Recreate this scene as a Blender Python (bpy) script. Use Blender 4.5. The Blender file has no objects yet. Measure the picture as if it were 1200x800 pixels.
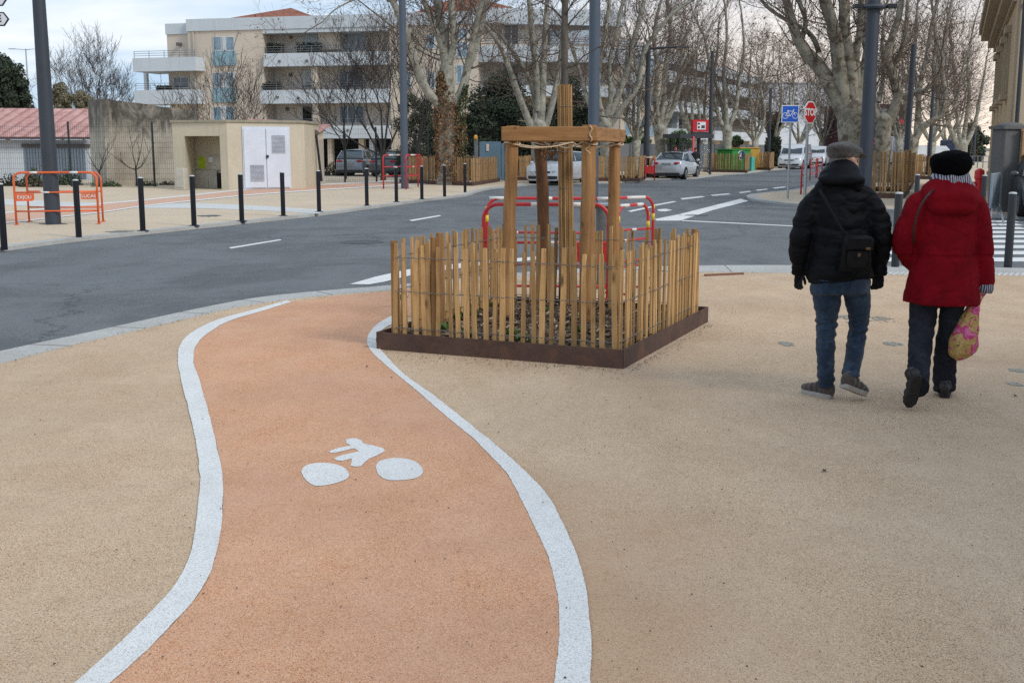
import bpy, bmesh, math, random
from mathutils import Vector, Matrix, noise
random.seed(7)
scene = bpy.context.scene
COL = scene.collection
F = 1360.0; CAMH = 1.65; PITCH = math.atan(227/1360.0)
cp, sp = math.cos(PITCH), math.sin(PITCH)
def ray(px, py):
    u = (px-600)/F; v = (400-py)/F
    return Vector((u, cp+v*sp, -sp+v*cp))
def G(px, py, z=0.0):                      # ground point seen at photo pixel
    d = ray(px, py); t = (z-CAMH)/d.z
    return Vector((d.x*t, d.y*t, z))
def P(px, py, Y):                          # point at distance Y seen at photo pixel
    d = ray(px, py); t = Y/d.y
    return Vector((d.x*t, Y, CAMH+d.z*t))
def GX(px, Y, z=0.0):                      # standing point at distance Y in pixel column px (column taken at the horizon)
    return Vector(((px-600)/F*(Y*cp-(z-CAMH)*sp), Y, z))
ROADZ = -0.07

# ---------- scene objects ----------
def link(o): COL.objects.link(o); return o
def tag(o, label=None, cat=None, group=None, kind=None):
    if label: o['label'] = label
    if cat: o['category'] = cat
    if group: o['group'] = group
    if kind: o['kind'] = kind
    return o
def thing(name, loc, label, cat, group=None, rz=0.0):
    o = bpy.data.objects.new(name, None); link(o)
    o.location = loc; o.rotation_euler = (0, 0, rz); o.empty_display_size = .2
    o['origin'] = 1
    return tag(o, label, cat, group)
ORI = {}
def origin_of(o):
    while o.parent: o = o.parent
    return o
def kids(o): return [c for c in o.children]
def copy_tree(o, parent=None):
    c = o.copy(); COL.objects.link(c); c.parent = parent
    for ch in list(o.children): copy_tree(ch, c)
    return c

class MB:
    """collects faces and builds ONE mesh object"""
    def __init__(s): s.v = []; s.f = []; s.m = []
    def add(s, vs, fs, mi=0):
        b = len(s.v); s.v.extend([tuple(p) for p in vs])
        s.f.extend([tuple(b+i for i in f) for f in fs]); s.m.extend([mi]*len(fs)); return s
    def box(s, c, size, rz=0.0, mi=0, taper=1.0):
        hx, hy, hz = size[0]/2, size[1]/2, size[2]/2; vs = []
        ca, sa = math.cos(rz), math.sin(rz)
        for z, k in ((-hz, 1), (hz, taper)):
            for x, y in ((-hx, -hy), (hx, -hy), (hx, hy), (-hx, hy)):
                x2, y2 = x*k, y*k
                vs.append((c[0]+x2*ca-y2*sa, c[1]+x2*sa+y2*ca, c[2]+z))
        return s.add(vs, [(0,3,2,1),(4,5,6,7),(0,1,5,4),(1,2,6,5),(2,3,7,6),(3,0,4,7)], mi)
    def bar(s, a, b, w, h, mi=0, up=(0,0,1)):
        a = Vector(a); b = Vector(b); t = (b-a).normalized(); up = Vector(up)
        if abs(t.dot(up)) > .98: up = Vector((0,1,0))
        x = t.cross(up).normalized(); z = x.cross(t)
        vs = []
        for p in (a, b):
            for i, j in ((-1,-1),(1,-1),(1,1),(-1,1)): vs.append(p+x*(w/2*i)+z*(h/2*j))
        return s.add(vs, [(0,3,2,1),(4,5,6,7),(0,1,5,4),(1,2,6,5),(2,3,7,6),(3,0,4,7)], mi)
    def tube(s, pts, rad, n=8, mi=0, caps=True, xref=None):
        pts = [Vector(p) for p in pts]; k = len(pts)
        if not hasattr(rad, '__len__'): rad = [rad]*k
        vs = []; prev = None
        for i, p in enumerate(pts):
            t = (pts[min(i+1, k-1)]-pts[max(i-1, 0)])
            t = t.normalized() if t.length > 1e-9 else Vector((0,0,1))
            if xref is not None: ref = Vector(xref)
            elif prev is None: ref = Vector((1,0,0)) if abs(t.x) < .8 else Vector((0,1,0))
            else: ref = prev
            x = (ref-t*ref.dot(t)); x = x.normalized() if x.length > 1e-6 else Vector((0,1,0))
            y = t.cross(x); prev = x
            r = rad[i]
            rx, ry = (r if hasattr(r, '__len__') else (r, r))
            for j in range(n):
                a = 2*math.pi*j/n; vs.append(p+x*(rx*math.cos(a))+y*(ry*math.sin(a)))
        fs = []
        for i in range(k-1):
            for j in range(n):
                j2 = (j+1) % n; fs.append((i*n+j, i*n+j2, (i+1)*n+j2, (i+1)*n+j))
        if caps: fs.append(tuple(range(n-1, -1, -1))); fs.append(tuple((k-1)*n+j for j in range(n)))
        return s.add(vs, fs, mi)
    def lathe(s, c, prof, n=20, axis='z', mi=0):
        vs = []; c = Vector(c)
        for r, h in prof:
            for j in range(n):
                a = 2*math.pi*j/n; q = (r*math.cos(a), r*math.sin(a), h)
                if axis == 'x': q = (q[2], q[0], q[1])
                elif axis == 'y': q = (q[1], q[2], q[0])
                vs.append(c+Vector(q))
        k = len(prof); fs = [(i*n+j, i*n+(j+1)%n, (i+1)*n+(j+1)%n, (i+1)*n+j) for i in range(k-1) for j in range(n)]
        fs.append(tuple(range(n-1, -1, -1))); fs.append(tuple((k-1)*n+j for j in range(n)))
        return s.add(vs, fs, mi)
    def ell(s, c, r, n=16, m=10, mi=0, rot=None):
        vs = []; c = Vector(c); R = rot.to_matrix() if rot else None
        for i in range(m+1):
            ph = math.pi*i/m
            for j in range(n):
                a = 2*math.pi*j/n
                q = Vector((r[0]*max(math.sin(ph), .02)*math.cos(a), r[1]*max(math.sin(ph), .02)*math.sin(a), -r[2]*math.cos(ph)))
                if R: q = R @ q
                vs.append(c+q)
        fs = [(i*n+j, i*n+(j+1)%n, (i+1)*n+(j+1)%n, (i+1)*n+j) for i in range(m) for j in range(n)]
        fs.append(tuple(range(n-1, -1, -1))); fs.append(tuple(m*n+j for j in range(n)))
        return s.add(vs, fs, mi)
    def prism(s, poly, z0, z1, mi=0):
        n = len(poly)
        vs = [(p[0], p[1], z0) for p in poly]+[(p[0], p[1], z1) for p in poly]
        fs = [tuple(range(n-1, -1, -1)), tuple(range(n, 2*n))]+[(i, (i+1)%n, n+(i+1)%n, n+i) for i in range(n)]
        return s.add(vs, fs, mi)
    def sheet(s, poly, z, mi=0): return s.add([(p[0], p[1], z) for p in poly], [tuple(range(len(poly)))], mi)
    def slab(s, poly, nrm, th, mi=0):              # planar 3-D outline given thickness along nrm
        nrm = Vector(nrm).normalized(); n = len(poly)
        vs = [Vector(p) for p in poly]+[Vector(p)+nrm*th for p in poly]
        fs = [tuple(range(n-1, -1, -1)), tuple(range(n, 2*n))]+[(i, (i+1)%n, n+(i+1)%n, n+i) for i in range(n)]
        return s.add(vs, fs, mi)
    def ribbon(s, A, B, z, mi=0, sub=6, jit=0):
        A = smooth(A, sub); B = smooth(B, sub)
        if sub > 1 and len(A) > 2 and len(B) > 2: k_ = max(len(A), len(B)); A = resample(A, k_); B = resample(B, k_)
        if jit:
            for q in (A, B):
                for p in q: v = noise.noise_vector(Vector((p.x*30, p.y*30, 0)))*jit*.6+noise.noise_vector(Vector((p.x*5, p.y*5, 3)))*jit; p.x += v.x; p.y += v.y
        n = min(len(A), len(B)); b = len(s.v)
        s.v.extend([(p[0], p[1], z) for p in A[:n]]+[(p[0], p[1], z) for p in B[:n]])
        for i in range(n-1): s.f.append((b+i, b+i+1, b+n+i+1, b+n+i)); s.m.append(mi)
        return s
    def wall(s, A, z0, z1, mi=0):
        n = len(A); b = len(s.v); s.v.extend([(p[0], p[1], z0) for p in A]+[(p[0], p[1], z1) for p in A])
        for i in range(n-1): s.f.append((b+i, b+i+1, b+n+i+1, b+n+i)); s.m.append(mi)
        return s
    def build(s, name, mats, parent=None, smooth_=False, local=False, bevel=0, recalc=True, angle=40):
        me = bpy.data.meshes.new(name)
        off = Vector((0,0,0))
        if parent is not None and not local: off = origin_of(parent).location
        me.from_pydata([(v[0]-off[0], v[1]-off[1], v[2]-off[2]) for v in s.v], [], s.f)
        if not isinstance(mats, (list, tuple)): mats = [mats]
        for m in mats: me.materials.append(m)
        if len(mats) > 1: me.polygons.foreach_set('material_index', s.m)
        if recalc and len(s.f) < 60000:
            bm = bmesh.new(); bm.from_mesh(me); bmesh.ops.recalc_face_normals(bm, faces=bm.faces)
            if bevel:
                es = [e for e in bm.edges if len(e.link_faces) == 2 and e.calc_face_angle(0) > .6]
                bmesh.ops.bevel(bm, geom=es, offset=bevel, segments=1, affect='EDGES', clamp_overlap=True)
            bm.to_mesh(me); bm.free()
        o = bpy.data.objects.new(name, me); link(o)
        if parent is not None: o.parent = parent
        if smooth_:
            me.shade_smooth()
            if smooth_ == 'auto': me.set_sharp_from_angle(angle=math.radians(angle))
        me.update(); return o

def resample(P_, n):
    d = [0]
    for i in range(1, len(P_)): d.append(d[-1]+(P_[i]-P_[i-1]).length)
    out = []; j = 0
    for k in range(n):
        t = d[-1]*k/(n-1)
        while j < len(P_)-2 and d[j+1] < t: j += 1
        f = (t-d[j])/max(1e-9, d[j+1]-d[j]); out.append(P_[j].lerp(P_[j+1], min(1, f)))
    return out
def smooth(pts, sub=6):                     # Catmull-Rom through the points
    pts = [Vector((p[0], p[1], 0)) for p in pts]
    if sub <= 1 or len(pts) < 3: return pts
    q = [pts[0]*2-pts[1]]+pts+[pts[-1]*2-pts[-2]]; out = []
    for i in range(1, len(q)-2):
        for k in range(sub):
            t = k/sub; a, b, c, d = q[i-1:i+3]
            out.append(.5*((2*b)+(c-a)*t+(2*a-5*b+4*c-d)*t*t+(3*b-a-3*c+d)*t**3))
    out.append(pts[-1]); return out

def text_mesh(name, txt, mat, parent, loc, size, rot, ext=.004, bold=0.0, sx=1.0, spacing=1.0):
    cu = bpy.data.curves.new('txt', 'FONT'); cu.body = txt; cu.size = size; cu.extrude = ext
    cu.align_x = 'CENTER'; cu.align_y = 'CENTER'; cu.offset = bold; cu.space_character = spacing
    t = bpy.data.objects.new('txt', cu); link(t)
    dg = bpy.context.evaluated_depsgraph_get(); me = bpy.data.meshes.new_from_object(t.evaluated_get(dg))
    bpy.data.objects.remove(t)
    me.name = name; me.materials.clear(); me.materials.append(mat)
    off = origin_of(parent).location
    me.transform(Matrix.Translation(Vector(loc)-off) @ rot.to_matrix().to_4x4() @ Matrix.Diagonal((sx,1,1,1)))
    o = bpy.data.objects.new(name, me); link(o); o.parent = parent; return o

# ---------- materials ----------
def nt(m):
    m.use_nodes = True; return m.node_tree, m.node_tree.nodes, m.node_tree.links
def ramp(N, L, src, p0, p1, c0=(0,0,0,1), c1=(1,1,1,1)):
    r = N.new('ShaderNodeValToRGB'); r.color_ramp.elements[0].position = p0; r.color_ramp.elements[1].position = p1
    r.color_ramp.elements[0].color = c0; r.color_ramp.elements[1].color = c1; L.new(src, r.inputs[0]); return r.outputs[0]
def mixc(N, L, fac, a, b, mode='MIX'):
    x = N.new('ShaderNodeMix'); x.data_type = 'RGBA'; x.blend_type = mode; x.clamp_factor = True
    for i, s in ((0, fac), (6, a), (7, b)):
        if hasattr(s, 'is_output'): L.new(s, x.inputs[i])
        elif i == 0: x.inputs[0].default_value = s
        else: x.inputs[i].default_value = (*s, 1) if len(s) == 3 else s
    return x.outputs[2]
def tex(N, L, kind, scale, coord, det=4, rough=.6, out=0, stretch=None, dist=0):
    if stretch:
        mp = N.new('ShaderNodeMapping'); mp.inputs['Scale'].default_value = stretch; L.new(coord, mp.inputs[0]); coord = mp.outputs[0]
    t = N.new({'noise': 'ShaderNodeTexNoise', 'vor': 'ShaderNodeTexVoronoi', 'wave': 'ShaderNodeTexWave'}[kind])
    t.inputs['Scale'].default_value = scale; L.new(coord, t.inputs['Vector'])
    if kind == 'noise': t.inputs['Detail'].default_value = det; t.inputs['Roughness'].default_value = rough; t.inputs['Distortion'].default_value = dist
    return t.outputs[out]
def M(name, col, rough=.75, var=.12, scale=3.0, det=5, bump=0.0, bscale=40.0, metal=0.0, col2=None, thr=(.45,.6), stretch=None, world=False, spec=.5, coat=0, sheen=0, bstretch=None, alpha=None, trans=None):
    m = bpy.data.materials.new(name); T, N, L = nt(m); b = N['Principled BSDF']
    tc = N.new('ShaderNodeTexCoord'); co = tc.outputs['Object']
    if world: g = N.new('ShaderNodeNewGeometry'); co = g.outputs['Position']
    n = tex(N, L, 'noise', scale, co, det, .65, stretch=stretch)
    dark = tuple(c*(1-var*1.6) for c in col); lite = tuple(min(1, c*(1+var)) for c in col)
    c = mixc(N, L, ramp(N, L, n, .3, .7), dark, lite)
    if col2:
        n2 = tex(N, L, 'noise', scale*1.7, co, det, .7, stretch=stretch, dist=.4)
        c = mixc(N, L, ramp(N, L, n2, *thr), c, col2)
    L.new(c, b.inputs['Base Color']); b.inputs['Roughness'].default_value = rough; b.inputs['Metallic'].default_value = metal
    b.inputs['Specular IOR Level'].default_value = spec; b.inputs['Coat Weight'].default_value = coat
    if sheen: b.inputs['Sheen Weight'].default_value = sheen
    if bump:
        bn = tex(N, L, 'noise', bscale, co, 4, .7, stretch=bstretch or stretch)
        bp = N.new('ShaderNodeBump'); bp.inputs['Strength'].default_value = bump; bp.inputs['Distance'].default_value = .02
        L.new(bn, bp.inputs['Height']); L.new(bp.outputs[0], b.inputs['Normal'])
    return m

def aggregate(name, base, dark, light, gs=170.0, stain=(.3,.25,.2), stain_amt=.25, big=.5, rough=.9, tint=None, bump=.5, extra=None):
    """fine stone-chip surfacing: grains of slightly different colours, blotches and wear"""
    m = bpy.data.materials.new(name); T, N, L = nt(m); b = N['Principled BSDF']
    g = N.new('ShaderNodeNewGeometry'); co = g.outputs['Position']
    v = tex(N, L, 'vor', gs, co, out=1)
    sep = N.new('ShaderNodeSeparateColor'); L.new(v, sep.inputs[0])
    c = mixc(N, L, ramp(N, L, sep.outputs[0], .68, .90), base, dark)
    c = mixc(N, L, ramp(N, L, sep.outputs[1], .72, .95), c, light)
    n = tex(N, L, 'noise', big, co, 8, .62)
    c = mixc(N, L, ramp(N, L, n, .40, .68, (0,0,0,1), (stain_amt,)*3+(1,)), c, stain)
    n3 = tex(N, L, 'noise', big*5, co, 5, .7, stretch=(1,.55,1))
    c = mixc(N, L, ramp(N, L, n3, .35, .72, (0,0,0,1), (.30,)*3+(1,)), c, light)
    n5 = tex(N, L, 'noise', big*22, co, 4, .75)
    c = mixc(N, L, ramp(N, L, n5, .5, .8, (0,0,0,1), (.16,)*3+(1,)), c, dark)
    if extra: c = extra(N, L, co, c)
    L.new(c, b.inputs['Base Color']); b.inputs['Roughness'].default_value = rough
    b.inputs['Specular IOR Level'].default_value = .25
    n4 = tex(N, L, 'vor', gs, co, out=0)
    bp = N.new('ShaderNodeBump'); bp.inputs['Strength'].default_value = bump; bp.inputs['Distance'].default_value = .004
    L.new(n4, bp.inputs['Height']); L.new(bp.outputs[0], b.inputs['Normal'])
    return m

def smoothstep_x(N, L, co, axis, a, b_):
    s = N.new('ShaderNodeSeparateXYZ'); L.new(co, s.inputs[0])
    mr = N.new('ShaderNodeMapRange'); mr.interpolation_type = 'SMOOTHSTEP'
    mr.inputs[1].default_value = a; mr.inputs[2].default_value = b_; L.new(s.outputs[axis], mr.inputs[0]); return mr.outputs[0]
# ---------- camera, sky, sun ----------
cam = bpy.data.cameras.new('camera'); co_ = bpy.data.objects.new('camera', cam); link(co_)
co_.location = (0, 0, CAMH); co_.rotation_euler = (math.pi/2-PITCH, 0, 0)
cam.sensor_width = 36; cam.lens = 36*F/1200; cam.clip_end = 3000; cam.clip_start = .05
scene.camera = co_
SUN_AZ = math.radians(128); SUN_EL = math.radians(38)     # azimuth clockwise from +Y
w = bpy.data.worlds.new('World'); scene.world = w; w.use_nodes = True
N, L = w.node_tree.nodes, w.node_tree.links
bg = N['Background']
sky = N.new('ShaderNodeTexSky'); sky.sky_type = 'NISHITA'; sky.sun_disc = False
sky.sun_elevation = SUN_EL; sky.sun_rotation = SUN_AZ; sky.altitude = 50; sky.dust_density = 1.5
tc = N.new('ShaderNodeTexCoord'); gen = tc.outputs['Generated']
sepw = N.new('ShaderNodeSeparateXYZ'); L.new(gen, sepw.inputs[0])
cl = tex(N, L, 'noise', 2.2, gen, 7, .55, stretch=(1.0, 1.0, 4.5), dist=.5)
veil = ramp(N, L, cl, .44, .66)
blue = (3.9, 5.4, 7.2); white = (7.8, 7.95, 8.1)
c = mixc(N, L, .82, sky.outputs[0], blue)
c = mixc(N, L, veil, c, white)
# whiter low down, warm glow near the horizon in the direction of the far end of the street
low = N.new('ShaderNodeMapRange'); low.inputs[1].default_value = .22; low.inputs[2].default_value = .0; L.new(sepw.outputs[2], low.inputs[0])
gd = N.new('ShaderNodeVectorMath'); gd.operation = 'DOT_PRODUCT'; L.new(gen, gd.inputs[0])
gv = Vector((.27, .95, .03)).normalized(); gd.inputs[1].default_value = gv
gl = N.new('ShaderNodeMapRange'); gl.interpolation_type = 'SMOOTHSTEP'; gl.inputs[1].default_value = .93; gl.inputs[2].default_value = 1.0; L.new(gd.outputs['Value'], gl.inputs[0])
mu = N.new('ShaderNodeMath'); mu.operation = 'MULTIPLY'; L.new(low.outputs[0], mu.inputs[0]); L.new(gl.outputs[0], mu.inputs[1])
c = mixc(N, L, mu.outputs[0], c, (9.0, 7.5, 6.1))
L.new(c, bg.inputs[0]); bg.inputs[1].default_value = .105
sd = bpy.data.lights.new('sun', 'SUN'); so = bpy.data.objects.new('sun', sd); link(so)
sd.energy = 1.45; sd.angle = math.radians(16); sd.color = (1, .95, .87)
dv = Vector((math.sin(SUN_AZ)*math.cos(SUN_EL), math.cos(SUN_AZ)*math.cos(SUN_EL), math.sin(SUN_EL)))
so.rotation_euler = dv.to_track_quat('Z', 'Y').to_euler()
scene.view_settings.view_transform = 'Standard'; scene.view_settings.look = 'None'
scene.view_settings.exposure = 0.38; scene.view_settings.gamma = 1
scene.cycles.use_denoising = False
scene.cycles.max_bounces = 6; scene.cycles.diffuse_bounces = 3; scene.cycles.glossy_bounces = 3; scene.cycles.transparent_max_bounces = 8

# ---------- shared materials ----------
def orange_drift(N, L, co, c):             # orange grit spilt over the beige beside the lane
    n = tex(N, L, 'noise', .9, co, 5, .6)
    a0 = smoothstep_x(N, L, co, 0, 1.5, .35); a1 = smoothstep_x(N, L, co, 0, -.9, -.1); am = N.new('ShaderNodeMath'); am.operation = 'MULTIPLY'; L.new(a0, am.inputs[0]); L.new(a1, am.inputs[1]); a = am.outputs[0]; b = smoothstep_x(N, L, co, 1, 6.5, 4.2)
    m1 = N.new('ShaderNodeMath'); m1.operation = 'MULTIPLY'; L.new(a, m1.inputs[0]); L.new(b, m1.inputs[1])
    m2 = N.new('ShaderNodeMath'); m2.operation = 'MULTIPLY'; L.new(m1.outputs[0], m2.inputs[0]); L.new(ramp(N, L, n, .3, .6), m2.inputs[1])
    m3 = N.new('ShaderNodeMath'); m3.operation = 'MULTIPLY'; L.new(m2.outputs[0], m3.inputs[0]); m3.inputs[1].default_value = .55
    return mixc(N, L, m3.outputs[0], c, (.55, .30, .17))
beige = aggregate('beige_aggregate', (.62,.432,.268), (.16,.085,.045), (.82,.65,.48), 290, (.38,.26,.17), .55, .35, extra=orange_drift, bump=.7)
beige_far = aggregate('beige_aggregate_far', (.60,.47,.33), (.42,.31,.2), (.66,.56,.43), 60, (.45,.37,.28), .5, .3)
orange = aggregate('orange_aggregate', (.72,.36,.195), (.28,.10,.04), (.84,.56,.39), 290, (.44,.25,.16), .5, .5, bump=.7)
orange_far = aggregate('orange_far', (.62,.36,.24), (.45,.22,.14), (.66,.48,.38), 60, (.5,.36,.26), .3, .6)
def tracks(N, L, co, c):                   # wheel-polished bands and patched, dirtier lengths along the street
    mp = N.new('ShaderNodeMapping'); mp.inputs['Rotation'].default_value = (0, 0, math.radians(20)); mp.inputs['Scale'].default_value = (.9, .05, 1); L.new(co, mp.inputs[0])
    n = tex(N, L, 'noise', 1.0, mp.outputs[0], 4, .6); c = mixc(N, L, ramp(N, L, n, .45, .62, (0,0,0,1), (.45,)*3+(1,)), c, (.17,.175,.18))
    n2 = tex(N, L, 'noise', .25, co, 6, .7, dist=1.2); c = mixc(N, L, ramp(N, L, n2, .50, .58, (0,0,0,1), (.35,)*3+(1,)), c, (.065,.068,.072))
    v = N.new('ShaderNodeTexVoronoi'); v.feature = 'DISTANCE_TO_EDGE'; v.inputs['Scale'].default_value = .16; nn_ = tex(N, L, 'noise', 1.5, co, 5, .7, out=1)
    a = N.new('ShaderNodeVectorMath'); a.operation = 'ADD'; L.new(co, a.inputs[0]); L.new(nn_, a.inputs[1]); L.new(a.outputs[0], v.inputs['Vector'])
    return mixc(N, L, ramp(N, L, v.outputs[0], .001, .004, (.7,)*3+(1,), (0,0,0,1)), c, (.03,.032,.035))
asphalt = aggregate('asphalt', (.115,.12,.124), (.035,.037,.04), (.27,.275,.28), 190, (.14,.145,.15), .6, .16, rough=.8, bump=.6, extra=tracks)
paint = aggregate('white_road_paint', (.78,.77,.745), (.40,.38,.36), (.85,.845,.83), 260, (.58,.56,.52), .4, 1.2, rough=.8, bump=.6)
kerbstone = aggregate('kerb_concrete', (.44,.43,.40), (.30,.29,.27), (.56,.55,.52), 90, (.30,.28,.25), .6, .8, rough=.85)
earth = aggregate('earth', (.16,.14,.10), (.08,.07,.05), (.22,.2,.15), 30, (.1,.12,.05), .6, .2)
dark_metal = M('charcoal_steel', (.045,.05,.058), .5, .1, 2, metal=.0, spec=.4)
black_metal = M('black_steel', (.012,.013,.017), .45, .1, 4, spec=.4)
pole_grey = M('grey_painted_steel', (.075,.085,.105), .5, .08, 1.2, spec=.4)
galv = M('galvanised', (.42,.45,.47), .4, .12, 6, metal=.6)
white_p = M('white_plastic', (.72,.73,.74), .5, .05, 4)
# ---------- ground, road, pavements ----------
MB().sheet([(-1500,-300),(1500,-300),(1500,2500),(-1500,2500)], -.16).build('ground', earth)['kind'] = 'structure'
def struct(o, label=None): o['kind'] = 'structure'; return o
# near kerb (road side)
near_out = [(-220,462),(-100,436),(0,411),(90,392),(200,368),(250,357.5),(300,348.5),(350,343),(400,338.5),(460,334),(520,328),(600,320),(700,313.5),(820,311),(930,310.5),(1060,311.5),(1200,314),(1500,322)]
near_in  = [(-220,480),(-100,452),(0,426),(90,403),(200,378),(250,366),(300,356),(350,349.5),(400,344.5),(460,339.5),(520,333),(600,325),(700,319),(820,318.5),(930,320),(1060,321.5),(1200,323),(1500,332)]
NO = [G(*p) for p in near_out]; NI = [G(*p) for p in near_in]
e_ = (NO[0]-NO[1]).normalized(); NO = [NO[0]+e_*22, NO[0]+e_*6]+NO; NI = [NI[0]+e_*22, NI[0]+e_*6]+NI
kb = MB(); kb.ribbon(NO, NI, .0, sub=5); SO = smooth(NO, 5); kb.wall(SO, -.15, 0.0)
struct(kb.build('kerb', kerbstone))
# near pavement as strips going back behind the camera
SI = smooth(NI, 5); pv = MB(); n = len(SI)
pv.sheet([(p.x, p.y) for p in SI]+[(40, SI[-1].y), (40, SI[0].y-6), (SI[0].x, SI[0].y-6)], -.0005)
struct(pv.build('pavement', beige))
# far kerb line (bottom of the kerb, at road level) from left to far right
far_px = [(-260,330),(-120,311),(0,295),(92,283),(170,275),(230,268.5),(300,261),(374,253),(430,245.5),(500,236),(545,230.3),(559,226),(575,222),(594,220),(625,217.5),(660,216.5),(698,215.6),(735,214),(757,211.5),(790,210.5),(817,209.5),(837,206.8),(875,203.6),(905,200.2)]
FK = [G(x, y, ROADZ) for x, y in far_px]; d = Vector((.40, 1, 0)).normalized(); e = FK[-1]
FK += [e+d*30, e+d*80, e+d*200, e+d*500]
FKs = smooth(FK, 3)
def offset(P_, w):
    out = []
    for i, p in enumerate(P_):
        t = (P_[min(i+1, len(P_)-1)]-P_[max(i-1, 0)]).normalized(); out.append(Vector((p.x-t.y*w, p.y+t.x*w, 0)))
    return out
FI = offset(FKs, .28)
kb = MB(); kb.ribbon(FKs, FI, .0, sub=1); kb.wall(FKs, -.15, 0.0); struct(kb.build('kerb', kerbstone))
pv = MB(); pv.sheet([(p.x, p.y) for p in FI]+[(FI[-1].x, 900), (-300, 900), (-300, FI[0].y)], -.0005)
struct(pv.build('pavement', beige_far))
# road sheet
rd = MB(); A = [(p.x, p.y) for p in FKs]
rd.sheet([(-60,-26)]+[(-60, FKs[0].y)]+A+[(A[-1][0]+300, A[-1][1]), (300,-26)], ROADZ)
struct(rd.build('road', asphalt))
# corner pavement across the side street
isl = [(1500,283),(1330,268),(1200,257.5),(1100,251.5),(1000,245.5),(932,241.2),(905,238.6),(885,236),(875,232.6),(880,229.6),(905,226.5),(938,222.3)]
IS = [G(x, y, ROADZ) for x, y in isl]; e = IS[-1]; IS += [e+d*20, e+d*60, e+d*200, e+d*500]
ISs = smooth(IS, 4); II = offset(ISs, -.3)
kb = MB(); kb.ribbon(ISs, II, .0, sub=1); kb.wall(ISs, -.15, 0.0); struct(kb.build('kerb', kerbstone))
pv = MB(); pv.sheet([(p.x, p.y) for p in II]+[(500, II[-1].y), (500, II[0].y)], -.0005); struct(pv.build('pavement', beige_far))

# cycle lane on the near pavement
LO = [(60,820),(88,800),(150,745),(200,692),(222,652),(231,605),(234,555),(228,510),(213.5,450),(208.5,425),(211,405),(225,390),(255,375),(300,362.5),(336,352.5)]
LI = [(100,820),(130,800),(190,745),(236,692),(253,650),(261,600),(260,555),(251,510),(235,450),(227,425),(230,405),(245,390),(270,376),(310,364),(342,354)]
RL = [(646,820),(650,800),(655,755),(655,710),(645,660),(622,608),(598,562),(580,540),(555,515),(525,490),(490,460),(460,435),(440,417.5),(431,405),(431,395),(440,382),(459,370)]
RR = [(692,820),(692,800),(692,735),(685,680),(668,632),(641,580),(610,548),(585,525),(550,497),(510,465),(475,440),(452,417),(441,402),(441,396),(445,390),(452,384),(465,378)]
g = lambda q: [G(*p) for p in q]
lane = MB()
poly = smooth(g(LI), 5)+[G(400,346.5),G(462,341.5),G(520,336),G(520,372)]+smooth(g(RL), 5)[::-1]
lane.sheet([(p.x, p.y) for p in poly], .0035); struct(lane.build('cycle_path', orange))
ln = MB(); ln.ribbon(g(LO), g(LI), .0058, sub=30, jit=.004); tag(ln.build('path_line', paint), None, None, None, 'structure')
ln = MB(); ln.ribbon(g(RL), g(RR), .0058, sub=30, jit=.004); tag(ln.build('path_line', paint), None, None, None, 'structure')
cz = lambda q: [G(320+x/6, 490+y/6) for x, y in q]
mk = MB()
for q in ([(198,380),(212,352),(245,332),(290,322),(340,318),(395,321),(440,329),(485,345),(515,368),(535,400),(525,425),(490,445),(440,462),(385,474),(330,481),(295,480),(262,465),(232,440),(212,412)],
          [(722,345),(735,318),(765,300),(810,290),(860,285),(915,288),(960,296),(1005,312),(1035,338),(1055,372),(1050,395),(1020,420),(970,434),(900,441),(840,442),(795,436),(760,418),(735,390)]):
    Q = smooth(cz(q+[q[0]]), 3)[:-1]; mk.sheet([(p.x, p.y) for p in Q], .006)
rider = [(515,180),(510,158),(540,147),(580,145),(620,160),(640,185),(700,195),(770,215),(790,235),(740,262),(672,292),(645,315),(618,343),(575,346),(545,338),(553,310),(552,288),(520,298),(480,306),(440,300),(430,285),(480,266),(540,252),(605,237),(570,216),(520,228),(470,242),(405,250),(393,238),(450,216),(548,197)]
mk.sheet([(p.x, p.y) for p in cz(rider)], .006)
struct(mk.build('cycle_path_marking', paint))

# road markings
rm = MB()
def rp(*q): rm.sheet([(p.x, p.y) for p in [G(x, y, ROADZ) for x, y in q]], ROADZ+.005)
rp((268,290.3),(328,280.7),(330.5,281.6),(271,291.6)); rp((479,258.3),(515,252.3),(517,253.3),(483,259.4))
rp((410,333.2),(440,324.5),(478,316),(560,306.5),(640,300),(640,303.5),(560,311.5),(485,322),(450,330.5),(432,333.6))
rp((765,240.2),(789,236),(793,236.6),(769,241.4)); rp((797,232.6),(822,230),(827,231),(800,234.2)); rp((832,228.7),(853,226.8),(857,227.8),(836,229.8))
rp((865,225.6),(878,223.9),(881,224.8),(868,226.6)); rp((885,222.8),(898,221.3),(901,222.1),(888,223.8)); rp((905,220.3),(919,218.7),(922,219.6),(908,221.3))
rp((767,257),(795,251.5),(868,233),(877,235.8),(835,246.5),(797,258.8),(770,258.8))
rp((799,258.2),(920,264.2),(1010,268),(1010,268.8),(920,265.1),(799,259.2))
rp((770,245.6),(780,244.8),(788,246.4),(780,248),(772,247.6)); rp((735,247.5),(762,242),(765,243),(740,248.6))
# zebra crossing over the side street, stripes along the traffic
y0 = G(1100,309,ROADZ).y; y1 = G(1100,256,ROADZ).y; xl0 = G(1040,309,ROADZ).x; xr0 = G(1250,309,ROADZ).x
n = 9
for i in range(n):
    a = y0+.3+(y1-y0-.6)*i/n; b = a+(y1-y0)/n*.52
    k = (a-y0)*.36
    rm.sheet([(xl0+k, a), (xr0+k, a), (xr0+k+.1, b), (xl0+k+.1, b)], ROADZ+.005)
struct(rm.build('road_markings', paint))
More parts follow.
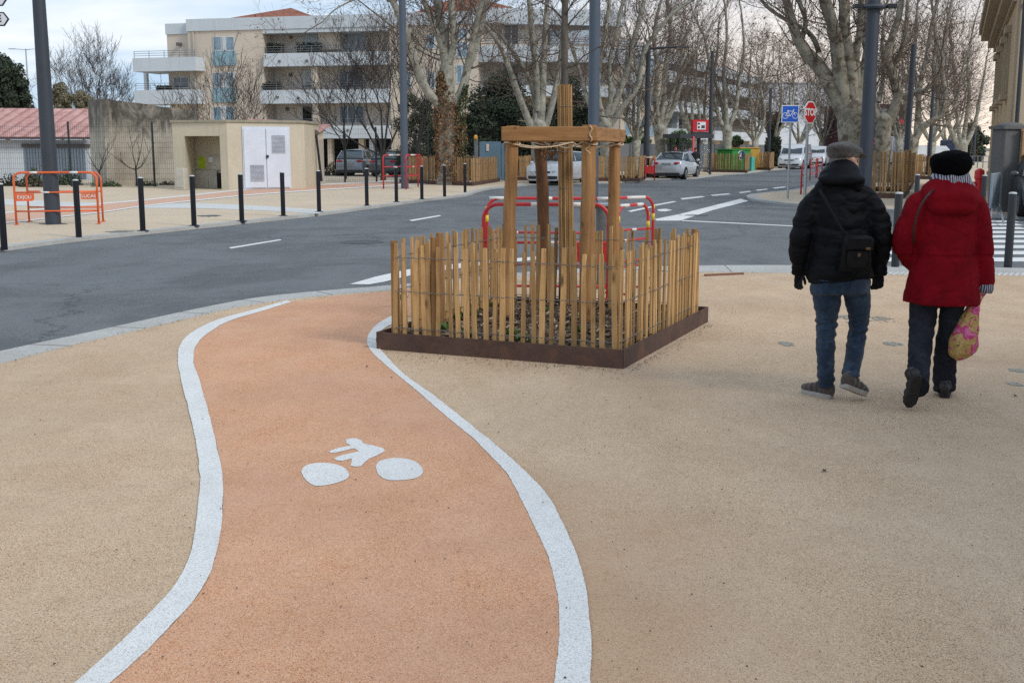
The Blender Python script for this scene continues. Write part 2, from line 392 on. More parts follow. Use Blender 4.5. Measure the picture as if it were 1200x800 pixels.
# raised warning studs at the crossing
tp = MB(); a = G(1035,322.5); b = G(1350,324.5); step = .075
cols = int((b.x-a.x)/step)
for i in range(cols):
    for j in range(5): tp.lathe((a.x+i*step+(j%2)*.03, a.y+.07+j*.072+ (b.y-a.y)*i/cols, .0), [(.018,0),(.018,.004),(.012,.008)], 6)
struct(tp.build('tactile_paving', M('tactile_white', (.62,.62,.6), .8)))
# manholes and iron covers
iron = M('cast_iron', (.06,.06,.062), .6, .3, 20)
def cover(px, py, r, z, name='manhole_cover', label='', sx=1):
    c = G(px, py, z); o = MB().lathe((c.x, c.y, z+.006), [(r,-.01),(r,.0),(r*.93,.001),(r*.92,-.003),(r*.6,-.003),(r*.58,.001)], 24).build(name, iron)
    tag(o, label, 'manhole cover'); return o
cover(813,252.5,.38,ROADZ,label='round iron manhole cover in the road beside the wide white stripe')
cover(425,284,.4,ROADZ,label='round iron manhole cover in the asphalt left of the wooden fence')
# worn patches where asphalt shows round small survey plates
patch = aggregate('grey_patch', (.27,.255,.22), (.14,.13,.12), (.42,.39,.33), 70, (.3,.27,.22), .9, 5)
def blotch(px, py, wpx, hpx, seed, m=patch, z=0.0, name='pavement_patch', label=''):
    if m is patch:                          # a worn spot: many small bare chips
        R = random.Random(seed); c = G(px, py, z); rx = wpx/F*c.y/2; ry = (G(px, py-hpx/2, z).y-G(px, py+hpx/2, z).y)/2; mb = MB()
        for k in range(70):
            a = R.uniform(0, 6.28); f = R.random()**.6; x, y = c.x+rx*f*math.cos(a), c.y+ry*f*math.sin(a); s = R.uniform(.008,.028)*(1.2-f*.5)
            mb.sheet([(x+s*R.uniform(.6,1.2)*math.cos(t), y+s*R.uniform(.6,1.4)*math.sin(t)) for t in (0,1.05,2.1,3.14,4.2,5.2)], z+.002+.0004*R.random())
        return mb.build(name, m)
    random.seed(seed); c = G(px, py, z); q = []
    rx = wpx/F*c.y/2; ry = (G(px, py-hpx/2, z).y-G(px, py+hpx/2, z).y)/2
    for i in range(26):
        a = i/26*2*math.pi; k = random.uniform(.55, 1.1); q.append((c.x+rx*k*math.cos(a), c.y+ry*k*math.sin(a)))
    return MB().sheet(q, z+.004).build(name, m)
for i, (x, y, w_, h_) in enumerate([(1030,374,36,8),(992,372,26,6),(921,403,17,5),(1046,403,22,5),(1192,434,18,5),(1189,450,14,4),(1000,378,14,3)]):
    struct(blotch(x, y, w_, h_, 40+i))
struct(blotch(140,271.5,40,2.6,60,M('wet_patch', (.16,.135,.11), .6), name='pavement_patch')); struct(blotch(245,253,30,2.5,61,iron))
# thin steel edge by the kerb right of the planter
MBs = MB(); MBs.bar(G(826,323.5)+Vector((0,0,.01)), G(871,321.5)+Vector((0,0,.01)), .04, .03)
tag(MBs.build('steel_strip', M('rust_strip', (.2,.1,.06), .8)), 'thin rusty strip lying on the pavement right of the fence', 'metal strip')
# pale band and orange cycle lane on the far pavement
pale = aggregate('pale_paving', (.58,.57,.55), (.45,.44,.42), (.66,.65,.63), 60, (.5,.47,.43), .4, .5)
def farband(top, bot, z, m, name):
    o = MB().ribbon([G(x, y) for x, y in top], [G(x, y) for x, y in bot], z).build(name, m); struct(o)
farband([(-80,229),(0,233),(60,236),(120,238),(180,238.5),(240,238.5),(300,241),(380,246)], [(-80,236),(0,240),(60,242.5),(120,243.8),(180,244),(240,244.5),(300,246.6),(374,250.6)], .004, pale, 'paving_band')
tA = [(-80,258),(0,251),(60,244.8),(115,240),(170,235),(230,229),(300,221.8),(380,217),(470,212.5),(560,209)]
tB = [(-80,270),(0,262),(60,255),(115,249),(170,241),(230,234.5),(300,227.6),(380,222),(470,216.5),(560,212)]
farband(tA, tB, .008, orange_far, 'cycle_path')
off = lambda q, k: [(x, y+k) for x, y in q]
farband(off(tA,-1.1), tA, .011, paint, 'path_line'); farband(tB, off(tB,1.1), .011, paint, 'path_line')

# kerb joints, crumbs and fallen leaves
def joints(Aq, Bq, step, z):
    mb = MB(); A = resample([Vector((p.x,p.y,0)) for p in Aq], 400); B = resample([Vector((p.x,p.y,0)) for p in Bq], 400); s = 0; last = 0
    for i in range(1, 399):
        s += (A[i]-A[i-1]).length
        if s-last > step and A[i].y < 60:
            last = s; b_ = min(B, key=lambda q: (q-A[i]).length); t = (A[i]-A[i-1]).normalized()*.005; mb.add([A[i]-t+UPZ*z, A[i]+t+UPZ*z, b_+t+UPZ*z, b_-t+UPZ*z], [(0,1,2,3)])
    struct(mb.build('kerb_joints', M('joint_dark', (.16,.15,.13), .9)))
UPZ = Vector((0,0,1))
joints(smooth(NO, 5), smooth(NI, 5), 1.0, .0025); joints(FKs, FI, 1.0, .0025)
R = random.Random(99); mb = MB()
for k in range(1100):
    r = R.random()
    if r < .35: f = R.random(); p = A0_.lerp(B0_, f) if False else G(R.uniform(440,740), R.uniform(0,1)*0+410, 0); p = G(R.uniform(445,840), 400, 0); p = G(445+ (735-445)*f, 411+(434-411)*f+abs(R.gauss(0,1))*5, 0) if R.random() < .6 else G(735+(829-735)*f+abs(R.gauss(0,1))*5, 434+(379-434)*f+abs(R.gauss(0,1))*3, 0)
    elif r < .6: q = NI[R.randint(1, len(NI)-3)]; q2 = NO[R.randint(1, len(NO)-3)]; i = R.randint(3, len(NI)-4); p = NI[i].lerp(NI[i+1], R.random())+Vector((R.gauss(0,.05), -abs(R.gauss(0,.12)), 0))
    else: p = G(R.uniform(-50,1250), R.uniform(340,820)**1.0, 0)
    s = R.uniform(.002,.007)*(1.6 if r < .6 else 1); a = R.uniform(0,6.28)
    mb.add([(p.x+s*math.cos(a), p.y+s*math.sin(a), .008), (p.x-s*.5*math.sin(a), p.y+s*.5*math.cos(a), .014), (p.x-s*math.cos(a), p.y-s*math.sin(a), .008), (p.x+s*.5*math.sin(a), p.y-s*.5*math.cos(a), .009)], [(0,1,2,3)], R.choice((0,0,1)))
for k in range(9):
    p = G(R.uniform(0,1200), R.uniform(330,560), 0); s = R.uniform(.008,.017); a = R.uniform(0,6.28); mb.add([(p.x+s*math.cos(a+t)*m_, p.y+s*math.sin(a+t)*m_, .007+.008*(i%2)) for i, (t, m_) in enumerate(((0,1.3),(.8,.6),(1.6,1),(2.6,.5),(3.3,1.1),(4.2,.5),(5,.9)))], [tuple(range(7))], 0)
tag(mb.build('litter', [M('crumb_brown', (.10,.06,.035), .9, .3, 20), M('crumb_grey', (.16,.14,.12), .9)], recalc=False), 'scattered crumbs of soil and fallen leaf bits on the pavement', None, None, 'stuff')
# ---------- materials of the near things ----------
def wood(name, c1, c2, rough=.75, gr=(28,28,2.2), knots=True, world=True):
    m = bpy.data.materials.new(name); T, N, L = nt(m); b = N['Principled BSDF']
    g = N.new('ShaderNodeNewGeometry'); tcx = N.new('ShaderNodeTexCoord'); co = tcx.outputs['Object']
    n = tex(N, L, 'noise', 1.0, co, 6, .6, stretch=gr, dist=.6)
    c = mixc(N, L, ramp(N, L, n, .3, .72), c2, c1)
    n2 = tex(N, L, 'noise', 2.5, co, 3, .5)
    c = mixc(N, L, ramp(N, L, n2, .5, .75, (0,0,0,1), (.45,)*3+(1,)), c, tuple(x*.55 for x in c2))
    ri = N.new('ShaderNodeObjectInfo')
    if g.outputs.get('Random Per Island'):
        hs = N.new('ShaderNodeMapRange'); hs.inputs[3].default_value = .62; hs.inputs[4].default_value = 1.18; L.new(g.outputs['Random Per Island'], hs.inputs[0])
        hv = N.new('ShaderNodeHueSaturation'); L.new(hs.outputs[0], hv.inputs['Value']); L.new(c, hv.inputs['Color']); c = hv.outputs[0]
    if knots:
        v = tex(N, L, 'vor', 1.0, co, out=0, stretch=(7,7,2.6))
        c = mixc(N, L, ramp(N, L, v, .07, .17, (.85,)*3+(1,), (0,0,0,1)), c, tuple(x*.22 for x in c2))
    L.new(c, b.inputs['Base Color']); b.inputs['Roughness'].default_value = rough; b.inputs['Specular IOR Level'].default_value = .3
    bp = N.new('ShaderNodeBump'); bp.inputs['Strength'].default_value = .5; bp.inputs['Distance'].default_value = .004
    L.new(n, bp.inputs['Height']); L.new(bp.outputs[0], b.inputs['Normal']); return m
slat_wood = wood('split_chestnut', (.66,.41,.18), (.38,.21,.08), gr=(40,40,3))
post_wood = wood('peeled_post', (.40,.215,.085), (.19,.09,.035), gr=(22,22,1.6))
beam_wood = wood('sawn_beam', (.36,.185,.07), (.20,.095,.035), gr=(2.2,2.2,26))
reed_wood = wood('reed', (.50,.31,.135), (.25,.13,.05), gr=(60,60,3), knots=False)
bark_dark = wood('dark_bark', (.17,.075,.03), (.05,.025,.014), gr=(14,14,4))
slat_far = wood('chestnut_far', (.50,.31,.15), (.30,.18,.08), gr=(10,10,2), knots=False)
corten = M('corten_steel', (.085,.045,.032), .75, .25, 3, bump=.2, bscale=60, col2=(.14,.06,.035), thr=(.5,.72))
wire = M('galvanised_wire', (.22,.20,.18), .5, .2, 30, metal=.5)
twine = M('twine', (.55,.42,.28), .9, .2, 60)
mulch = aggregate('mulch', (.105,.072,.05), (.03,.02,.014), (.26,.2,.15), 38, (.07,.055,.035), 3, .5)

def fence_side(a, b, z0, h, n, parent, mat, thick=.012, wid=.032, wires=3, seed=1, jit=.03, taper=True, top=None):
    """palings between a and b strung on twisted wires: one panel, wires its sub-part"""
    R = random.Random(seed); a = Vector(a); b = Vector(b); d = (b-a); Ln = d.length; t = d.normalized(); nr = Vector((t.y, -t.x, 0))
    mb = MB(); xs = []
    for i in range(n):
        u = (i+.5)/n*Ln+R.uniform(-.35, .35)*Ln/n; hh = h*R.uniform(1-jit*1.6, 1+jit); lean = R.uniform(-1, 1)*.018*h/.8
        w = wid*R.uniform(.78, 1.18); th = thick*R.uniform(.8, 1.4); yaw = R.uniform(-.28, .28); o = R.uniform(-.006, .006); lean2 = R.uniform(-1, 1)*.012
        p0 = a+t*u+nr*o; xs.append((u, lean))
        ct = t*math.cos(yaw)+nr*math.sin(yaw); cn = nr*math.cos(yaw)-t*math.sin(yaw)
        vs = []; K = 4; fs = []
        for k in range(K+1):
            f = k/K; c = p0+Vector((0,0,z0+hh*f))+t*(lean*f+R.uniform(-.0035,.0035))+nr*(lean2*f)
            ww = w*(1-.10*f)*R.uniform(.92,1.06)*(.8 if k == K else 1)
            for sx, sy in ((-1,-1),(1,-1),(1,1),(-1,1)): vs.append(c+ct*(ww/2*sx)+cn*(th/2*sy))
        for k in range(K):
            for j in range(4): fs.append((k*4+j, k*4+(j+1)%4, (k+1)*4+(j+1)%4, (k+1)*4+j))
        fs += [(3,2,1,0), tuple(K*4+j for j in range(4))]
        mb.add(vs, fs)
    o = mb.build('picket_panel', mat, parent)
    if wires:
        wb = MB()
        for k in range(wires):
            zz = z0+h*((.12,.50,.85)[k] if wires == 3 else (k+.5)/wires); xs.sort()
            for s in (-1, 1):
                pts = []
                for i, (u, l) in enumerate(xs):
                    lo = l*(zz-z0)/h; ph = s*(1 if i % 2 else -1)
                    pts.append(a+t*(u+lo)+nr*(ph*thick*.85)+Vector((0,0,zz+R.uniform(-.006,.006))))
                    if i+1 < len(xs): pts.append(a+t*((u+xs[i+1][0])/2+lo)+nr*(0)+Vector((0,0,zz+R.uniform(-.003,.003)+s*.003)))
                wb.tube(pts, .0022*max(1, wid/.032), 5)
        wo = wb.build('wire', wire, o)
        wo.parent = o
    return o
def fence_planter(corners, label, z_edge=.14, h=.82, sp=.085, hd=False, seed=3, inset=.09, mat=None, sides=(0,1,2,3), group=None, wid=.032, posts=True, edge_t=.012):
    """corners: left-near, right-near, right-far, left-far"""
    c = sum(corners, Vector((0,0,0)))/4; root = thing('fence_planter', (c.x, c.y, 0), label, 'fence', group)
    K = [Vector((p.x, p.y, 0)) for p in corners]; I = [p+(c-p).normalized()*inset*1.4142 for p in K]; I = [Vector((p.x, p.y, 0)) for p in I]
    for i in range(4):
        a, b = K[i], K[(i+1) % 4]; t = (b-a).normalized(); q = MB(); nn = Vector((-t.y, t.x, 0))*edge_t/2
        q.add([a-nn,b-nn,b+nn-t*0,a+nn]+[v+Vector((0,0,z_edge)) for v in (a-nn,b-nn,b+nn,a+nn)], [(0,3,2,1),(4,5,6,7),(0,1,5,4),(1,2,6,5),(2,3,7,6),(3,0,4,7)])
        q.build('steel_edging', corten, root)
    for i in sides:
        a, b = I[i], I[(i+1) % 4]; n = max(4, int((b-a).length/sp))
        fence_side(a, b, z_edge*.55, h, n, root, mat or slat_wood, seed=seed+i, wires=3 if hd else 2, wid=wid, thick=.012*wid/.032)
    if posts:
        for i in (0, 2, 3):
            mb = MB(); p = I[i]+(c-I[i]).normalized()*.04; p.z = 0; R = random.Random(seed+i); ln = R.uniform(-.02,.02)
            mb.tube([p, p+Vector((ln*.5,0,h*.6)), p+Vector((ln,ln,h+z_edge*.55+.015))], [.034,.032,.029], 10)
            mb.build('corner_post', post_wood, root, smooth_='auto')
    return root, K, I, c

# ---------- the big planter with the staked tree ----------
A_ = G(442,409); B_ = G(730,432); C_ = G(829,377); D_ = A_+(C_-B_); D_ = Vector((D_.x-.02, D_.y, 0))
root, K, I, cc = fence_planter([A_,B_,C_,D_], 'large near picket enclosure of split wood in a rusty steel edging around the staked tree', hd=True, h=.80, sp=.081, wid=.040, seed=11, z_edge=.145)
# soil with chips
sm = MB(); n = 26; vs = []; fs = []
for j in range(n+1):
    for i in range(n+1):
        u = i/n; v = j/n; p = (A_*(1-u)+B_*u)*(1-v)+(D_*(1-u)+C_*u)*v
        p = p+(cc-p)*.012
        vs.append((p.x, p.y, .085+.035*noise.noise(Vector((p.x*2.2, p.y*2.2, 3)))+.012*noise.noise(Vector((p.x*14, p.y*14, 0)))))
for j in range(n):
    for i in range(n): q = j*(n+1)+i; fs.append((q, q+1, q+n+2, q+n+1))
sm.add(vs, fs); sm.build('soil', mulch, root, smooth_=True)
R = random.Random(5); ch = MB(); lf = MB()
for k in range(3600):
    u, v = R.uniform(.03,.97), R.uniform(.03,.97); p = (A_*(1-u)+B_*u)*(1-v)+(D_*(1-u)+C_*u)*v
    z = .10+.03*noise.noise(Vector((p.x*2.2, p.y*2.2, 3))); a = R.uniform(0, 6.28); l = R.uniform(.02,.075); w_ = R.uniform(.006,.02)
    dx, dy = math.cos(a)*l, math.sin(a)*l; tz = R.uniform(-.02,.028); ox, oy = -math.sin(a)*w_, math.cos(a)*w_
    ch.add([(p.x-dx/2-ox/2, p.y-dy/2-oy/2, z), (p.x+dx/2-ox/2, p.y+dy/2-oy/2, z+tz), (p.x+dx/2+ox/2, p.y+dy/2+oy/2, z+tz+.006), (p.x-dx/2+ox/2, p.y-dy/2+oy/2, z+.008)], [(0,1,2,3)], R.choice([0,0,0,0,1,1,2]))
o = ch.build('wood_chips', [M('chip_brown', (.17,.11,.07), .9, .5, 9), M('chip_dark', (.05,.032,.022), .9), M('chip_pale', (.40,.30,.20), .9)], root, recalc=False)
o['kind'] = 'stuff'
wd = MB()
for (px, py, s) in ((548,368,1),(560,352,.7),(575,358,.6),(612,400,.8),(470,350,.7),(548,392,.6),(640,365,.5),(537,372,1.0),(520,385,.6),(600,391,.5),(676,388,.5)):
    c = G(px, py, .1)
    for k in range(int(70*s)):
        a = R.uniform(0, 6.28); r = R.uniform(0, .10)*s; l = R.uniform(.03,.09); q = Vector((c.x+r*math.cos(a), c.y+r*math.sin(a)*1.6, .09)); dd = Vector((math.cos(a)*l*.6, math.sin(a)*l*.6, R.uniform(.02,.07)))
        sd_ = Vector((-math.sin(a), math.cos(a), 0))*.011
        wd.add([q, q+dd*.5+sd_, q+dd, q+dd*.5-sd_], [(0,1,2,3)])
o = wd.build('weeds', M('weed_green', (.09,.17,.035), .8, .3, 12), root, recalc=False); o['kind'] = 'stuff'
# intermediate fence stakes
for (q, s) in (((527,386),.0), ((588,392),.0)):
    pass
mb = MB(); p = (I[0]*.62+I[3]*.38); mb.tube([p, p+Vector((0,0,.9))], [.036,.032], 10); mb.build('corner_post', post_wood, root, smooth_='auto')
p = I[0]*.80+I[1]*.20+Vector((0,.05,0)); mb = MB(); mb.tube([p, p+Vector((.01,0,.93))], [.036,.03], 10); mb.build('corner_post', post_wood, root, smooth_='auto')

# ---------- tree frame: four posts, a square of beams, reed-wrapped trunk ----------
fr = thing('tree_stake_frame', (cc.x, cc.y, 0), 'square timber frame on four stout posts staking the young tree inside the picket enclosure', 'tree support')
YA = G(592,371,.1).y
pA = G(593,371,.1); pD = G(689,376,.1)
s0 = (pA-pD).length
pB = P(636,346,0) if False else G(636,345,.1); pE = G(720.5,351,.1)
def post(pxs, base, top_py, r, mat, name='post', wob=.02, seed=0):
    R = random.Random(seed); Y = base.y; pts = []; rr = []
    z0 = -.05; zt = P(pxs[-1], top_py, Y).z; n = 13
    for i in range(n+1):
        f = i/n; px = pxs[0]*(1-f)+pxs[-1]*f
        if len(pxs) == 3: px = pxs[0]*(1-f)**2+2*pxs[1]*f*(1-f)+pxs[2]*f*f
        z = z0+(zt-z0)*f; x = (px-600)/F*(Y*cp-(z-CAMH)*sp)
        pts.append((x+R.uniform(-.006,.006), Y+R.uniform(-.01,.01), z)); kn = R.uniform(.93,1.07); rr.append((r*(1-.08*f)*kn, r*(1-.08*f)*R.uniform(.93,1.07)))
    mb = MB(); mb.tube(pts, rr, 16); return mb.build(name, mat, fr, smooth_='auto')
post((592.5,597,600), pA, 147.5, .062, post_wood, seed=1)
post((637,640,631), pB, 158, .066, bark_dark, seed=2)
post((687,688,690.5), pD, 146.5, .070, post_wood, seed=3)
post((720,716,722), pE, 156, .062, post_wood, seed=4)
# beams: front, right, left, back
YF = pA.y-.10
yf = min(pA.y,pD.y)-.115
zb1 = P(644,148.5,yf).z; zb0 = P(644,165.5,yf).z; zc = (zb0+zb1)/2; hb = zb1-zb0
xl = P(587.5,157,yf).x; xr = P(699.5,157,yf).x
yb = (pB.y+pE.y)/2+.02
xrb = P(733,157,yb).x; xlb = xl+(xrb-xr)
th = .075
def beam(a, b, hh, dz=0):
    mb = MB(); mb.bar((a[0],a[1],zc+dz), (b[0],b[1],zc+dz), th, hh); return mb.build('beam', beam_wood, fr, bevel=.006)
beam((xl,yf), (xr,yf), hb); beam((xr-th/2,yf+th/2+.002), (xrb-th/2,yb), hb*.99); beam((xl+th/2,yf+th/2+.002), (xlb+th/2,yb), hb*.99)
beam((xlb,yb+th/2+.002), (xrb,yb+th/2+.002), hb*.97)
# bolts + ropes
rp_ = MB(); R = random.Random(8)
def rope(pts, r=.006, mb=rp_, seed=0):
    R = random.Random(seed); q = []
    for i in range(len(pts)-1):
        a, b = Vector(pts[i]), Vector(pts[i+1]); n = 10
        for k in range(n): f = k/n; p = a.lerp(b, f); p.z -= .035*math.sin(math.pi*f); q.append(p)
    q.append(Vector(pts[-1])); mb.tube(q, r, 6)
zr = zb0-.02
Tc = Vector((P(662,170,(pA.y+pB.y)/2).x, (pA.y+pB.y)/2, 0))
cols_ = [Vector((P(600,170,pA.y).x, pA.y,0)), Vector((P(632,170,pB.y).x,pB.y,0)), Vector((P(690,170,pD.y).x,pD.y,0)), Vector((P(722,170,pE.y).x,pE.y,0))]
for i, c in enumerate(cols_):
    d_ = (Tc-c).normalized()
    for s in (-1,1):
        nn = Vector((-d_.y, d_.x, 0))*s
        rope([c+nn*.068+Vector((0,0,zr+.008*s)), Tc+nn*.075+Vector((0,0,zr-.015*s))], .007, seed=i)
    rp_.tube([c+Vector((math.cos(a)*.074, math.sin(a)*.074, zr+.012*math.sin(a*2))) for a in [k*.523 for k in range(13)]], .007, 6, caps=False)
rp_.tube([Tc+Vector((math.cos(a)*.082, math.sin(a)*.082, zr-.012+.004*a)) for a in [k*.523 for k in range(37)]], .007, 6)
q = Vector((P(692,150,yf).x, yf, zc)); rp_.tube([q+Vector((.012*math.sin(t*1.3), -(.045) , -hb*.55+hb*1.15*t/8)) for t in range(9)], .006, 6)
q = Vector((cols_[2].x, cols_[2].y-.075, zr)); rp_.tube([q+Vector((-.015+.02*math.sin(t*1.1), -.01-.002*t, -.012*t)) for t in range(9)], .006, 6)
rp_.build('rope', twine, fr, smooth_=True)

# young tree: reed-wrapped trunk, thin stem with a few twigs above
Yt = Tc.y
yt = thing('young_tree', (GX(664,Yt,.1).x, Yt, 0), 'young tree with a reed-wrapped trunk rising through the middle of the timber frame', 'tree')
z_top = P(662,101,Yt).z
mb = MB(); nR = 22; R = random.Random(4)
for i in range(nR):
    a = i/nR*2*math.pi; r = .062+R.uniform(-.004,.006)
    pts = []
    for k in range(7):
        f = k/6; z = .05+(z_top-.05+R.uniform(-.02,.02)*(k == 6))*f; px = 664.5*(1-f)+661.8*f; x = (px-600)/F*(Yt*cp-(z-CAMH)*sp)
        rr = r*(1.05-.05*f); pts.append((x+rr*math.cos(a), Yt+rr*math.sin(a), z))
    mb.tube(pts, .0095+R.uniform(-.001,.002), 6)
mb.build('reed_wrap', reed_wood, yt, smooth_='auto')
for py in (372-40, 290, 220, 178, 125):
    z = P(662,py,Yt).z; mb = MB(); x = (662-600)/F*(Yt*cp-(z-CAMH)*sp)+.004
    mb.tube([(x+.076*math.cos(a), Yt+.076*math.sin(a), z) for a in [k*.4 for k in range(17)]], .0025, 5); mb.build('tie_wire', wire, yt)
zt2 = z_top+2.6
young_bark = M('young_bark', (.10,.085,.07), .85, .3, 6, bump=.4, bscale=40, stretch=(4,4,1))
tr = MB(); xb = P(661,101,Yt).x
pts = [Vector((xb+.005, Yt, .1)), Vector((xb+.005, Yt, z_top)), Vector((xb, Yt, z_top+.5)), Vector((xb+.01, Yt, z_top+1.2)), Vector((xb-.01, Yt, zt2))]
tr.tube(pts, [.045,.036,.033,.028,.014], 12); tr.build('trunk', young_bark, yt, smooth_=True)
cr = MB(); R = random.Random(12)
def twig(mb, p, d, L_, r, depth, R, curl=Vector((0,0,.25)), n=5, shrink=.62, kids=3, spread=.9):
    pts = [p]; q = p.copy(); dd = d.normalized()
    for k in range(n):
        dd = (dd+curl*.18+Vector((R.uniform(-1,1), R.uniform(-1,1), R.uniform(-1,1)))*.13).normalized(); q = q+dd*(L_/n); pts.append(q)
    mb.tube(pts, [r*(1-.75*i/n) for i in range(n+1)], 6 if r > .008 else 4, caps=False)
    if depth > 0:
        for k in range(kids):
            i = R.randint(1, n-1); a = Vector((R.uniform(-1,1), R.uniform(-1,1), R.uniform(-.3,1)))
            nd = ((pts[i+1]-pts[i]).normalized()+a.normalized()*spread).normalized()
            twig(mb, pts[i], nd, L_*shrink*R.uniform(.6,1.1), r*(1-.75*i/n)*.7, depth-1, R, curl, n, shrink, kids, spread)
# the long arching side shoots seen either side of the pole
def px_branch(mb, q, Y, r0, r1, dy=0, R=R, kids=5):
    pts = [P(x, y, Y+dy*i/len(q)) for i, (x, y) in enumerate(q)]
    n = len(pts); mb.tube(pts, [r0+(r1-r0)*i/(n-1) for i in range(n)], 6)
    for k in range(kids):
        i = R.randint(1, n-2); t = (pts[i+1]-pts[i]).normalized(); a = Vector((R.uniform(-1,1), R.uniform(-1,1), R.uniform(-.5,.9))).normalized()
        twig(mb, pts[i], t+a*.8, .16, .0035, 1, R)
for q in ([(661,68),(652,73),(640,74),(622,70),(608,66),(598,64)], [(661,80),(672,78),(684,66),(700,56),(712,50)], [(662,26),(650,12),(636,4),(620,-4),(606,-12)],
          [(662,34),(672,22),(686,6),(700,-10)], [(661,22),(668,8),(678,-10)], [(661,-5),(650,-20),(640,-50)], [(661,50),(655,44),(648,34),(646,20)], [(662,14),(655,-10),(652,-40)]):
    px_branch(cr, q, Yt, .010, .003, R.uniform(-.4,.4))
for k in range(14):
    z = R.uniform(z_top+.55, zt2); a = R.uniform(0, 6.28); twig(cr, Vector((xb, Yt, z)), Vector((math.cos(a), math.sin(a), .7)), R.uniform(.5,.9), .009, 2, R)
cr.build('crown', young_bark, yt, smooth_=True)
tw = MB(); R = random.Random(2)                 # old leaves and root sprouts hanging at the tie
for k in range(60):
    c = Vector((P(645,176,Yt).x+R.uniform(-.09,.05), Yt-.1+R.uniform(-.1,.1), zr+R.uniform(-.14,.02))); a = R.uniform(0,6.28); s = R.uniform(.01,.022)
    tw.add([c, c+Vector((s*math.cos(a), s*math.sin(a), -s)), c+Vector((s*.3, s*.5, -2.2*s)), c+Vector((-s*math.cos(a), 0, -s))], [(0,1,2,3)])
tw.build('dry_leaves', M('dry_leaf', (.20,.10,.045), .8, .4, 20), yt, recalc=False)

# ---------- bollards ----------
black_cap = M('bollard_black', (.005,.006,.010), .4, .1, 6, spec=.35)
cap_w = M('reflective_cap', (.50,.52,.54), .4, .04, 9)
def make_bollard(h, r, capw, basep, label, mat, cap_h=.012):
    b = thing('bollard', (0,0,0), label, 'bollard')
    MB().lathe((0,0,0), [(r,-.04),(r,h-.02),(r*.96,h-.006)], 20).build('post', mat, b, smooth_='auto', local=True)
    MB().lathe((0,0,h-.006), [(r*1.02,-.007 if capw else -.002),(r*1.02,.0),(r*.86,cap_h),(r*.3,cap_h+.006)], 20).build('cap', cap_w, b, smooth_='auto', local=True)
    if basep: MB().lathe((0,0,0), [(r*2.1,-.01),(r*2.1,.008),(r*1.3,.02)], 20).build('base_plate', black_metal, b, smooth_='auto', local=True)
    return b
far_b = [((5,290),'black bollard at the left edge of the photo, left of the orange barrier', 0), ((92.5,278),'black bollard in front of the right leg of the orange barrier',0),
 ((167.5,270.5),'black bollard standing beside the dark wet stain on the far pavement',1), ((227.5,264.5),'black bollard in front of the open niche of the beige cabin',1),
 ((283.5,259),'black bollard before the left leaf of the white double door',1), ((332,253),'black bollard in front of the right side of the white double door',1),
 ((374,248.3),'black bollard just right of the beige cabin, before its leaning pole',1), ((430,241),'black bollard in front of the silver car in the car park',1),
 ((464.6,236.8),'black bollard touching the left side of the second lamppost in view',1), ((494.4,233.6),'black bollard just right of the red barrier at the lamppost',1),
 ((521,230.4),'black bollard in front of the middle of the far picket enclosure, below the ivy tree',0), ((545,225.4),'last black bollard of the far kerb row, nearest the blue gate',0)]
protos = {}
GRP = 'black bollards along the far kerb'
for (px, py), lab, bp_ in far_b:
    if bp_ not in protos: o = protos[bp_] = make_bollard(1.06, .055, True, bp_, lab, black_cap)
    else: o = copy_tree(protos[bp_])
    o.location = G(px, py); tag(o, lab, 'bollard', GRP)
rb = None; gm = M('bollard_grey', (.018,.021,.026), .4, .08, 5)
for (px, py), lab in (((1049,312.5),'dark grey bollard between the man and the woman at the crossing'), ((1181,312.5),'dark grey bollard right of the woman at the near end of the zebra crossing'),
                      ((1072.5,257),'dark grey bollard across the side street, seen over the woman\'s left shoulder'), ((1150.5,259),'dark grey bollard in front of the red hydrant across the side street')):
    if rb is None: o = rb = make_bollard(1.03, .055, True, 0, lab, gm)
    else: o = copy_tree(rb)
    o.location = G(px, py, 0); tag(o, lab, 'bollard', 'grey bollards at the zebra crossing')

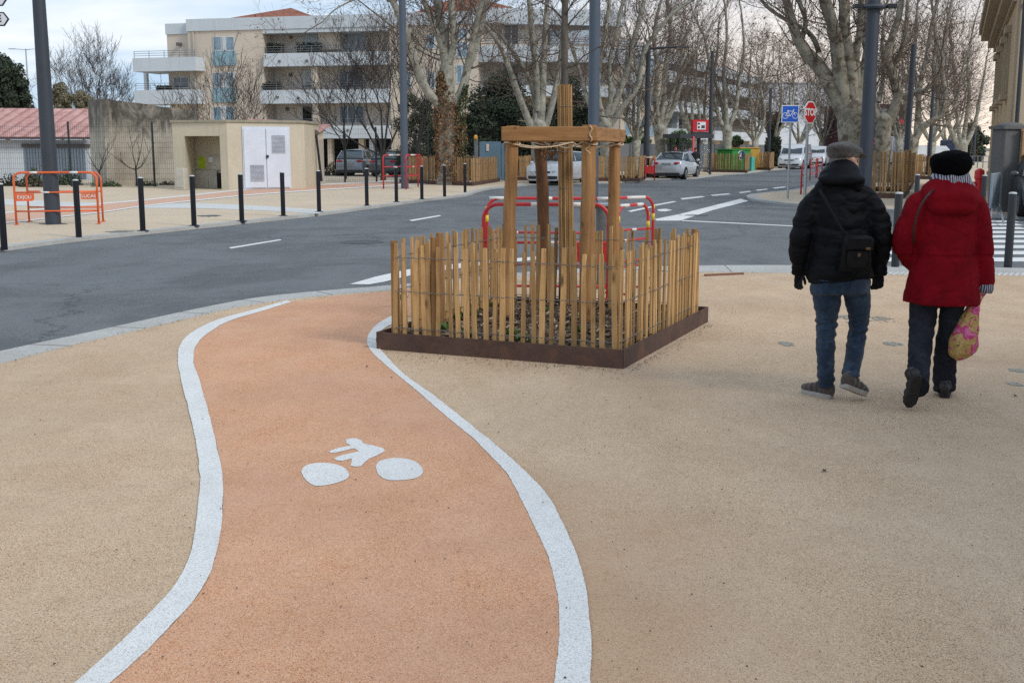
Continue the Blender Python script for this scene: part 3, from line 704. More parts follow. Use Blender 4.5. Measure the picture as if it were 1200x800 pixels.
# ---------- tubular work barriers ----------
red_p = M('barrier_red', (.50,.025,.03), .45, .12, 5, col2=(.30,.02,.02), thr=(.6,.72)); org_p = M('barrier_orange', (.72,.13,.035), .5, .15, 5, col2=(.45,.07,.03), thr=(.6,.75))
band_w = M('barrier_white', (.72,.70,.67), .5, .1, 8); yel = M('sticker_yellow', (.75,.5,.03), .5)
def barrier(a, b, h, col, label, tube_r=.019, rails=(.56,.20), cross=True, bands=((.25,.4),(.62,.78)), plates=(), group='red and white site barriers round the grey stub', feet=True, yellow=False, z0=0, lowtop=None):
    a = Vector((a.x, a.y, z0)); b = Vector((b.x, b.y, z0)); t = (b-a); Ln = t.length; t.normalize(); nn = Vector((t.y,-t.x,0)); up = Vector((0,0,1))
    root = thing('site_barrier', a, label, 'barrier', group); rc = min(.16, h*.16)
    fr_ = MB(); pts = [a+up*.0]
    pts += [a+up*(h-rc)]+[a+up*(h-rc)+t*(rc*(1-math.cos(k*math.pi/12)))+up*(rc*math.sin(k*math.pi/12)) for k in range(1, 7)]
    pts += [b+up*(h-rc)-t*(rc*(1-math.cos(k*math.pi/12)))+up*(rc*math.sin(k*math.pi/12)) for k in range(6, 0, -1)]+[b+up*(h-rc), b]
    fr_.tube(pts, tube_r, 10); fr_.build('frame', col, root, smooth_=True)
    for rz in rails:
        q = MB(); q.tube([a+up*h*rz, b+up*h*rz], tube_r*.75, 8); q.build('rail', col, root, smooth_=True)
    for f0, f1 in bands:
        q = MB(); q.tube([a+t*Ln*f0+up*h, a+t*Ln*f1+up*h], tube_r*1.06, 10); q.build('white_band', band_w, root, smooth_=True)
    f0 = bands[0][0]+.12 if bands else .4
    q = MB(); q.tube([a+t*Ln*f0+up*h*rails[0], a+t*Ln*(f0+.1)+up*h*rails[0]], tube_r*.82, 10); q.build('white_band', band_w, root, smooth_=True)
    if yellow:
        for e in (a, b):
            for s0, s1 in ((.72,.80),(.86,.9)): q = MB(); q.tube([e+up*h*s0, e+up*h*s1], tube_r*1.06, 10); q.build('yellow_sticker', yel, root, smooth_=True)
    if feet:
        for e in (a, b):
            q = MB(); q.box(e+nn*0+up*.012, (.05,.05,.02)); q.bar(e+nn*.14+up*.014, e-nn*.14+up*.014, .03, .02); q.build('foot', col, root)
    for f0, f1, z0_, z1_, txt in plates:
        w_ = (f1-f0)*Ln; q = MB(); c0 = a+t*Ln*f0+up*h*z0_-nn*0; c1 = a+t*Ln*f1; 
        k = .03 if f0 < .5 else -.03
        pl = [a+t*(Ln*f0)+up*h*z0_, a+t*(Ln*f1-(.04 if f0<.5 else 0))+up*h*z0_, a+t*Ln*f1+up*(h*z0_+(.04 if f0<.5 else 0)), a+t*Ln*f1+up*h*z1_, a+t*(Ln*f0)+up*h*z1_]
        q.slab([p+nn*.012 for p in pl], nn, .008); po = q.build('plate', col, root)
        if txt:
            ang = math.atan2(t.y, t.x)
            from mathutils import Euler
            text_mesh('lettering', txt, band_w, root, a+t*Ln*(f0+f1)/2+up*h*(z0_+z1_)/2+nn*.026, h*.088, Euler((math.pi/2,0,ang)), ext=.002, bold=.0015, sx=1.0)
    return root
g1, g2 = G(19.5,263.5), G(116,262.5)
barrier(g1, g2, 1.12, org_p, 'orange tubular barrier with white lettered end plates, in front of the big left lamppost', .024, (.62,.26), bands=((.20,.29),(.68,.78)), plates=((.0,.235,.455,.60,'EXJOU'),(.80,.99,.485,.60,'LUCAS')), group='orange barriers round the left lamppost')
barrier(G(29,261)+Vector((0,.25,0)), G(114.5,261)+Vector((0,.35,0)), 1.10, org_p, 'second orange barrier, standing just behind the lettered one at the left lamppost', .022, (.62,.30), bands=((.05,.12),(.55,.63)), group='orange barriers round the left lamppost')
# red-white square behind the enclosure
q1, q2, q3, q4 = G(567,350), G(712,351), G(703,331), G(571,331)
barrier(q1, q2, 1.04, red_p, 'red and white barrier with a solid red plate, nearest the large picket enclosure', .021, (.60,.14), bands=((.38,.52),(.68,.80)), plates=((.74,.985,.40,.585,None),))
barrier(q4, q3+Vector((.2,-.2,0)), 1.04, red_p, 'red and white barrier on the road side of the grey concrete stub', .02, (.60,.22), bands=((.02,.18),(.42,.5),(.84,.97)), yellow=True)
barrier(G(711,332), G(764,327), 1.04, red_p, 'short red barrier with yellow stickers right of the grey stub', .019, (.62,.25), bands=((.4,.8),), yellow=True)
barrier(G(722,345), G(758,338), 1.0, red_p, 'red barrier with one white-banded rail seen behind the enclosure\'s right side', .019, (.60,.30), bands=((.1,.35),(.6,.8)), yellow=True)
# concrete stub
sb = thing('concrete_stub', G(706,338), 'short grey round stub with a flat plate on top, inside the red and white barriers', 'pole stub')
c = sb.location; conc = M('stub_grey', (.13,.14,.14), .7, .15, 5)
MB().lathe(c, [(.085,-.02),(.085,.97)], 20).build('column', conc, sb, smooth_='auto'); MB().box(c+Vector((-.08,0,.99)), (.34,.26,.03)).build('cap_plate', galv, sb, bevel=.004)
# ---------- people ----------
from mathutils import Euler
def sculpt(name, mb, mats, parent, vox=.009, smooth_it=6, wrinkle=None, faces=None):
    """fuse the lofted forms into one continuous surface and add folds"""
    o = mb.build('tmp', mats, None)
    md = o.modifiers.new('r', 'REMESH'); md.mode = 'VOXEL'; md.voxel_size = vox; md.use_smooth_shade = True
    ms = o.modifiers.new('s', 'SMOOTH'); ms.iterations = smooth_it; ms.factor = .5
    dg = bpy.context.evaluated_depsgraph_get(); me = bpy.data.meshes.new_from_object(o.evaluated_get(dg)); bpy.data.objects.remove(o)
    me.name = name
    if wrinkle:
        nn = [v.normal.copy() for v in me.vertices]
        for v, n_ in zip(me.vertices, nn): v.co = v.co+n_*wrinkle(v.co, n_)
    me.transform(Matrix.Translation(-origin_of(parent).location))
    me.materials.clear()
    for m in (mats if isinstance(mats, (list, tuple)) else [mats]): me.materials.append(m)
    if faces:
        off = origin_of(parent).location
        for p in me.polygons: p.material_index = faces(p.center+off)
    me.shade_smooth(); ob = bpy.data.objects.new(name, me); link(ob); ob.parent = parent; return ob
class Fig:
    """a figure laid out from the photo's outline at its own distance; dy is depth away from the camera"""
    def __init__(s, Y): s.Y = Y
    def p(s, px, py, dy=0): return P(px, py, s.Y+dy)
    def r(s, w): return w/2/F*s.Y
    def limb(s, mb, q, n=16, depth=1.0, mi=0):
        pts = [s.p(a[0], a[1], a[3] if len(a) > 3 else 0) for a in q]
        rad = [(s.r(a[2]), s.r(a[2])*(a[4] if len(a) > 4 else depth)) for a in q]
        # resample smoothly
        P2 = []; R2 = []; K = 4; m = len(pts)
        for i in range(m-1):
            for k in range(K):
                t = k/K; p0, p1, p2, p3 = pts[max(i-1,0)], pts[i], pts[i+1], pts[min(i+2,m-1)]
                P2.append(.5*((2*p1)+(p2-p0)*t+(2*p0-5*p1+4*p2-p3)*t*t+(3*p1-p0-3*p2+p3)*t**3))
                f = t*t*(3-2*t); R2.append((rad[i][0]*(1-f)+rad[i+1][0]*f, rad[i][1]*(1-f)+rad[i+1][1]*f))
        P2.append(pts[-1]); R2.append(rad[-1]); mb.tube(P2, R2, n, mi=mi, xref=(1,0,0))
    def ball(s, mb, px, py, w, h, d, dy=0, mi=0, rot=None): mb.ell(s.p(px, py, dy), (s.r(w), d/2, s.r(h)), 20, 14, mi, rot)
nz = lambda p, f: noise.noise(Vector(p)*f)
def cloth_mat(name, col, rough=.85, sheen=.0, scale=260, b=.25, var=.15, col2=None, thr=(.5,.7), big=7):
    return M(name, col, rough, var, big, bump=b, bscale=scale, sheen=sheen, col2=col2, thr=thr, spec=.12)
def finger(mb, pts, r):
    mb.tube(pts, [r*1.05, r, r*.95, r*.7][:len(pts)], 8); mb.ell(pts[-1], (r*.72,)*3, 8, 6)
def hand(mb, wrist, down, side, front, L_=.175, curl=.5, spread=.09):
    """palm, four unequal fingers and a thumb; down=fingers direction, side=thumb side, front=curl direction"""
    d, s_, f = Vector(down).normalized(), Vector(side).normalized(), Vector(front).normalized()
    mb.tube([wrist-d*.03, wrist+d*L_*.12, wrist+d*L_*.35, wrist+d*L_*.52], [(.026,.02),(.034,.018),(.042,.018),(.040,.015)], 12, xref=s_)
    for i, ln in enumerate((.40,.46,.43,.34)):
        o = s_*(.030-.020*i); b = wrist+d*L_*.46+o; dd = (d+s_*(spread*(1.2-i*.8))).normalized(); l = ln*L_
        p1 = b+dd*l*.42; e = (dd*(1-curl*.6)+f*curl).normalized(); p2 = p1+e*l*.34; e2 = (dd*(1-curl)+f*curl*1.5).normalized(); p3 = p2+e2*l*.26
        finger(mb, [b, p1, p2, p3], .0095)
    b = wrist+d*L_*.16+s_*.030; t1 = b+(d*.7+s_*.75+f*.2).normalized()*.038; t2 = t1+(d*.95+s_*.25+f*.35).normalized()*.032; t3 = t2+(d+f*.4).normalized()*.02
    finger(mb, [b, t1, t2, t3], .0115)
skin = M('skin', (.50,.27,.19), .55, .08, 20, bump=.1, bscale=200)
hair_g = M('grey_hair', (.13,.12,.11), .8, .4, 80, stretch=(6,6,1)); hair_b = M('dark_hair', (.02,.015,.012), .6, .4, 80)

def head(fg, mb, px, py, yaw, Hh, dy=0, tilt=0):
    """head centre at (px,py); yaw>0 turns the face towards the right of the photo; returns a placing function"""
    c = fg.p(px, py, dy); k = Hh/.225; R = Matrix.Rotation(-yaw, 3, 'Z')     # face looks along +Y (away) turned by yaw
    def at(x, y, z): return c+R @ Vector((x*k, y*k, z*k))
    def e(x, y, z, r, rr=None): mb.ell(at(x, y, z), (r[0]*k, r[1]*k, r[2]*k), 16, 12, rot=Euler((0,0,-yaw)))
    e(0,-.012,.018,(.074,.094,.092)); e(0,.018,-.045,(.060,.070,.062)); e(0,.050,-.082,(.030,.030,.022))
    e(0,.094,-.012,(.014,.018,.026)); e(0,.104,-.026,(.015,.014,.010))                     # nose
    for s in (-1,1):
        e(s*.078,-.006,-.012,(.008,.020,.031)); e(s*.083,-.012,-.004,(.005,.017,.024))      # ears
        e(s*.030,.074,.006,(.014,.012,.010)); e(s*.031,.078,.022,(.020,.012,.006)); e(s*.036,.056,-.035,(.022,.026,.022))
    e(0,.084,-.052,(.024,.010,.006)); e(0,.082,-.061,(.021,.011,.007))
    mb.tube([at(0,-.03,-.05), at(0,-.035,-.11), at(0,-.04,-.17)], [.056*k,.058*k,.068*k], 16)
    return at

# ----- the man -----
YM = G(968,466).y+.02; fm = Fig(YM)
man = thing('person', (G(985,466).x, YM, 0), 'man in a black padded jacket, flat cap and blue jeans walking away', 'person')
body = MB(); at = head(fm, body, 990, 187, 1.0, .225, dy=.05)
for q in ([(972,250,60,.03,.8),(985,330,70,.0,.8)],): pass
fm.limb(body, [(986,215,26,.03),(986,240,52,.02,.5),(986,290,50,.02,.55),(985,330,60,.0,.7)])
fm.limb(body, [(962,230,16,.0),(945,265,16,.0),(937,300,14,.05),(935,316,10.5,.08)]); fm.limb(body, [(1010,230,16,.0),(1029,265,16,.0),(1034,300,14,.05),(1032,316,10.5,.08)])
fm.limb(body, [(968,330,24,0),(967,378,14,.01),(966.5,400,12,.0),(968,444,9,-.02),(969,458,8,-.02)]); fm.limb(body, [(1003,330,24,0),(1005,378,12,.04),(1003.5,398,10,.03),(1000,418,9,-.05),(997,438,8,-.14)])
sculpt('body', body, [skin], man, .008, 5)
# cap
cap_m = cloth_mat('tweed', (.055,.048,.045), .95, .3, 320, .6, .5, (.11,.095,.085), (.45,.65), 60)
cp_ = MB(); k = 1.0
for i in range(3): pass
def hat_ell(mbx, at, x, y, z, r, yaw, tl=0): mbx.ell(at(x,y,z), r, 24, 14, rot=Euler((tl,0,-yaw)))
hat_ell(cp_, at, 0,-.010,.062,(.100,.128,.050),1.0,-.10); hat_ell(cp_, at, 0,.045,.058,(.088,.080,.040),1.0,-.22); hat_ell(cp_, at, 0,-.05,.045,(.088,.075,.046),1.0,.15)
cp_.tube([at(0,-.01,.012), at(0,-.01,.05)], [(.083,.104),(.090,.114)], 24, xref=(math.cos(-1.0), math.sin(-1.0), 0))
hat_ell(cp_, at, 0,.125,.028,(.066,.055,.011),1.0,-.35)
sculpt('cap', cp_, cap_m, man, .006, 5, lambda p, n_: .003*nz(p, 22))
hr = MB(); hat_ell(hr, at, 0,-.045,-.012,(.071,.066,.052),1.0); sculpt('hair', hr, hair_g, man, .007, 3, lambda p, n_: .004*nz(p, 60))
# jacket
jk = MB()
fm.limb(jk, [(987,205,34,.02,.8),(986,213,46,.01,.62),(985,221,60,.0,.56),(984,234,72,.0,.54),(984,254,76,.0,.60),(984,278,73,.0,.68),(984,303,74,.0,.74),(984,318,76,.0,.76),(984.5,328,77,.0,.74)], 28)
fm.limb(jk, [(967,225,20,.0),(956,234,26,.0),(945.5,254,28,-.01),(937.5,278,25,-.02),(935.5,300,22,.02),(936,315,19,.05),(936,321,18,.06)], 18)
fm.limb(jk, [(1004,224,20,.0),(1016,233,26,.0),(1027,254,29,-.01),(1032,278,27,-.02),(1031.5,300,23,.02),(1031,315,19,.05),(1031,321,18,.06)], 18)
def puff(p, n_):
    d = 0
    a = abs(math.sin(p.z*28+.9*nz(p, 5)))**.7; d += .007*a-.004
    d += .010*nz((p.x*1.3, p.y*1.3, p.z*2.4), 6)+.005*noise.noise(Vector((p.x*9, p.y*9, p.z*22)))
    for f_, (a_, b_, c_) in ((.006,(6,6,15)),(.004,(13,13,24))):
        r_ = 1-abs(2*noise.noise(Vector((p.x*a_, p.y*b_, p.z*c_))+Vector((3.1,0,7)))); d -= f_*max(0, r_)**5
    return d
black_j = cloth_mat('black_nylon', (.0045,.005,.0075), .55, .0, 160, .25, .4)
sculpt('jacket', jk, black_j, man, .009, 5, puff)
hd = MB()                                                        # folded hood and collar
fm.limb(hd, [(988,200,38,.03,.95),(987,205,46,.0,.85),(986,212,54,-.03,.72),(985,220,46,-.07,.45)], 24)
fm.ball(hd, 986, 210, 56, 16, .13, -.085, rot=Euler((.3,.0,0))); fm.ball(hd, 988, 202, 42, 6, .21, -.0)
sculpt('hood', hd, black_j, man, .009, 4, lambda p, n_: .008*noise.noise(Vector((p.x*7, p.y*7, p.z*26)))+.004*nz(p, 14))
# gloves
gl_m = cloth_mat('black_glove', (.008,.008,.01), .9, .2, 200, .3)
for s, (wx, wy) in ((-1,(936,318)), (1,(1030,318))):
    gmb = MB(); hand(gmb, fm.p(wx, wy, .06), (-.02*s,.05,-1), (-s*.75,.6,0), (-s*.35,.55,0), .155, .65)
    gmb.tube([fm.p(wx, wy-6, .05), fm.p(wx, wy+4, .06)], [.034,.032], 14); sculpt('glove', gmb, gl_m, man, .0045, 2)
# jeans
jean = cloth_mat('denim', (.019,.034,.062), .9, .18, 420, .35, .30, (.055,.092,.145), (.50,.80), 4.5)
jn = MB()
fm.limb(jn, [(984,318,68,.0,.72),(984,330,70,-.01,.74),(984,345,69,-.02,.70)], 24)
fm.limb(jn, [(968.5,332,37,.0,.95),(969,350,33,.0,1.0),(969,372,26.5,.01,1.1),(967.5,400,22.5,.0,1.15),(967.5,425,20.5,-.01,1.15),(968,444,20,-.02,1.2),(968,453,20.5,-.02,1.2)], 20)
fm.limb(jn, [(1002,332,36,.0,.95),(1005,350,31,.01,1.0),(1006,372,25,.04,1.1),(1003.5,398,22,.03,1.15),(1000.5,418,21,-.05,1.15),(997.5,434,20.5,-.12,1.2),(997,442,21,-.14,1.2)], 20)
def folds(p, n_):
    zz = p.z; k = math.exp(-((zz-.47)/.10)**2)+math.exp(-((zz-.10)/.09)**2)+.5*math.exp(-((zz-.82)/.07)**2)
    return (.004+.010*k)*noise.noise(Vector((p.x*7, p.y*7, p.z*34)))+.004*nz(p, 7)-(.003+.006*k)*max(0, 1-abs(2*noise.noise(Vector((p.x*11, p.y*11, p.z*19)))))**5
sculpt('jeans', jn, jean, man, .008, 4, folds)
ps = MB(); 
def shoe(fgx, parent, px, py, yaw, pitch, Ln, name, um, sm_, lift=0, dy=0, w_=.098):
    """px,py: heel sole point"""
    h = fgx.p(px, py, dy); h.z = lift
    R_ = Euler((pitch, 0, -yaw)).to_matrix()          # toe along +Y before turning
    L_ = lambda x, y, z: h+R_ @ Vector((x, y, z))
    out = [(-.030,0),(-.036,.05),(-.034,.12),(-.046,.18),(-.042,.235),(-.018,.268),(.014,.268),(.038,.235),(.044,.18),(.036,.12),(.036,.05),(.030,0),(.014,-.018),(-.014,-.018)]
    f = Ln/.285
    so = MB(); n = len(out); g_ = w_/.092
    ring = [L_(x*g_, y*f, 0) for x, y in out]+[L_(x*g_*1.05, y*f, .018) for x, y in out]+[L_(x*g_*1.0, y*f, .030) for x, y in out]
    so.add(ring, [tuple(range(n-1,-1,-1)), tuple(range(2*n, 3*n))]+[(i,(i+1)%n,n+(i+1)%n,n+i) for i in range(n)]+[(n+i,n+(i+1)%n,2*n+(i+1)%n,2*n+i) for i in range(n)])
    up_ = MB()
    for y, hw, zt in ((0,.030,.085),(.03,.034,.10),(.07,.035,.10),(.12,.034,.085),(.17,.042,.066),(.215,.041,.056),(.25,.028,.046)):
        up_.ell(L_(0, y*f, .022+zt*.42), (hw*g_, .034*f, zt*.56), 14, 10, rot=Euler((pitch,0,-yaw)))
    up_.tube([L_(0,.035*f,.06), L_(0,.045*f,.115)], [.043,.042], 14)
    sculpt(name, up_, um, parent, .006, 3)
    so.build('sole', sm_, parent, smooth_='auto').name = 'shoe_sole'
sole_w = M('pale_sole', (.34,.31,.28), .7, .15, 9); shoe_g = cloth_mat('suede_grey', (.085,.065,.058), .95, .3, 200, .3)
shoe(fm, man, 973, 466, -.60, 0, .25, 'shoe', shoe_g, sole_w, 0, -.04)
hx = fm.p(990, 448, -.16); shoe(fm, man, 988, 448, .95, -.36, .26, 'shoe', shoe_g, sole_w, .105, -.20, .09)
# shoulder bag
bagm = cloth_mat('black_leather', (.007,.0068,.0075), .5, .0, 90, .3, .3)
bg_ = thing('shoulder_bag', fm.p(1003,300,-.2), 'black leather shoulder bag hanging behind the man\'s right hip on a thin cross strap', 'bag')
b = MB(); c = fm.p(1003,294,-.235)
for (x, w2, z0_, z1_, y0_, d_) in ((0, .20, -.13, .10, 0, .07),):
    b.box(c+Vector((0,0,(z0_+z1_)/2)), (w2, d_, z1_-z0_), taper=.86)
b.box(c+Vector((0,-.042,-.05)), (.14,.03,.12), taper=.9)
ob = b.build('bag_body', bagm, bg_, bevel=.02, smooth_='auto')
b = MB(); b.box(c+Vector((.005,-.047,.05)), (.19,.03,.09), taper=.95); b.build('flap', bagm, bg_, bevel=.014, smooth_='auto')
b = MB(); b.box(c+Vector((.055,-.075,.02)), (.03,.008,.016)); b.box(c+Vector((-.0,-.072,-.02)), (.018,.01,.022)); b.build('buckle', M('brass', (.12,.07,.035), .5, metal=.5), bg_, bevel=.002)
st = MB(); sp_ = [(961,222,-.12),(966,232,-.175),(974,248,-.21),(982,262,-.225),(990,274,-.235),(1001,283,-.235)]
pts = [fm.p(*q) for q in sp_]; st.tube(pts, [(.011,.003)]*len(pts), 8, xref=(.7,0,.7))
st.build('strap', bagm, bg_, smooth_=True)

# ----- the woman -----
YW = G(1108,466).y-.02; fw = Fig(YW)
wom = thing('person', (G(1095,468).x, YW, 0), 'woman in a red hooded coat and black knitted beret walking away holding a floral bag', 'person')
body = MB(); at = head(fw, body, 1114, 197, .15, .215, dy=.04)
fw.limb(body, [(1112,225,28,.03),(1110,245,50,.01,.5),(1108,300,48,.01,.55),(1105,340,56,.0,.6)])
fw.limb(body, [(1082,238,18,.0),(1062,275,16,.0),(1072,308,13,.1),(1082,316,11,.14)]); fw.limb(body, [(1138,240,18,.0),(1151,285,16,.0),(1153,318,12,.0),(1153,336,10,.0)])
fw.limb(body, [(1083,352,24,0),(1079,395,13,-.05),(1077.5,420,9,-.17),(1077,448,8,-.38)]); fw.limb(body, [(1117,352,20,0),(1110.5,395,12,.05),(1107.5,440,9,.10),(1107,458,8,.11)])
hand(body, fw.p(1153.5,337,.0), (-.35,.0,-1), (-.6,-.75,0), (-.75,.25,-.1), .15, .8)
sculpt('body', body, [skin], wom, .0052, 3)
knit = M('black_knit', (.0035,.0035,.0045), .95, .3, 30, bump=.9, bscale=90, spec=.05, stretch=(1,1,2.2))
ht = MB()
fw.limb(ht, [(1114,207,34,.03,.98),(1114,203,37,.02,.98),(1114,199,42,.01,1.0),(1114.5,193,46.5,.0,1.0),(1114.5,187,46,.0,1.0),(1115,181,38,.0,1.0),(1115,177.5,20,.0,1.0),(1115,176.4,8,.0,1.0)], 28)
sculpt('beret', ht, knit, wom, .007, 4, lambda p, n_: .0018*abs(math.sin(math.atan2(p.y-YW, p.x-at(0,0,0).x)*15))*(1 if p.z > 0 else 0)+.003*nz(p, 20))
hr = MB(); hat_ell(hr, at, 0,-.03,-.03,(.076,.072,.05),.15); sculpt('hair', hr, hair_b, wom, .007, 2, lambda p, n_: .005*nz(p, 60))
# striped scarf
sm2 = bpy.data.materials.new('striped_knit'); T, N, L = nt(sm2); g = N.new('ShaderNodeTexCoord')
wv = tex(N, L, 'wave', 22, g.outputs['Object']); 
T.nodes[wv.node.name].inputs['Distortion'].default_value = 3.5; T.nodes[wv.node.name].inputs['Detail'].default_value = 2; T.nodes[wv.node.name].inputs['Detail Scale'].default_value = 1.2
L.new(mixc(N, L, ramp(N, L, wv, .42, .58), (.02,.022,.06), (.36,.355,.38)), N['Principled BSDF'].inputs['Base Color']); N['Principled BSDF'].inputs['Roughness'].default_value = .95
sc_ = MB(); fw.limb(sc_, [(1114,205,36,.03,1.0),(1114,211,46,.0,.85),(1114,218,56,-.01,.72),(1114,226,62,-.02,.55)], 28)
sculpt('scarf', sc_, sm2, wom, .007, 3, lambda p, n_: .009*noise.noise(Vector((p.x*24, p.y*24, p.z*9))))
# coat
red = cloth_mat('red_wool', (.20,.003,.009), .9, .0, 240, .4, .22)
ct = MB()
fw.limb(ct, [(1113,217,50,.01,.60),(1112,224,66,.0,.56),(1111,236,78,.0,.56),(1109,252,79,.0,.60),(1107.5,280,76,.0,.68),(1107,301,76,.0,.72),(1105.5,328,84,.0,.72),(1103.5,350,90,.0,.72),(1103,355.5,90,.0,.72)], 30)
fw.limb(ct, [(1086,230,22,.0),(1077,241,32,.0),(1069,258,31,-.01),(1060,274,28,-.02),(1058,288,25,.0),(1065,301,24,.05),(1075,312,22,.10)], 18)
fw.limb(ct, [(1130,229,22,.0),(1140,242,31,.0),(1146,262,30,-.01),(1150,285,28,-.02),(1152,310,26,.0),(1153,330,24,.0),(1153,334,23,.0)], 18)
def wool(p, n_):
    d = .009*noise.noise(Vector((p.x*5, p.y*5, p.z*5)))+.004*noise.noise(Vector((p.x*16, p.y*16, p.z*9)))
    d += .006*noise.noise(Vector((p.x*22, p.y*22, p.z*3)))*max(0, min(1, (1.0-p.z)/.3))
    if abs(p.z-ZW) < .013: d -= .006
    r_ = 1-abs(2*noise.noise(Vector((p.x*7, p.y*7, p.z*9)))); d -= .005*max(0, r_)**5
    return d
ZW = fw.p(1108,300).z
sculpt('coat', ct, red, wom, .008, 4, wool)
# hood lying on the back
hd = MB(); R_ = Euler((.25,0,0))
fw.limb(hd, [(1114,219,58,.0,.62),(1114,226,66,-.03,.62),(1114.5,235,65,-.075,.60),(1115,245,56,-.105,.46),(1115,252,40,-.115,.34)], 24)
sculpt('hood', hd, red, wom, .008, 5, lambda p, n_: .006*nz(p, 9)+.005*noise.noise(Vector((p.x*26, p.y*10, p.z*6))))
cf = MB(); cf.tube([fw.p(1153,331,.0), fw.p(1153,339,.0), fw.p(1152,344,.0)], [.052,.055,.050], 16, caps=False); sculpt('cuff', cf if False else MB().tube([fw.p(1153,330), fw.p(1153,338), fw.p(1152,342.5)], [.060,.062,.056], 18), sm2, wom, .006, 2)
tr_ = cloth_mat('grey_trousers', (.020,.022,.030), .9, .0, 300, .3, .3, (.038,.042,.054), (.5,.7), 4)
tj = MB(); fw.limb(tj, [(1103,335,72,.0,.7),(1103,352,68,.0,.7)], 22)
fw.limb(tj, [(1084,345,36,.0,.9),(1081.5,366,33,.0,.95),(1079,395,29,-.05,1.05),(1077.5,420,26,-.17,1.15),(1077,440,24,-.32,1.2),(1076.5,454,24,-.43,1.2)], 20)
fw.limb(tj, [(1118,345,33,.0,.9),(1115,366,27,.0,1.0),(1110.5,395,25.5,.05,1.05),(1107.5,420,27,.08,1.05),(1107,440,27,.10,1.05),(1107,457,26,.11,1.1)], 20)
def folds2(p, n_): return (.007)*noise.noise(Vector((p.x*7, p.y*7, p.z*22)))+.005*nz(p, 7)-.007*max(0, 1-abs(2*noise.noise(Vector((p.x*9, p.y*9, p.z*13)))))**5
sculpt('trousers', tj, tr_, wom, .008, 4, folds2)
shoe_b = M('black_shoe', (.012,.010,.010), .5, .2, 10); sole_b = M('black_sole', (.018,.016,.016), .8, .3, 30, bump=.8, bscale=60)
shoe(fw, wom, 1107, 466, .35, 0, .24, 'shoe', shoe_b, sole_b, 0, .02, .088)
hz = G(1074,481).y-YW; shoe(fw, wom, 1075, 452, -.05, -1.12, .25, 'shoe', shoe_b, sole_b, .232, hz-.11, .088)
st = MB(); pts = [fw.p(*q) for q in ((1094,222,-.12),(1086,230,-.165),(1079,241,-.17),(1074,254,-.165),(1071,268,-.15),(1070,285,-.12))]
st.tube(pts, [(.008,.003)]*len(pts), 8, xref=(1,0,0)); st.build('bag_strap', M('brown_strap', (.035,.008,.008), .6), wom, smooth_=True)
# floral bag
fb = bpy.data.materials.new('floral_print'); T, N, L = nt(fb); g = N.new('ShaderNodeTexCoord'); co = g.outputs['Object']
n1 = tex(N, L, 'noise', 9, co, 3, .6, dist=1.5); n2 = tex(N, L, 'noise', 13, co, 4, .6, dist=2.0); n3 = tex(N, L, 'noise', 30, co, 3, .6, dist=1.0)
c = mixc(N, L, ramp(N, L, n3, .4, .6), (.42,.24,.07), (.50,.36,.13)); c = mixc(N, L, ramp(N, L, n2, .60,.63), c, (.05,.05,.02)); c = mixc(N, L, ramp(N, L, n1, .50,.53), c, (.50,.03,.16)); c = mixc(N, L, ramp(N, L, n1, .57,.63), c, (.62,.16,.33))
L.new(c, N['Principled BSDF'].inputs['Base Color']); N['Principled BSDF'].inputs['Roughness'].default_value = .6
hb_ = thing('floral_bag', fw.p(1130,420), 'soft cloth bag printed with pink flowers on yellow, held in the woman\'s right hand', 'bag')
fbm = MB(); fw.limb(fbm, [(1147,346,11,-.03,1.2),(1143,354,11,-.04,1.2),(1140,362,15,-.05,1.1),(1136,374,22,-.05,1.0),(1132,388,29,-.05,.9),(1129,402,34,-.05,.85),(1128,411,32,-.05,.8),(1129,418,22,-.05,.7),(1130,421,10,-.05,.6)], 22)
sculpt('bag_body', fbm, fb, hb_, .006, 3, lambda p, n_: .007*nz(p, 12)+.006*noise.noise(Vector((p.x*28, p.y*28, p.z*5))))
kn = MB(); kn.ell(fw.p(1148,347,-.02), (.024,.02,.03), 12, 8); kn.tube([fw.p(1147,346,-.02), fw.p(1151,338,.0), fw.p(1155,343,.0), fw.p(1150,349,-.02)], .009, 8)
kn.build('handles', fb, hb_, smooth_=True)
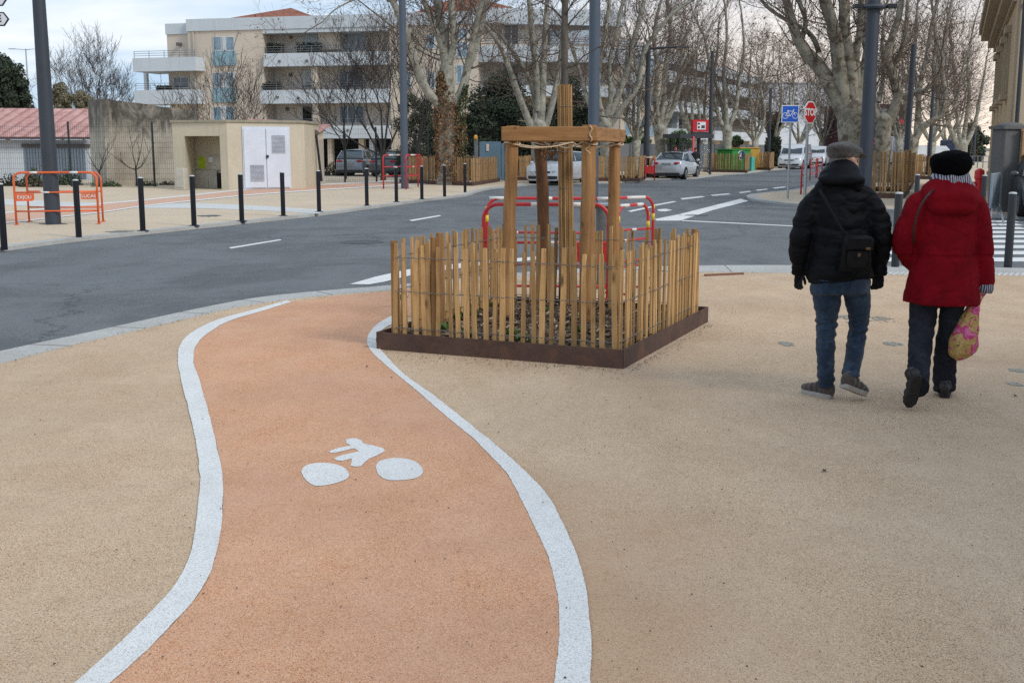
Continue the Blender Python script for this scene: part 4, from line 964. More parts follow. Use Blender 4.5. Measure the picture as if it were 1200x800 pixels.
# ---------- buildings and walls ----------
class Fac:
    """a vertical wall plane standing between two places; d is distance out of the wall towards the camera"""
    def __init__(s, pa, Ya, pb, Yb, z=0):
        s.A = GX(pa, Ya, 0); s.B = GX(pb, Yb, 0); s.t = (s.B-s.A).normalized(); s.n = Vector((s.t.y, -s.t.x, 0)); s.len = (s.B-s.A).length
        if s.n.dot(Vector((s.A.x, s.A.y, 0))) > 0: s.n = -s.n
    def hit(s, px, py, d=0):
        r = ray(px, py); o = Vector((0,0,CAMH)); a = s.A+s.n*d; k = (a-o).dot(s.n)/r.dot(s.n); q = o+r*k
        return (q-a).dot(s.t), q.z
    def at(s, u, z, d=0): return s.A+s.t*u+s.n*d+Vector((0,0,z))
    def rect(s, px0, py0, px1, py1, d=0):
        my, mx = (py0+py1)/2, (px0+px1)/2
        return s.hit(px0, my, d)[0], s.hit(mx, py1, d)[1], s.hit(px1, my, d)[0], s.hit(mx, py0, d)[1]
    def uz(s, mb, u0, z0, u1, z1, d0, d1, mi=0):
        vs = [s.at(u, z, d) for d in (d0, d1) for (u, z) in ((u0,z0),(u1,z0),(u1,z1),(u0,z1))]
        mb.add(vs, [(0,3,2,1),(4,5,6,7),(0,1,5,4),(1,2,6,5),(2,3,7,6),(3,0,4,7)], mi); return mb
    def box(s, mb, px0, py0, px1, py1, d0, d1, mi=0, z0=None, z1=None, ref=None):
        u0, a, u1, b = s.rect(px0, py0, px1, py1, d1 if ref is None else ref)
        return s.uz(mb, u0, a if z0 is None else z0, u1, b if z1 is None else z1, d0, d1, mi)
def render_mat(name, col, dirt=(.3,.25,.18), amt=.5, streak=True, sc=.35, rough=.9, var=.05):
    m = bpy.data.materials.new(name); T, N, L = nt(m); b = N['Principled BSDF']; g = N.new('ShaderNodeNewGeometry'); co = g.outputs['Position']
    n = tex(N, L, 'noise', sc, co, 6, .65); c = mixc(N, L, ramp(N, L, n, .35, .7), tuple(x*(1-var*2) for x in col), col)
    n2 = tex(N, L, 'noise', sc*3, co, 6, .7, stretch=(2.4,2.4,.22) if streak else None); c = mixc(N, L, ramp(N, L, n2, .52, .78, (0,0,0,1), (amt,)*3+(1,)), c, dirt)
    n3 = tex(N, L, 'noise', 9, co, 5, .7); c = mixc(N, L, ramp(N, L, n3, .3, .7, (.0,)*3+(1,), (.14,)*3+(1,)), c, dirt)
    L.new(c, b.inputs['Base Color']); b.inputs['Roughness'].default_value = rough; b.inputs['Specular IOR Level'].default_value = .2; return m
cream = render_mat('cream_render', (.66,.57,.47), (.42,.34,.26), .4)
cream_b = render_mat('cream_render_street', (.62,.53,.42), (.42,.35,.27), .35)
soffit = render_mat('balcony_wall', (.76,.66,.55), (.35,.28,.21), .4)
bandw = render_mat('white_band_render', (.60,.65,.69), (.38,.38,.36), .4)
glass = M('window_glass', (.05,.075,.10), .12, .3, .8, spec=.8); glassb = M('curtained_glass', (.20,.30,.38), .15, .25, 1.5, spec=.7)
shutter = M('white_shutter', (.55,.58,.60), .6, .08, 2, stretch=(1,1,30)); bluep = M('blue_grey_panel', (.24,.38,.44), .6, .12, 1.2)
alu = M('window_frame_white', (.55,.58,.60), .5, .05, 3); rail_m = M('railing_grey', (.16,.17,.19), .5, .1, 3); void = M('dark_interior', (.015,.014,.014), .9, .2, 1)
def tile_mat(name, c1, c2, ax=1.0, sc=14):
    m = bpy.data.materials.new(name); T, N, L = nt(m); b = N['Principled BSDF']; g = N.new('ShaderNodeNewGeometry'); co = g.outputs['Position']
    wv = tex(N, L, 'wave', sc/6.283, co); 
    n = tex(N, L, 'noise', 1.6, co, 6, .7); v = tex(N, L, 'vor', 4.2, co, out=1, stretch=(1,.6,1)); s = N.new('ShaderNodeSeparateColor'); L.new(v, s.inputs[0])
    c = mixc(N, L, ramp(N, L, s.outputs[0], .1, .9), c1, c2); c = mixc(N, L, ramp(N, L, n, .5, .8, (0,0,0,1), (.5,)*3+(1,)), c, tuple(x*.5 for x in c2))
    c = mixc(N, L, ramp(N, L, wv, .0, .35, (.55,)*3+(1,), (0,0,0,1)), c, tuple(x*.35 for x in c2))
    L.new(c, b.inputs['Base Color']); b.inputs['Roughness'].default_value = .9; bp = N.new('ShaderNodeBump'); bp.inputs['Distance'].default_value = .05; L.new(wv, bp.inputs['Height']); L.new(bp.outputs[0], b.inputs['Normal']); return m
tiles = tile_mat('terracotta_tiles', (.42,.15,.085), (.30,.10,.06)); tiles2 = tile_mat('rose_tiles', (.58,.33,.29), (.47,.23,.20), sc=3.4)

def railing(f, u0, u1, z, d, root, h=.45, n=3, mat=rail_m):
    mb = MB()
    for k in range(n): mb.bar(f.at(u0, z+h*(k+1)/n, d), f.at(u1, z+h*(k+1)/n, d), .035, .03)
    m_ = max(2, int(abs(u1-u0)/1.1))
    for k in range(m_+1): u = u0+(u1-u0)*k/m_; mb.bar(f.at(u, z, d), f.at(u, z+h, d), .035, .035)
    mb.build('railing', mat, root)
def window(f, px0, py0, px1, py1, root, d=0, gm=glass, leaves=2, fm_=alu, shut=0):
    u0, z0, u1, z1 = f.rect(px0, py0, px1, py1, d); fr_ = MB(); w_ = .07
    f.uz(fr_, u0, z0, u1, z0+w_, d-.12, d+.05); f.uz(fr_, u0, z1-w_, u1, z1, d-.12, d+.05)
    for k in range(leaves+1):
        u = u0+(u1-u0-w_)*k/leaves; f.uz(fr_, u, z0+w_+.002, u+w_, z1-w_-.002, d-.12, d+.045)
    o = fr_.build('window', fm_, root)
    p = MB(); f.uz(p, u0+w_*.5, z0+w_*.5, u1-w_*.5, z1-w_*.5, d-.10, d+.02); p.build('pane', gm, o)
    if shut:
        p = MB(); f.uz(p, u0+.02, z1-(z1-z0)*shut, u1-.02, z1-.01, d+.02, d+.06); p.build('shutter', shutter, o)
    return o

apt = thing('apartment_building', GX(400, 90), 'long cream apartment building with white balcony bands and terracotta hipped roofs behind the street', 'building')
ZP = 11.35; fM = Fac(227, 92, 560, 86.5)
wl = MB()
u310 = fM.hit(310, 100)[0]; u457 = fM.hit(457, 100)[0]; DR = -1.7
fM.uz(wl, 0, -.1, u310, ZP-.9, -8, 0); wl.build('wall', cream, apt); wl = MB()                                    # solid window bay
fM.uz(wl, u457, -.1, fM.len, ZP-.9, -8, 0)
wl.build('wall', cream, apt)
wl = MB(); fM.uz(wl, u310+.003, 2.6, u457-.003, ZP-.9, DR-5, DR)
wl.build('recessed_wall', soffit, apt)
wl = MB(); fM.uz(wl, u310+.003, -.1, u457-.003, 2.6, -9, -8); wl.build('garage_back_wall', void, apt)
pb = MB(); fM.uz(pb, -.05, ZP-.9+.003, fM.len+.05, ZP, -8, .12); fM.uz(pb, u310+.01, ZP-1.2, u457-.01, ZP-.9, DR, .05); pb.build('parapet', bandw, apt)
# balcony bands
for k, (pa, pb_, t, b_) in enumerate(((309, 457, 61.5, 77), (305, 457, 105, 121), (312, 457, 147.5, 162.5))):
    q = MB(); u0, z0, u1, z1 = fM.rect(pa, t, pb_, b_, .35); fM.uz(q, u0, z0, u1, z1, .15, .35); fM.uz(q, u310+.006, z0+.02, u457-.006, z0+.22, DR+.01, .147)
    fM.uz(q, u0, z0+.003, u0+.15, z1-.003, -1.2, .147)
    q.build('balcony', bandw, apt); railing(fM, u0+.2, u1-.1, z1, .25, apt, .5)
for (a, t, b_, w_, d0, d1, zz) in ((366,78,372.5,163,-.5,.1,None),(420.5,163,426.5,206,-.8,-.3,-.1),(384,163,389,206,-.8,-.3,-.1)): q = MB(); fM.box(q, a, t, b_, w_, d0, d1, z0=zz); q.build('pillar', cream, apt)
q = MB(); fM.box(q, 433, 163, 438, 206, -.8, -.3, z0=-.1); q.build('pillar', bandw, apt)
q = MB(); fM.box(q, 373, 31, 398, 58, DR, DR+.9); q.build('partition', cream, apt)
for (t, w_, s) in ((43, 60, 0), (85, 103, 0), (125, 143, 0)):
    window(fM, 249.5, t, 260, w_, apt, .0, glassb, 1); window(fM, 264.5, t, 275, w_, apt, .0, glassb, 1)
    q = MB(); fM.box(q, 260.6, t, 264, w_, .0, .08); q.build('mullion', alu, apt)
    q = MB(); fM.box(q, 249, w_+.5, 276, w_+(17 if w_ < 140 else 4), .0, .10); q.build('spandrel_panel', bluep, apt)
for (a, t, b_, w_, gm_, lv, sh) in ((308,41,320,62,glass,1,.9),(354,40,373,60,glassb,2,.5),(398,39,429,60,glassb,3,0),(308.5,83,323,104,glassb,2,0),(354,82,365,104,glass,1,.8),(398,83,427,104,glass,3,0),
                              (311,124,324,145,glassb,2,0),(354,124,366.5,145,void,1,0),(398,124,427,145,glass,3,0)):
    window(fM, a, t, b_, w_, apt, DR, gm_, lv, shut=sh)
for (a, t, b_, w_) in ((535,33,548,46),(535,49,548,68),(535,76,548,98),(470,40,482,60),(470,84,482,104),(500,40,510,58),(500,84,510,104)): window(fM, a, t, b_, w_, apt, 0, glassb, 2)
sp_l = M('wall_spot', (.12,.11,.10), .6)
for (x, y) in ((209,52),(341,44),(341,88),(435,41),(337,128)):
    q = MB(); fM.box(q, x-1.6, y-1.8, x+1.6, y+1.8, DR if x > 300 else -.5, (DR if x > 300 else 0)+.15, ref=(DR if x > 300 else 0)); q.build('wall_lamp', sp_l, apt)
for (x, y) in ((327,72),(359,71.5),(395,70),(325,114),(349,115),(386,114),(407,153)):
    q = MB(); fM.box(q, x-1.2, y-1.2, x+1.2, y+1.2, .35, .45); q.build('wall_lamp', sp_l, apt)
for px_ in (229.5, 459):
    q = MB(); u_ = fM.hit(px_, 100)[0]; q.tube([fM.at(u_, 0, .1), fM.at(u_, ZP-.95, .1)], .06, 8); q.build('drainpipe', M('pipe_pale', (.45,.42,.38), .6), apt)
# far left wing with two projecting balconies
fL = Fac(150, 94, 229, 92.3)
q = MB(); u197 = fL.hit(197, 80)[0]; fL.uz(q, u197, -.1, fL.len, 10.3, -8, -.02); q.build('wall', cream, apt)
q = MB(); fL.uz(q, u197-.05, 10.3, fL.len-.03, 11.1, -8, .08); q.build('parapet', bandw, apt)
for (t, b_) in ((67.5, 83.5), (105.5, 122)):
    q = MB(); u0, z0, u1, z1 = fL.rect(155.5 if t < 80 else 157.5, t, 229, b_, 1.6); fL.uz(q, u0, z0, u1, z1, 1.4, 1.6); fL.uz(q, u0, z0, u0+.2, z1-.01, -2, 1.397); fL.uz(q, u0+.203, z0+.02, u1, z0+.25, -2, 1.397)
    fL.uz(q, u1-.2, z0+.26, u1, z1-.003, 0, 1.397)
    q.build('balcony', bandw, apt); railing(fL, u0+.1, u1-.1, z1, 1.5, apt, .5)
q = MB(); fL.box(q, 168.5, 83, 172, 106, -1, -.7); q.build('pillar', bandw, apt)
window(fL, 222, 47, 228, 66, apt, 0, glass, 1); window(fL, 203, 90, 222, 104, apt, 0, glass, 2)
# hipped roofs
def hip(apx, base, name='roof'):
    mb = MB(); vs = base+apx; n = len(base)
    if len(apx) == 1: fs = [(i, (i+1)%n, n) for i in range(n)]
    else: fs = [(0,1,n+1,n), (1,2,n+1), (2,3,n,n+1), (3,0,n)]
    mb.add(vs, fs); return mb.build(name, tiles, apt)
z0 = ZP-.3
hip([P(341,9.5,97)], [Vector((GX(222,93).x, 93.5, z0)), Vector((GX(395,93).x, 91, z0)), Vector((GX(400,101).x, 101, z0)), Vector((GX(225,101).x, 101, z0))])
hip([P(532,-2,95), P(556,-3,95)], [Vector((GX(462,90).x, 90, z0)), Vector((GX(655,90).x, 90, z0)), Vector((GX(655,101).x, 101, z0)), Vector((GX(470,101).x, 101, z0))])
# corner block with the long curved balconies
fC = Fac(560, 86.2, 735, 88.5)
q = MB(); fC.uz(q, .01, -.1, fC.len, 10.6, -10, -2.2); q.build('recessed_wall', soffit, apt)
q = MB(); fC.uz(q, .01, 10.6, fC.len, 11.7, -10, -1.0); q.build('parapet', bandw, apt)
for (t, b_, o) in ((54.5, 73, 0), (101, 113, 0)):
    u0, z0, u1, z1 = fC.rect(560, t, 735, b_, .5); pts = []; pts2 = []
    for k in range(15):
        f = k/14; u = .05+(fC.len-.05)*f; dd = 1.6*math.sin(math.pi*f)**.6-.6; pts.append(fC.at(u, 0, dd)); pts2.append(fC.at(u, 0, -2.3))
    q = MB(); n = 15
    inner = [p-fC.n*.2 for p in pts]
    for A0, A1, za, zb in ((pts, inner, z0, z1), (inner, pts2, z0+.02, z0+.25)):
        b0 = len(q.v); q.v += [(p.x,p.y,za) for p in A0]+[(p.x,p.y,zb) for p in A0]+[(p.x,p.y,za) for p in A1]+[(p.x,p.y,zb) for p in A1]
        for i in range(n-1):
            for (x, y) in ((0,n),(n,3*n),(3*n,2*n),(2*n,0)): q.f.append((b0+x+i, b0+x+i+1, b0+y+i+1, b0+y+i)); q.m.append(0)
    q.build('balcony', bandw, apt)
    rr = MB()
    for k in range(3): rr.tube([p-fC.n*.08+Vector((0,0,z1+.17*(k+1))) for p in pts], .025, 4)
    for p in pts: p = p-fC.n*.08; rr.bar((p.x,p.y,z1), (p.x,p.y,z1+.5), .03, .03)
    rr.build('railing', rail_m, apt)
for (a, t, b_, w_) in ((590,28,608,53),(640,35,655,58),(590,76,608,99),(640,78,660,99),(690,80,705,99)): window(fC, a, t, b_, w_, apt, -2.2, glass, 2)
# street wing running away to the right
fD = Fac(690, 88.3, 884, 148)
def uD(px): return fD.hit(px, 130)[0]
ZD = 10.2; q = MB()
segs = [(690, 777, 0), (777, 824, -2), (824, 833, 0), (833, 879, -2), (879, 884, 0)]
for a, b_, d_ in segs:
    q2 = MB(); fD.uz(q2, uD(a)+.003, -.1, uD(b_), ZD-1.0, -9, d_); q2.build('wall' if d_ == 0 else 'recessed_wall', cream_b if d_ == 0 else soffit, apt)
q = MB(); fD.uz(q, .02, ZD-1.0, fD.len, ZD, -9, .25); q.build('parapet', bandw, apt)
q = MB(); fD.uz(q, 1.5, ZD, fD.len-1, ZD+.9, -8, -2.5); q.build('roof', tiles, apt)
for (a, b_, lv) in ((777, 824, (1,2,3)), (833, 879, (1,2,3))):
    for l in lv:
        z = 2.55*l-.15; q = MB(); fD.uz(q, uD(a)-.2, z, uD(b_)+.2, z+1.0, .35, .55); fD.uz(q, uD(a)-.1, z+.01, uD(b_)+.1, z+.22, -1.99, .347); q.build('balcony', bandw, apt)
        railing(fD, uD(a), uD(b_), z+1.0, .45, apt, .3, 2)
        for k in range(4):
            u = uD(a)+(uD(b_)-uD(a))*(k+.5)/4; w_ = MB(); fD.uz(w_, u-.9, z+.25, u+.9, z+2.2, -1.99, -1.93); o = w_.build('window', alu, apt); w_ = MB(); fD.uz(w_, u-.8, z+.3, u+.8, z+2.1, -1.93, -1.90); w_.build('pane', glass, o)
    for u in (uD(a)+ (uD(b_)-uD(a))*.5,): q = MB(); fD.uz(q, u-.3, 0, u+.3, ZD-1.01, -1.2, -.6); q.build('pillar', bandw, apt)
for (px, l) in [(p_, l) for p_ in (711, 723, 735.5, 748, 764) for l in (1, 2, 3)]:
    z = 2.6*l+.0; u = uD(px); w_ = MB(); fD.uz(w_, u-.8, z, u+.8, z+1.5, -.05, .05); o = w_.build('window', alu, apt)
    w_ = MB(); fD.uz(w_, u-.7, z+.08, u-.04, z+1.42, .05, .07); fD.uz(w_, u+.04, z+.08, u+.7, z+1.42, .05, .07); w_.build('pane', glassb if (px+l) % 2 else glass, o)
    if px in (711, 735.5): w_ = MB(); fD.uz(w_, u-1.0, z-1.15, u+1.0, z-.15, .0, .5); w_.build('balcony', bandw, apt)
# grey solid garden fence in front of the street wing
gf_m = M('grey_slat_fence', (.16,.165,.18), .7, .12, 1, stretch=(1,1,14)); fg = Fac(694, 78, 905, 122); gf = thing('garden_fence', GX(800, 98), 'long grey solid fence in front of the street side of the apartment building', 'fence')
q = MB(); fg.uz(q, 0, -.05, fg.len, 1.92, -.06, 0); q.build('panel', gf_m, gf)
for k in range(15): q = MB(); fg.uz(q, fg.len*k/14-.06, -.05, fg.len*k/14+.06, 2.0, .003, .1); q.build('post', rail_m, gf)

# big white building far down the street, and the dark red shop
wb = thing('white_building', GX(930, 168), 'large plain white building far down the street behind the parked vans', 'building'); fW = Fac(858, 168, 1003, 176)
q = MB(); fW.box(q, 862, 98, 1003, 190, -20, 0, z0=-.1); q.build('wall', render_mat('white_render', (.60,.63,.68), (.42,.43,.46), .3, sc=.15), wb)
q = MB(); fW.box(q, 857, 96.5, 1004, 98, -20, .2); q.build('roof', bandw, wb)
for (x, y) in ((868,118),(880,118),(868,140),(880,140),(868,162),(915,120),(930,120),(960,125),(975,125),(960,150),(975,150)): window(fW, x, y, x+6, y+9, wb, 0, glass, 1)
sh = thing('shop_building', GX(1040, 118), 'dark red shop building with a lit glass front behind the plane trees on the right', 'building'); fS = Fac(1006, 118, 1066, 119)
q = MB(); fS.box(q, 1006, 122, 1066, 190, -8, 0, z0=-.1); q.build('wall', render_mat('wine_render', (.09,.045,.055), (.05,.03,.03), .4), sh)
q = MB(); fS.box(q, 1006, 146, 1066, 153, 0, .3); q.build('fascia', M('dark_fascia', (.03,.03,.04), .6), sh)
sgm = MB(); fS.box(sgm, 1012, 156, 1028, 184, 0, .5); so_ = sgm.build('sign_board', M('sign_black', (.02,.02,.03), .5), sh)
figm = M('sign_red', (.65,.04,.07), .5); q = MB()
c0u, c0z = fS.hit(1020, 168, .5)
for a in (0, 45, 90, 135): 
    dx, dz = math.cos(math.radians(a))*.5, math.sin(math.radians(a))*.65
    q.bar(fS.at(c0u-dx, c0z-dz, .53), fS.at(c0u+dx, c0z+dz, .53), .16, .05, up=(0,1,0))
q.ell(fS.at(c0u, c0z+.75, .53), (.16,.05,.16), 10, 6); q.build('emblem', figm, so_)
q = MB(); fS.box(q, 1012, 184, 1036, 190, 0, .5, z0=0); q.build('sign_panel', M('sign_blue', (.03,.15,.25), .5), sh)
window(fS, 1038, 160, 1060, 190, sh, .1, M('shop_glass', (.35,.33,.38), .2, .5, 1), 3); window(fS, 1044, 128, 1052, 143, sh, .05, glassb, 2); window(fS, 1030, 128, 1038, 143, sh, .05, glassb, 2)
q = MB(); fS.box(q, 1008, 133, 1014, 143, 0, .2); fS.box(q, 1052, 140, 1062, 146, 0, .2); q.build('red_panel', figm, sh)

# ---------- left: utility cabin, stained wall, shed ----------
cab = thing('utility_cabin', GX(290, 48), 'low beige rendered utility cabin with an open niche and a white double door', 'cabin')
cabm = render_mat('cabin_render', (.60,.53,.41), (.30,.28,.19), .45, sc=.8); f1 = Fac(205, 47.2, 268.5, 46.4); f2 = Fac(268.5, 46.4, 358.5, 47.9)
Z1 = P(236, 143.5, 46.8).z; ZN = P(236, 159.5, 46.8).z; uA = f1.hit(217.5, 190)[0]; uB = f1.hit(258.5, 190)[0]
BK = Vector((0, 3.6, 0)); xy = lambda *ps: [(p.x, p.y) for p in ps]; a_, b1, c1_, d1 = f1.at(0,0), f1.at(uA,0), f1.at(uB,0), f1.B; zt_ = Z1-.003
k_ = Vector((.003,0,0))
for pl_, z_, zz in ((xy(a_, b1, b1+BK, a_+BK), -.1, zt_), (xy(c1_, d1, f2.B, f2.B+BK, c1_+BK), -.1, zt_)): q = MB(); q.prism(pl_, z_, zz); q.build('wall', cabm, cab)
q = MB(); q.prism(xy(b1+k_, c1_-k_, c1_-k_+BK*.42, b1+k_+BK*.42), ZN, zt_-.002); q.build('lintel', cabm, cab); q = MB(); q.prism(xy(b1+k_+BK*.42, c1_-k_+BK*.42, c1_-k_+BK, b1+k_+BK), -.1, zt_-.004); q.build('wall', cabm, cab)
q = MB(); q.prism(xy(a_+Vector((-.07,-.06,0)), d1+Vector((0,-.06,0)), f2.B+Vector((.06,-.05,0)), f2.B+BK+Vector((.06,0,0)), a_+BK+Vector((-.07,0,0))), Z1, Z1+.09); q.build('roof', render_mat('cabin_cap', (.36,.33,.25), (.15,.14,.1), .6), cab)
metb = M('meter_box', (.50,.47,.40), .7, .12, 3)
for (a, t, b_, w_, d_) in ((229,200,244,221.5,.3),(244.3,199.5,254.3,221.5,.3),(231,183,241.5,199,.14),(246,182,257,199.5,.22)):
    q = MB(); f1.box(q, a, t, b_, w_, -1.6, -1.6+d_, ref=-1.3, z0=(0 if w_ > 215 else None)); q.build('meter_box', metb, cab, bevel=.01)
q = MB(); f1.box(q, 232.5, 184, 240.5, 197.5, -1.45, -1.42); q.build('notice', M('lime_notice', (.45,.62,.02), .6, .15, 6), cab)
q = MB(); f1.box(q, 244.5, 184, 249, 190.5, -1.38, -1.35); q.build('notice', white_p, cab)
q = MB(); f1.box(q, 254.4, 203, 258.2, 221, -1.55, -1.2, z0=0); q.build('opening', void, cab)
dm = M('white_door_paint', (.62,.66,.74), .5, .05, 1.5)
q = MB(); f2.box(q, 284.8, 148.5, 340.3, 219.5, .0, .05, z0=.02); dfr = q.build('door_frame', dm, cab)
for i, (a, b_) in enumerate(((286.2, 312), (312.6, 339))):
    q = MB(); f2.box(q, a, 151, b_, 218.5, .05, .09, z0=.06); o = q.build('door', dm, cab, bevel=.01)
    ty = (193, 213) if i == 0 else (158.5, 180)
    x0, x1 = (293, 309.5) if i == 0 else (318, 334); q = MB(); u0, z0, u1, z1 = f2.rect(x0, ty[0], x1, ty[1], .09)
    for k in range(14): z = z0+(z1-z0)*k/14; q.add([f2.at(u0,z,.093), f2.at(u1,z,.093), f2.at(u1,z+(z1-z0)/14*.6,.125), f2.at(u0,z+(z1-z0)/14*.6,.125)], [(0,1,2,3)])
    q.build('vent', M('vent_grille', (.48,.5,.55), .5, .1, 3), o)
q = MB(); f2.box(q, 312.6, 182, 315, 185, .09, .16); q.build('handle', black_metal, cab)
ub = thing('service_box', GX(211, 46.3), 'pale service box standing against the left corner of the beige cabin', 'utility box')
fu = Fac(205.5, 46.3, 216, 46.2); q = MB(); fu.box(q, 205.8, 197, 215.8, 221.5, -.3, 0, z0=0); q.build('cabinet', metb, ub, bevel=.02); q = MB(); fu.box(q, 206.6, 204, 215, 220, 0, .02, z0=.1); q.build('door', metb, ub, bevel=.006)
# stained concrete wall
def stain_wall(name):
    m = bpy.data.materials.new(name); T, N, L = nt(m); b = N['Principled BSDF']; g = N.new('ShaderNodeNewGeometry'); co = g.outputs['Position']
    n = tex(N, L, 'noise', .9, co, 8, .7); c = mixc(N, L, ramp(N, L, n, .38, .62), (.52,.47,.39), (.36,.32,.26))
    zf = smoothstep_x(N, L, co, 2, 1.5, 3.0); n2 = tex(N, L, 'noise', 1.0, co, 9, .75, stretch=(1.3,1.3,.65), dist=.8)
    ad = N.new('ShaderNodeMath'); ad.operation = 'MULTIPLY_ADD'; L.new(zf, ad.inputs[0]); ad.inputs[1].default_value = .34; L.new(n2, ad.inputs[2])
    c = mixc(N, L, ramp(N, L, ad.outputs[0], .62, .86), c, (.085,.075,.062)); n3 = tex(N, L, 'noise', 5, co, 6, .8); c = mixc(N, L, ramp(N, L, n3, .5, .75, (0,0,0,1), (.5,)*3+(1,)), c, (.40,.37,.31))
    L.new(c, b.inputs['Base Color']); b.inputs['Roughness'].default_value = .95; return m
sw = thing('concrete_wall', GX(160, 53), 'old weather-stained concrete wall between the tiled shed and the beige cabin', 'wall'); fwl = Fac(120, 52.6, 206, 53.4); swm = stain_wall('stained_concrete')
fe = Fac(102.5, 56.5, 120, 52.6)
for f_, (t0, t1), (p0, p1) in ((fwl, (115.5, 130.5), (120, 232)), (fe, (117, 116), (102.5, 120))):
    ua, za = f_.hit(p0, t0); ub_, zb = f_.hit(p1, t1); q = MB(); n = 14; vs = []
    for k in range(n+1):
        f = k/n; u = ua+(ub_-ua)*f+ (0.004 if k == 0 and f_ is fwl else 0); z = za+(zb-za)*f+(.06*noise.noise(Vector((f*9, 3, 0))) if 0 < k < n else 0)
        vs += [f_.at(u, -.1, 0), f_.at(u, z, 0), f_.at(u, z, -.35), f_.at(u, -.1, -.35)]
    fs = []
    for k in range(n): b = k*4; fs += [(b,b+4,b+5,b+1),(b+1,b+5,b+6,b+2),(b+2,b+6,b+7,b+3)]
    fs += [(0,1,2,3),(n*4+3,n*4+2,n*4+1,n*4)]; q.add(vs, fs); q.build('wall_face', swm, sw)
shd = thing('tiled_shed', GX(50, 60), 'low shed with a rose tiled roof and ribbed grey-blue doors behind the orange barrier', 'shed'); fs_ = Fac(-120, 58, 110, 60)
q = MB(); zr_, ze = P(40, 127, 64).z, P(40, 160.5, 59).z
q.add([fs_.at(0,ze,.5), fs_.at(fs_.len,ze,.5), fs_.at(fs_.len,zr_,-5), fs_.at(0,zr_,-5), fs_.at(0,ze,-10), fs_.at(fs_.len,ze,-10)], [(0,1,2,3),(3,2,5,4)]); q.build('roof', tiles2, shd)
q = MB(); fs_.uz(q, 0, ze-.12, fs_.len, ze-.02, .42, .55); q.build('gutter', M('gutter_dark', (.08,.05,.05), .6), shd)
q = MB(); fs_.uz(q, 0, -.1, fs_.len, ze-.14, -9.5, 0); q.build('wall', render_mat('shed_wall', (.52,.56,.60), (.3,.32,.35), .4), shd)
rib = M('ribbed_sheet', (.15,.19,.24), .6, .1, 1); u0, _ = fs_.hit(29, 185); u1, _ = fs_.hit(104, 185); q = MB(); n = int((u1-u0)/.14)
for k in range(n): fs_.uz(q, u0+k*.14, .1, u0+k*.14+.10, ze-.55, .0, .07)
q.build('sliding_door', rib, shd); q = MB(); fs_.uz(q, -4, ze-.9, fs_.len, ze-.6, .0, .09) if False else fs_.uz(q, u0-.1, ze-.52, u1+.1, ze-.35, .0, .12); q.build('lintel', M('lintel_dark', (.10,.08,.08), .8), shd)
# small pink-roofed annex right of the cabin
ax = thing('garden_annex', GX(372, 53), 'small rendered annex with a pink sheet roof right of the beige cabin', 'shed'); fa = Fac(357, 52, 380.5, 53.5)
q = MB(); fa.uz(q, .0, -.1, fa.len, 2.0, -4, 0); q.build('wall', render_mat('annex_wall', (.42,.38,.33), (.28,.25,.2), .5), ax)
q = MB(); a0 = P(352, 162, 52); a1 = P(381, 146.5, 53.5); a2 = P(383, 145, 58); a3 = P(340, 145, 58)
q.slab([fa.at(-.2, 2.0, .3), fa.at(fa.len+.1, 2.6, .3), fa.at(fa.len+.3, 2.85, -3), fa.at(.0, 2.85, -3)], (0,0,1), .08); q.build('roof', tiles2, ax)
q = MB(); q.add([fa.at(0,2.0,0), fa.at(fa.len,2.0,0), fa.at(fa.len,2.55,0)], [(0,1,2)]); q.build('gable', cabm, ax)

# ---------- right: the corner building ----------
rb_ = thing('corner_building', GX(1190, 33), 'two-storey ochre rendered building with a deep cornice at the right edge of the photo', 'building')
ochre = render_mat('ochre_render', (.44,.36,.26), (.28,.22,.16), .35, sc=.5); ochre2 = render_mat('ochre_side', (.50,.36,.22), (.3,.2,.12), .4, sc=.5); corn = render_mat('cornice_stone', (.42,.33,.23), (.22,.17,.12), .5)
YN, YFa = 31.5, 48.0; fF = Fac(1176.5, YN, 1500, YN+1.5); fSd = Fac(1176.5, YN, 1157.5, YFa); fSd.n = Vector((-fSd.t.y, fSd.t.x, 0)); 
if fSd.n.x > 0: fSd.n = -fSd.n
ZT = 6.3
q = MB(); A0 = fF.A; B0 = fF.B; C0 = fSd.B; D0 = Vector((B0.x+6, C0.y, 0)); q.prism([(A0.x,A0.y),(B0.x,B0.y),(D0.x,D0.y),(C0.x,C0.y)], -.1, ZT); wo = q.build('wall', [ochre], rb_)
q = MB(); fSd.uz(q, .0, 0, fSd.len, ZT-.003, .0, .03); q.build('side_wall_render', ochre2, rb_)
q = MB()
for (za, zb, dd) in ((5.45,5.62,.12),(5.62,5.9,.35),(5.9,6.15,.62),(6.15,6.45,.72)): fSd.uz(q, -.0-.0, za, fSd.len+.4, zb-.003, .03, dd)
q.build('cornice', corn, rb_)
q = MB(); fF.uz(q, .25, P(1188,10,YN).z, fF.len, P(1188,4,YN).z, 0, .10); fF.uz(q, .2, P(1188,3.5,YN).z, fF.len, P(1188,0,YN).z, 0, .16); q.build('string_course', corn, rb_)
q = MB(); ul = .12; q.tube([fF.at(ul, .2, .12), fF.at(ul, ZT+.2, .12)], .055, 10); q.build('drainpipe', M('pipe_dark', (.03,.033,.04), .5), rb_, smooth_='auto')
q = MB(); q.add([Vector((A0.x-.5,A0.y-.1,ZT+.16)), Vector((B0.x+4,A0.y-1,ZT+.15)), Vector((D0.x+4,C0.y+1,ZT+.15)), Vector((C0.x-.4,C0.y+.3,ZT+.16)), Vector(((A0.x+B0.x)/2,(A0.y+C0.y)/2,ZT+2.2))], [(0,1,4),(1,2,4),(2,3,4),(3,0,4)]); q.build('roof', tiles, rb_)
